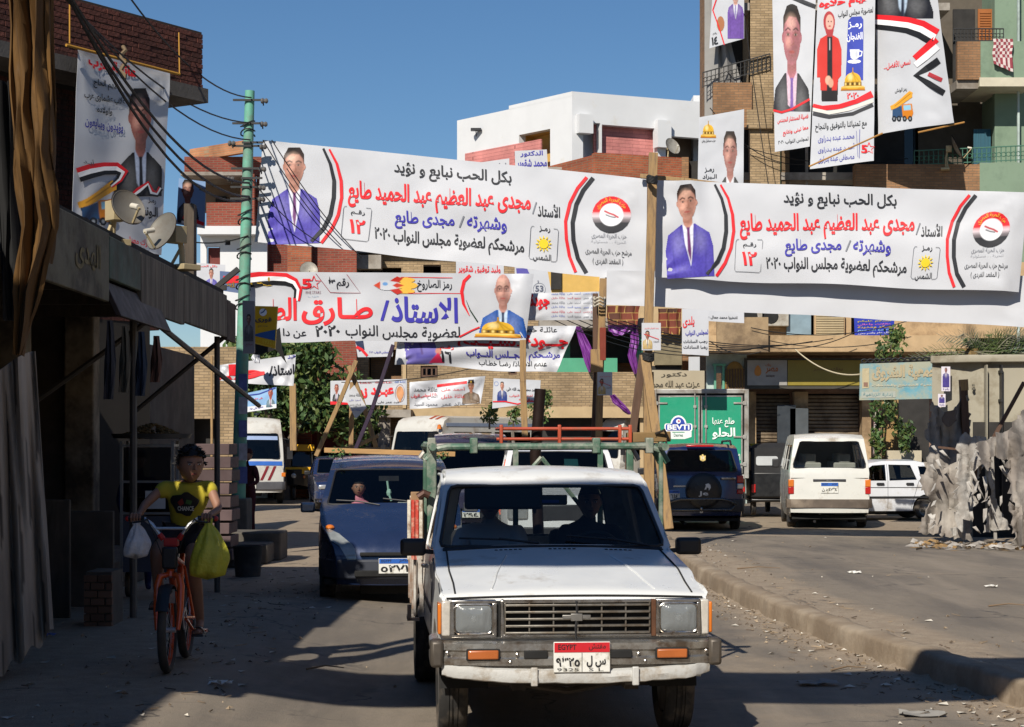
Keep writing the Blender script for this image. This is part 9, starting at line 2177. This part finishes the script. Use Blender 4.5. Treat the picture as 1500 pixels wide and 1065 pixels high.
def kiosk():
	Y=36;X=lambda u:(u-CX)*Y/F;Z=lambda v:CH +(HY-v)*Y/F;t=thing('kiosk','beige metal electricity kiosk with double doors at the right','kiosk',(X(1440),Y,0));m=mat('kiosk beige','#9c9685',.6,var=.05,scale=1,dirt='#7a705c',damt=.3,dscale=1.5)
	mb=MB();mb.add([(X(1374),Y+.5,0),(X(1438),Y,0),(X(1560),Y-.2,0),(X(1560),Y+2.5,0),(8.95,Y+2.5,0)] +[(X(1374),Y+.5,Z(530)),(X(1438),Y,Z(530)),(X(1560),Y-.2,Z(530)),(X(1560),Y+2.5,Z(530)),(8.95,Y+2.5,Z(530))],[(0,1,6,5),(1,2,7,6),(2,3,8,7),(3,4,9,8),(4,0,5,9),(5,6,7,8,9)]);mb.build('casing',m,t,world=True)
	mb=MB();q=[(X(1370),Y+.42),(X(1418),Y-.12),(X(1565),Y-.35),(X(1565),Y+2.6),(8.9,Y+2.6)];mb.add([(*p,Z(531)) for p in q] +[(*p,Z(520)) for p in q],[(0,1,2,3,4),(9,8,7,6,5)] +[(i,(i+1) % 5,5+(i+1) % 5,5+i) for i in range(5)]);mb.build('roof',m,t,world=True,bevel=.02)
	for u in (1441,1463,1500):bp(t,'door_joint',M_BLACK if u == 1463 else m,X(u),X(u)+.02,Y-.22,Y+.05,.3,Z(535))
	for v in (543,585,640):bp(t,'hinge',IRON,X(1461),X(1461)+.04,Y-.24,Y-.05,Z(v+4),Z(v))
	for v in (563,568):bp(t,'warning_label',mat('label grey','#6a665a',.6),X(1424),X(1427),Y-.05,Y+.02,Z(v+3),Z(v))
kiosk()
for u0,v0,u1,v1,lab in ((1379,537,1392,573,'upper purple election bill pasted on the kiosk corner'),(1374,577,1385,596,'lower purple election bill pasted on the kiosk corner')):
	b=Banner(lab,'bill',[(u0,v0),(u1,v0),(u1,v1),(u0,v1)],36.1,.0,None,'bill',3,3,cloth='#d8d2dc');b.pic(man(Paint(12,30),.5,.02,.14,.12,'#4a3f86',skin='#8a5a60'),u0+1,u1-1,v0+1,v1-6,1).text('رقم ٥',u0+2,u1-2,v1-3,v1-3,4,'#4a3f86').done()
b=Banner('faded sky blue signboard with torn beige lettering beside the kiosk','signboard',[(1260,533),(1376,529),(1376,584),(1259,586)],39.5,.01,None,'signboard',10,6,cloth='#6fa6b4',thick=.03,mater=mat('faded sign','#5f9db0',.7,var=.2,scale=1.5,dirt='#a8a68e',damt=.75,dscale=2.2))
b.text('جمعية الشروق',1277,1372,547,545,24,'#b0a284',.05).text('لتنمية المجتمع والخدمات',1277,1370,565,564,5,'#c4bda6',.02).poly([(1262,574),(1312,573),(1312,582),(1262,583)],'#a8ada4',1).text('إدارة الزراعية',1264,1308,578,578,6,'#7a9a9c').poly([(1263,540),(1273,539),(1273,568),(1263,569)],'#b8ac8c',1).poly([(1265,560),(1271,560),(1271,566),(1265,566)],'#8a6a5c',2).done()
t=thing('ornate_rail','dark ornate rail along the top of the sky blue signboard','rail',at(1320,530,39.6));mb=MB();[mb.tube([at(1266+9*i+4*math.cos(a),529-.3*i+2.5*math.sin(a),39.6) for a in [q*.7 for q in range(10)]],.02,4) for i in range(12)];mb.bar(at(1262,533,39.7),at(1376,529,39.7),.05);mb.build('ironwork',IRON,t,world=True)
# ragged shelter of torn sheeting
RG=mat('torn grey sheeting',(.28,.255,.225),.9,var=.35,scale=2.2,bump=.7,bscale=5,dirt=(.22,.19,.165),damt=.55,dscale=1.6);RG2=mat('torn white plastic',(.38,.36,.33),.8,var=.35,scale=5,bump=.6,bscale=9,dirt=(.28,.25,.22),damt=.5,dscale=3)
def rag(t,outline,Y,seed,m=RG,amp=.16,jag=2.0,slope=0.):
	r=random.Random(seed);P=[]
	for a,b in zip(outline,outline[1:]+outline[:1]):
		n=max(2,int(math.hypot(b[0]-a[0],b[1]-a[1])/4))
		for i in range(n):f=i/n;P.append((a[0]+(b[0]-a[0])*f +r.gauss(0,jag)*(i > 0),a[1]+(b[1]-a[1])*f +r.gauss(0,jag)*(i > 0)))
	xs=[p[0] for p in P];ys=[p[1] for p in P]
	v,f=fill2d([P],frange(min(xs),max(xs),4),frange(min(ys),max(ys),4))
	def fm(x,y):
		q=noise.noise(Vector((x*.05,y*.012,seed)))*amp*1.7 +noise.noise(Vector((x*.16,y*.022,seed+5)))*amp*.7 +noise.noise(Vector((x*.33,y*.11,seed+9)))*amp*.22;return at(x,y,Y +q +slope*(x-xs[0])/100)
	me=bpy.data.meshes.new('rag');me.from_pydata([tuple(fm(*p)) for p in v],[],f);me.shade_smooth();return link('torn_sheet',me,m,t,True,solid=.015)
t=thing('ragged_shelter','shelter of torn grey sheeting on sticks at the right edge of the road','shelter',(8.5,33,0))
rag(t,[(1366,588),(1378,598),(1390,612),(1405,588),(1418,578),(1420,640),(1441,655),(1434,700),(1421,718),(1424,792),(1345,780),(1360,740),(1350,700),(1362,660),(1356,630),(1364,610)],34,3)
rag(t,[(1407,640),(1450,640),(1446,672),(1425,690),(1428,735),(1410,780),(1396,785),(1402,700)],33.6,5,RG2,.12,3)
rag(t,[(1430,650),(1455,640),(1475,632),(1500,600),(1530,590),(1530,800),(1490,780),(1478,700),(1476,672),(1458,668),(1448,690),(1440,680)],32.4,7,RG,.2,2.2,-2);rag(t,[(1446,680),(1452,690),(1460,735),(1480,775),(1440,780),(1452,740)],32.8,9,RG2,.1,1.5)
rag(t,[(1475,640),(1530,600),(1530,690),(1500,700),(1474,705)],31.9,11,RG2,.12,2,-2);rag(t,[(1478,740),(1530,745),(1540,850),(1502,830),(1485,790)],31,13,RG,.2,3)
rag(t,[(1384,604),(1398,600),(1402,616),(1390,626),(1380,618)],33.8,15,mat('dark rag',(.12,.10,.09),.9),.1,1);bp(t,'dark_inside',DARKR,px2x(1424,36),px2x(1500,36),35.9,35.95,0,2.2)
rr=random.Random(6)
for i in range(34):
	u,v=rr.choice((rr.uniform(1355,1372)+8*(i % 2),rr.uniform(1415,1432),rr.uniform(1440,1484))),rr.uniform(650,775);y=33.5 - .8*(u > 1430);a=at(u,v,y);mb=MB();w=rr.uniform(.01,.035);L=rr.uniform(.08,.3);dx=rr.uniform(-.08,.08);mb.add([a+Vector((-w,-.08,0)),a+Vector((w,-.1,.02)),a+Vector((w*.6+dx,-.2,-L*.6)),a+Vector((dx*2,-.16,-L)),a+Vector((-w*.8+dx,-.14,-L*.55))],[(0,1,2,4),(2,3,4)]);mb.build('torn_strip',RG2,t,world=True,solid=.004)
for pts,Y,w,m_ in (([(1411,560),(1414,640),(1411,785)],34.1,.13,WOODD),([(1500,560),(1445,660)],33,.06,WOODD),([(1432,640),(1428,700)],33.9,.06,WOODD),([(1452,640),(1458,790)],32.9,.05,mat('grey stick',(.3,.28,.25),.9)),([(1380,615),(1378,775)],34.3,.07,WOODD),([(1374,655),(1440,662),(1500,640)],33.7,.04,WOODD),([(1480,700),(1500,690),(1540,670)],32,.06,WOODD)):
	mb=MB();P=[at(*p,Y) for p in pts];[mb.bar(a,b,w) for a,b in zip(P,P[1:])];mb.build('stick',m_,t,world=True)
mb=MB();[mb.bar(at(1411,556,34.1),at(1412,572,34.1),.14)];mb.build('stick_top',WOOD,t,world=True)
mb=MB();r=random.Random(12)
for i in range(420):
	u=r.uniform(1335,1560);y=31.8 +r.gauss(0,.7) - (u-1400)/160;x=px2x(u,y);z=gz(x,y);s=r.uniform(.03,.16);a=r.random()*6.3;h=r.random()*.10;c_,q=math.cos(a)*s,math.sin(a)*s;mb.cur=r.randrange(3)
	mb.add([(x-c_,y-q,z+h*.3),(x-q*.4,y+c_*.4,z+h),(x+c_,y+q,z+h*.5+.01),(x+q*.4,y-c_*.4,z+.01)],[(0,1,2),(0,2,3)])
tag(mb.build('rag_litter',[RG,RG2,mat('dirty straw','#8a6f4a',.95,var=.3)]),'heap of torn rags and rubbish at the foot of the ragged shelter','rubbish',kind='stuff')
# awning stall at the far left behind the tuk-tuk
t=thing('market_stall','far stall roofed with frayed matting below the tree','stall',(px2x(455,61),61,0));Y=60;X=lambda u:(u-CX)*Y/F;Z=lambda v:CH +(HY-v)*Y/F
mb=MB();vs=[(X(405+7*i),Y-.5-1.2*j/4 +.1*math.sin(i),Z(618+2*math.sin(i*1.3)) - .32*j/4 - .05*(i % 2)*(j == 4)) for j in range(5) for i in range(14)];mb.add(vs,[(j*14+i,j*14+i+1,(j+1)*14+i+1,(j+1)*14+i) for j in range(4) for i in range(13)]);mb.build('matting',mat('frayed mat','#8d7a58',.95,var=.3,scale=6,bump=.4),t,world=True,solid=.03)
bp(t,'red_cloth',mat('dark red cloth','#5a1c1c',.9,var=.2),X(415),X(498),Y+.4,Y+.45,Z(660),Z(632));bp(t,'wall',mat('pale low wall','#8d8574',.9),X(400),X(600),Y+.6,Y+.7,0,Z(655));
for u in (425,466,500):bp(t,'stall_post',WOODD,X(u),X(u)+.12,Y-.4,Y-.3,0,Z(630))
t=thing('laundry','small white cloths drying above the far stall','laundry',(X(445),60,3));[bp(t,'cloth',WHITE,X(u),X(u+8),Y,Y+.02,Z(617),Z(607)) for u in (433,444)]

# the street goes on unseen behind the camera; houses placed to cut sky light
for x0,x1,y0,y1,h_,m_,lab in ((-13,-5.5,-32,12.4,6.55,B_DARK,'unseen dark brick house beside the camera, outside the left edge'),(13,22,-35,22,9,B_BEIGE,'unseen beige brick house beside the camera, outside the right edge'),(-30,40,-52,-42,9,B_TAN,'unseen brown brick houses closing the street behind the camera')):
	t=thing('brick_house',lab,'building',((x0+x1)/2,(y0+y1)/2,0));bp(t,'wall',m_,x0,x1,y0,y1,0,h_);bp(t,'roof',CONC,x0-.1,x1+.1,y0-.1,y1+.1,h_+.003,h_+.2)
	xf=x1 if x0 < -5 and x1 < 0 else x0
	for k in range(8):
		if y1-y0 > 20:yy=y0+2+k*5;bp(t,'window',DARKR,xf-.03,xf+.03,yy,yy+1.1,4.2,5.6) if yy+1.1 < y1 else None
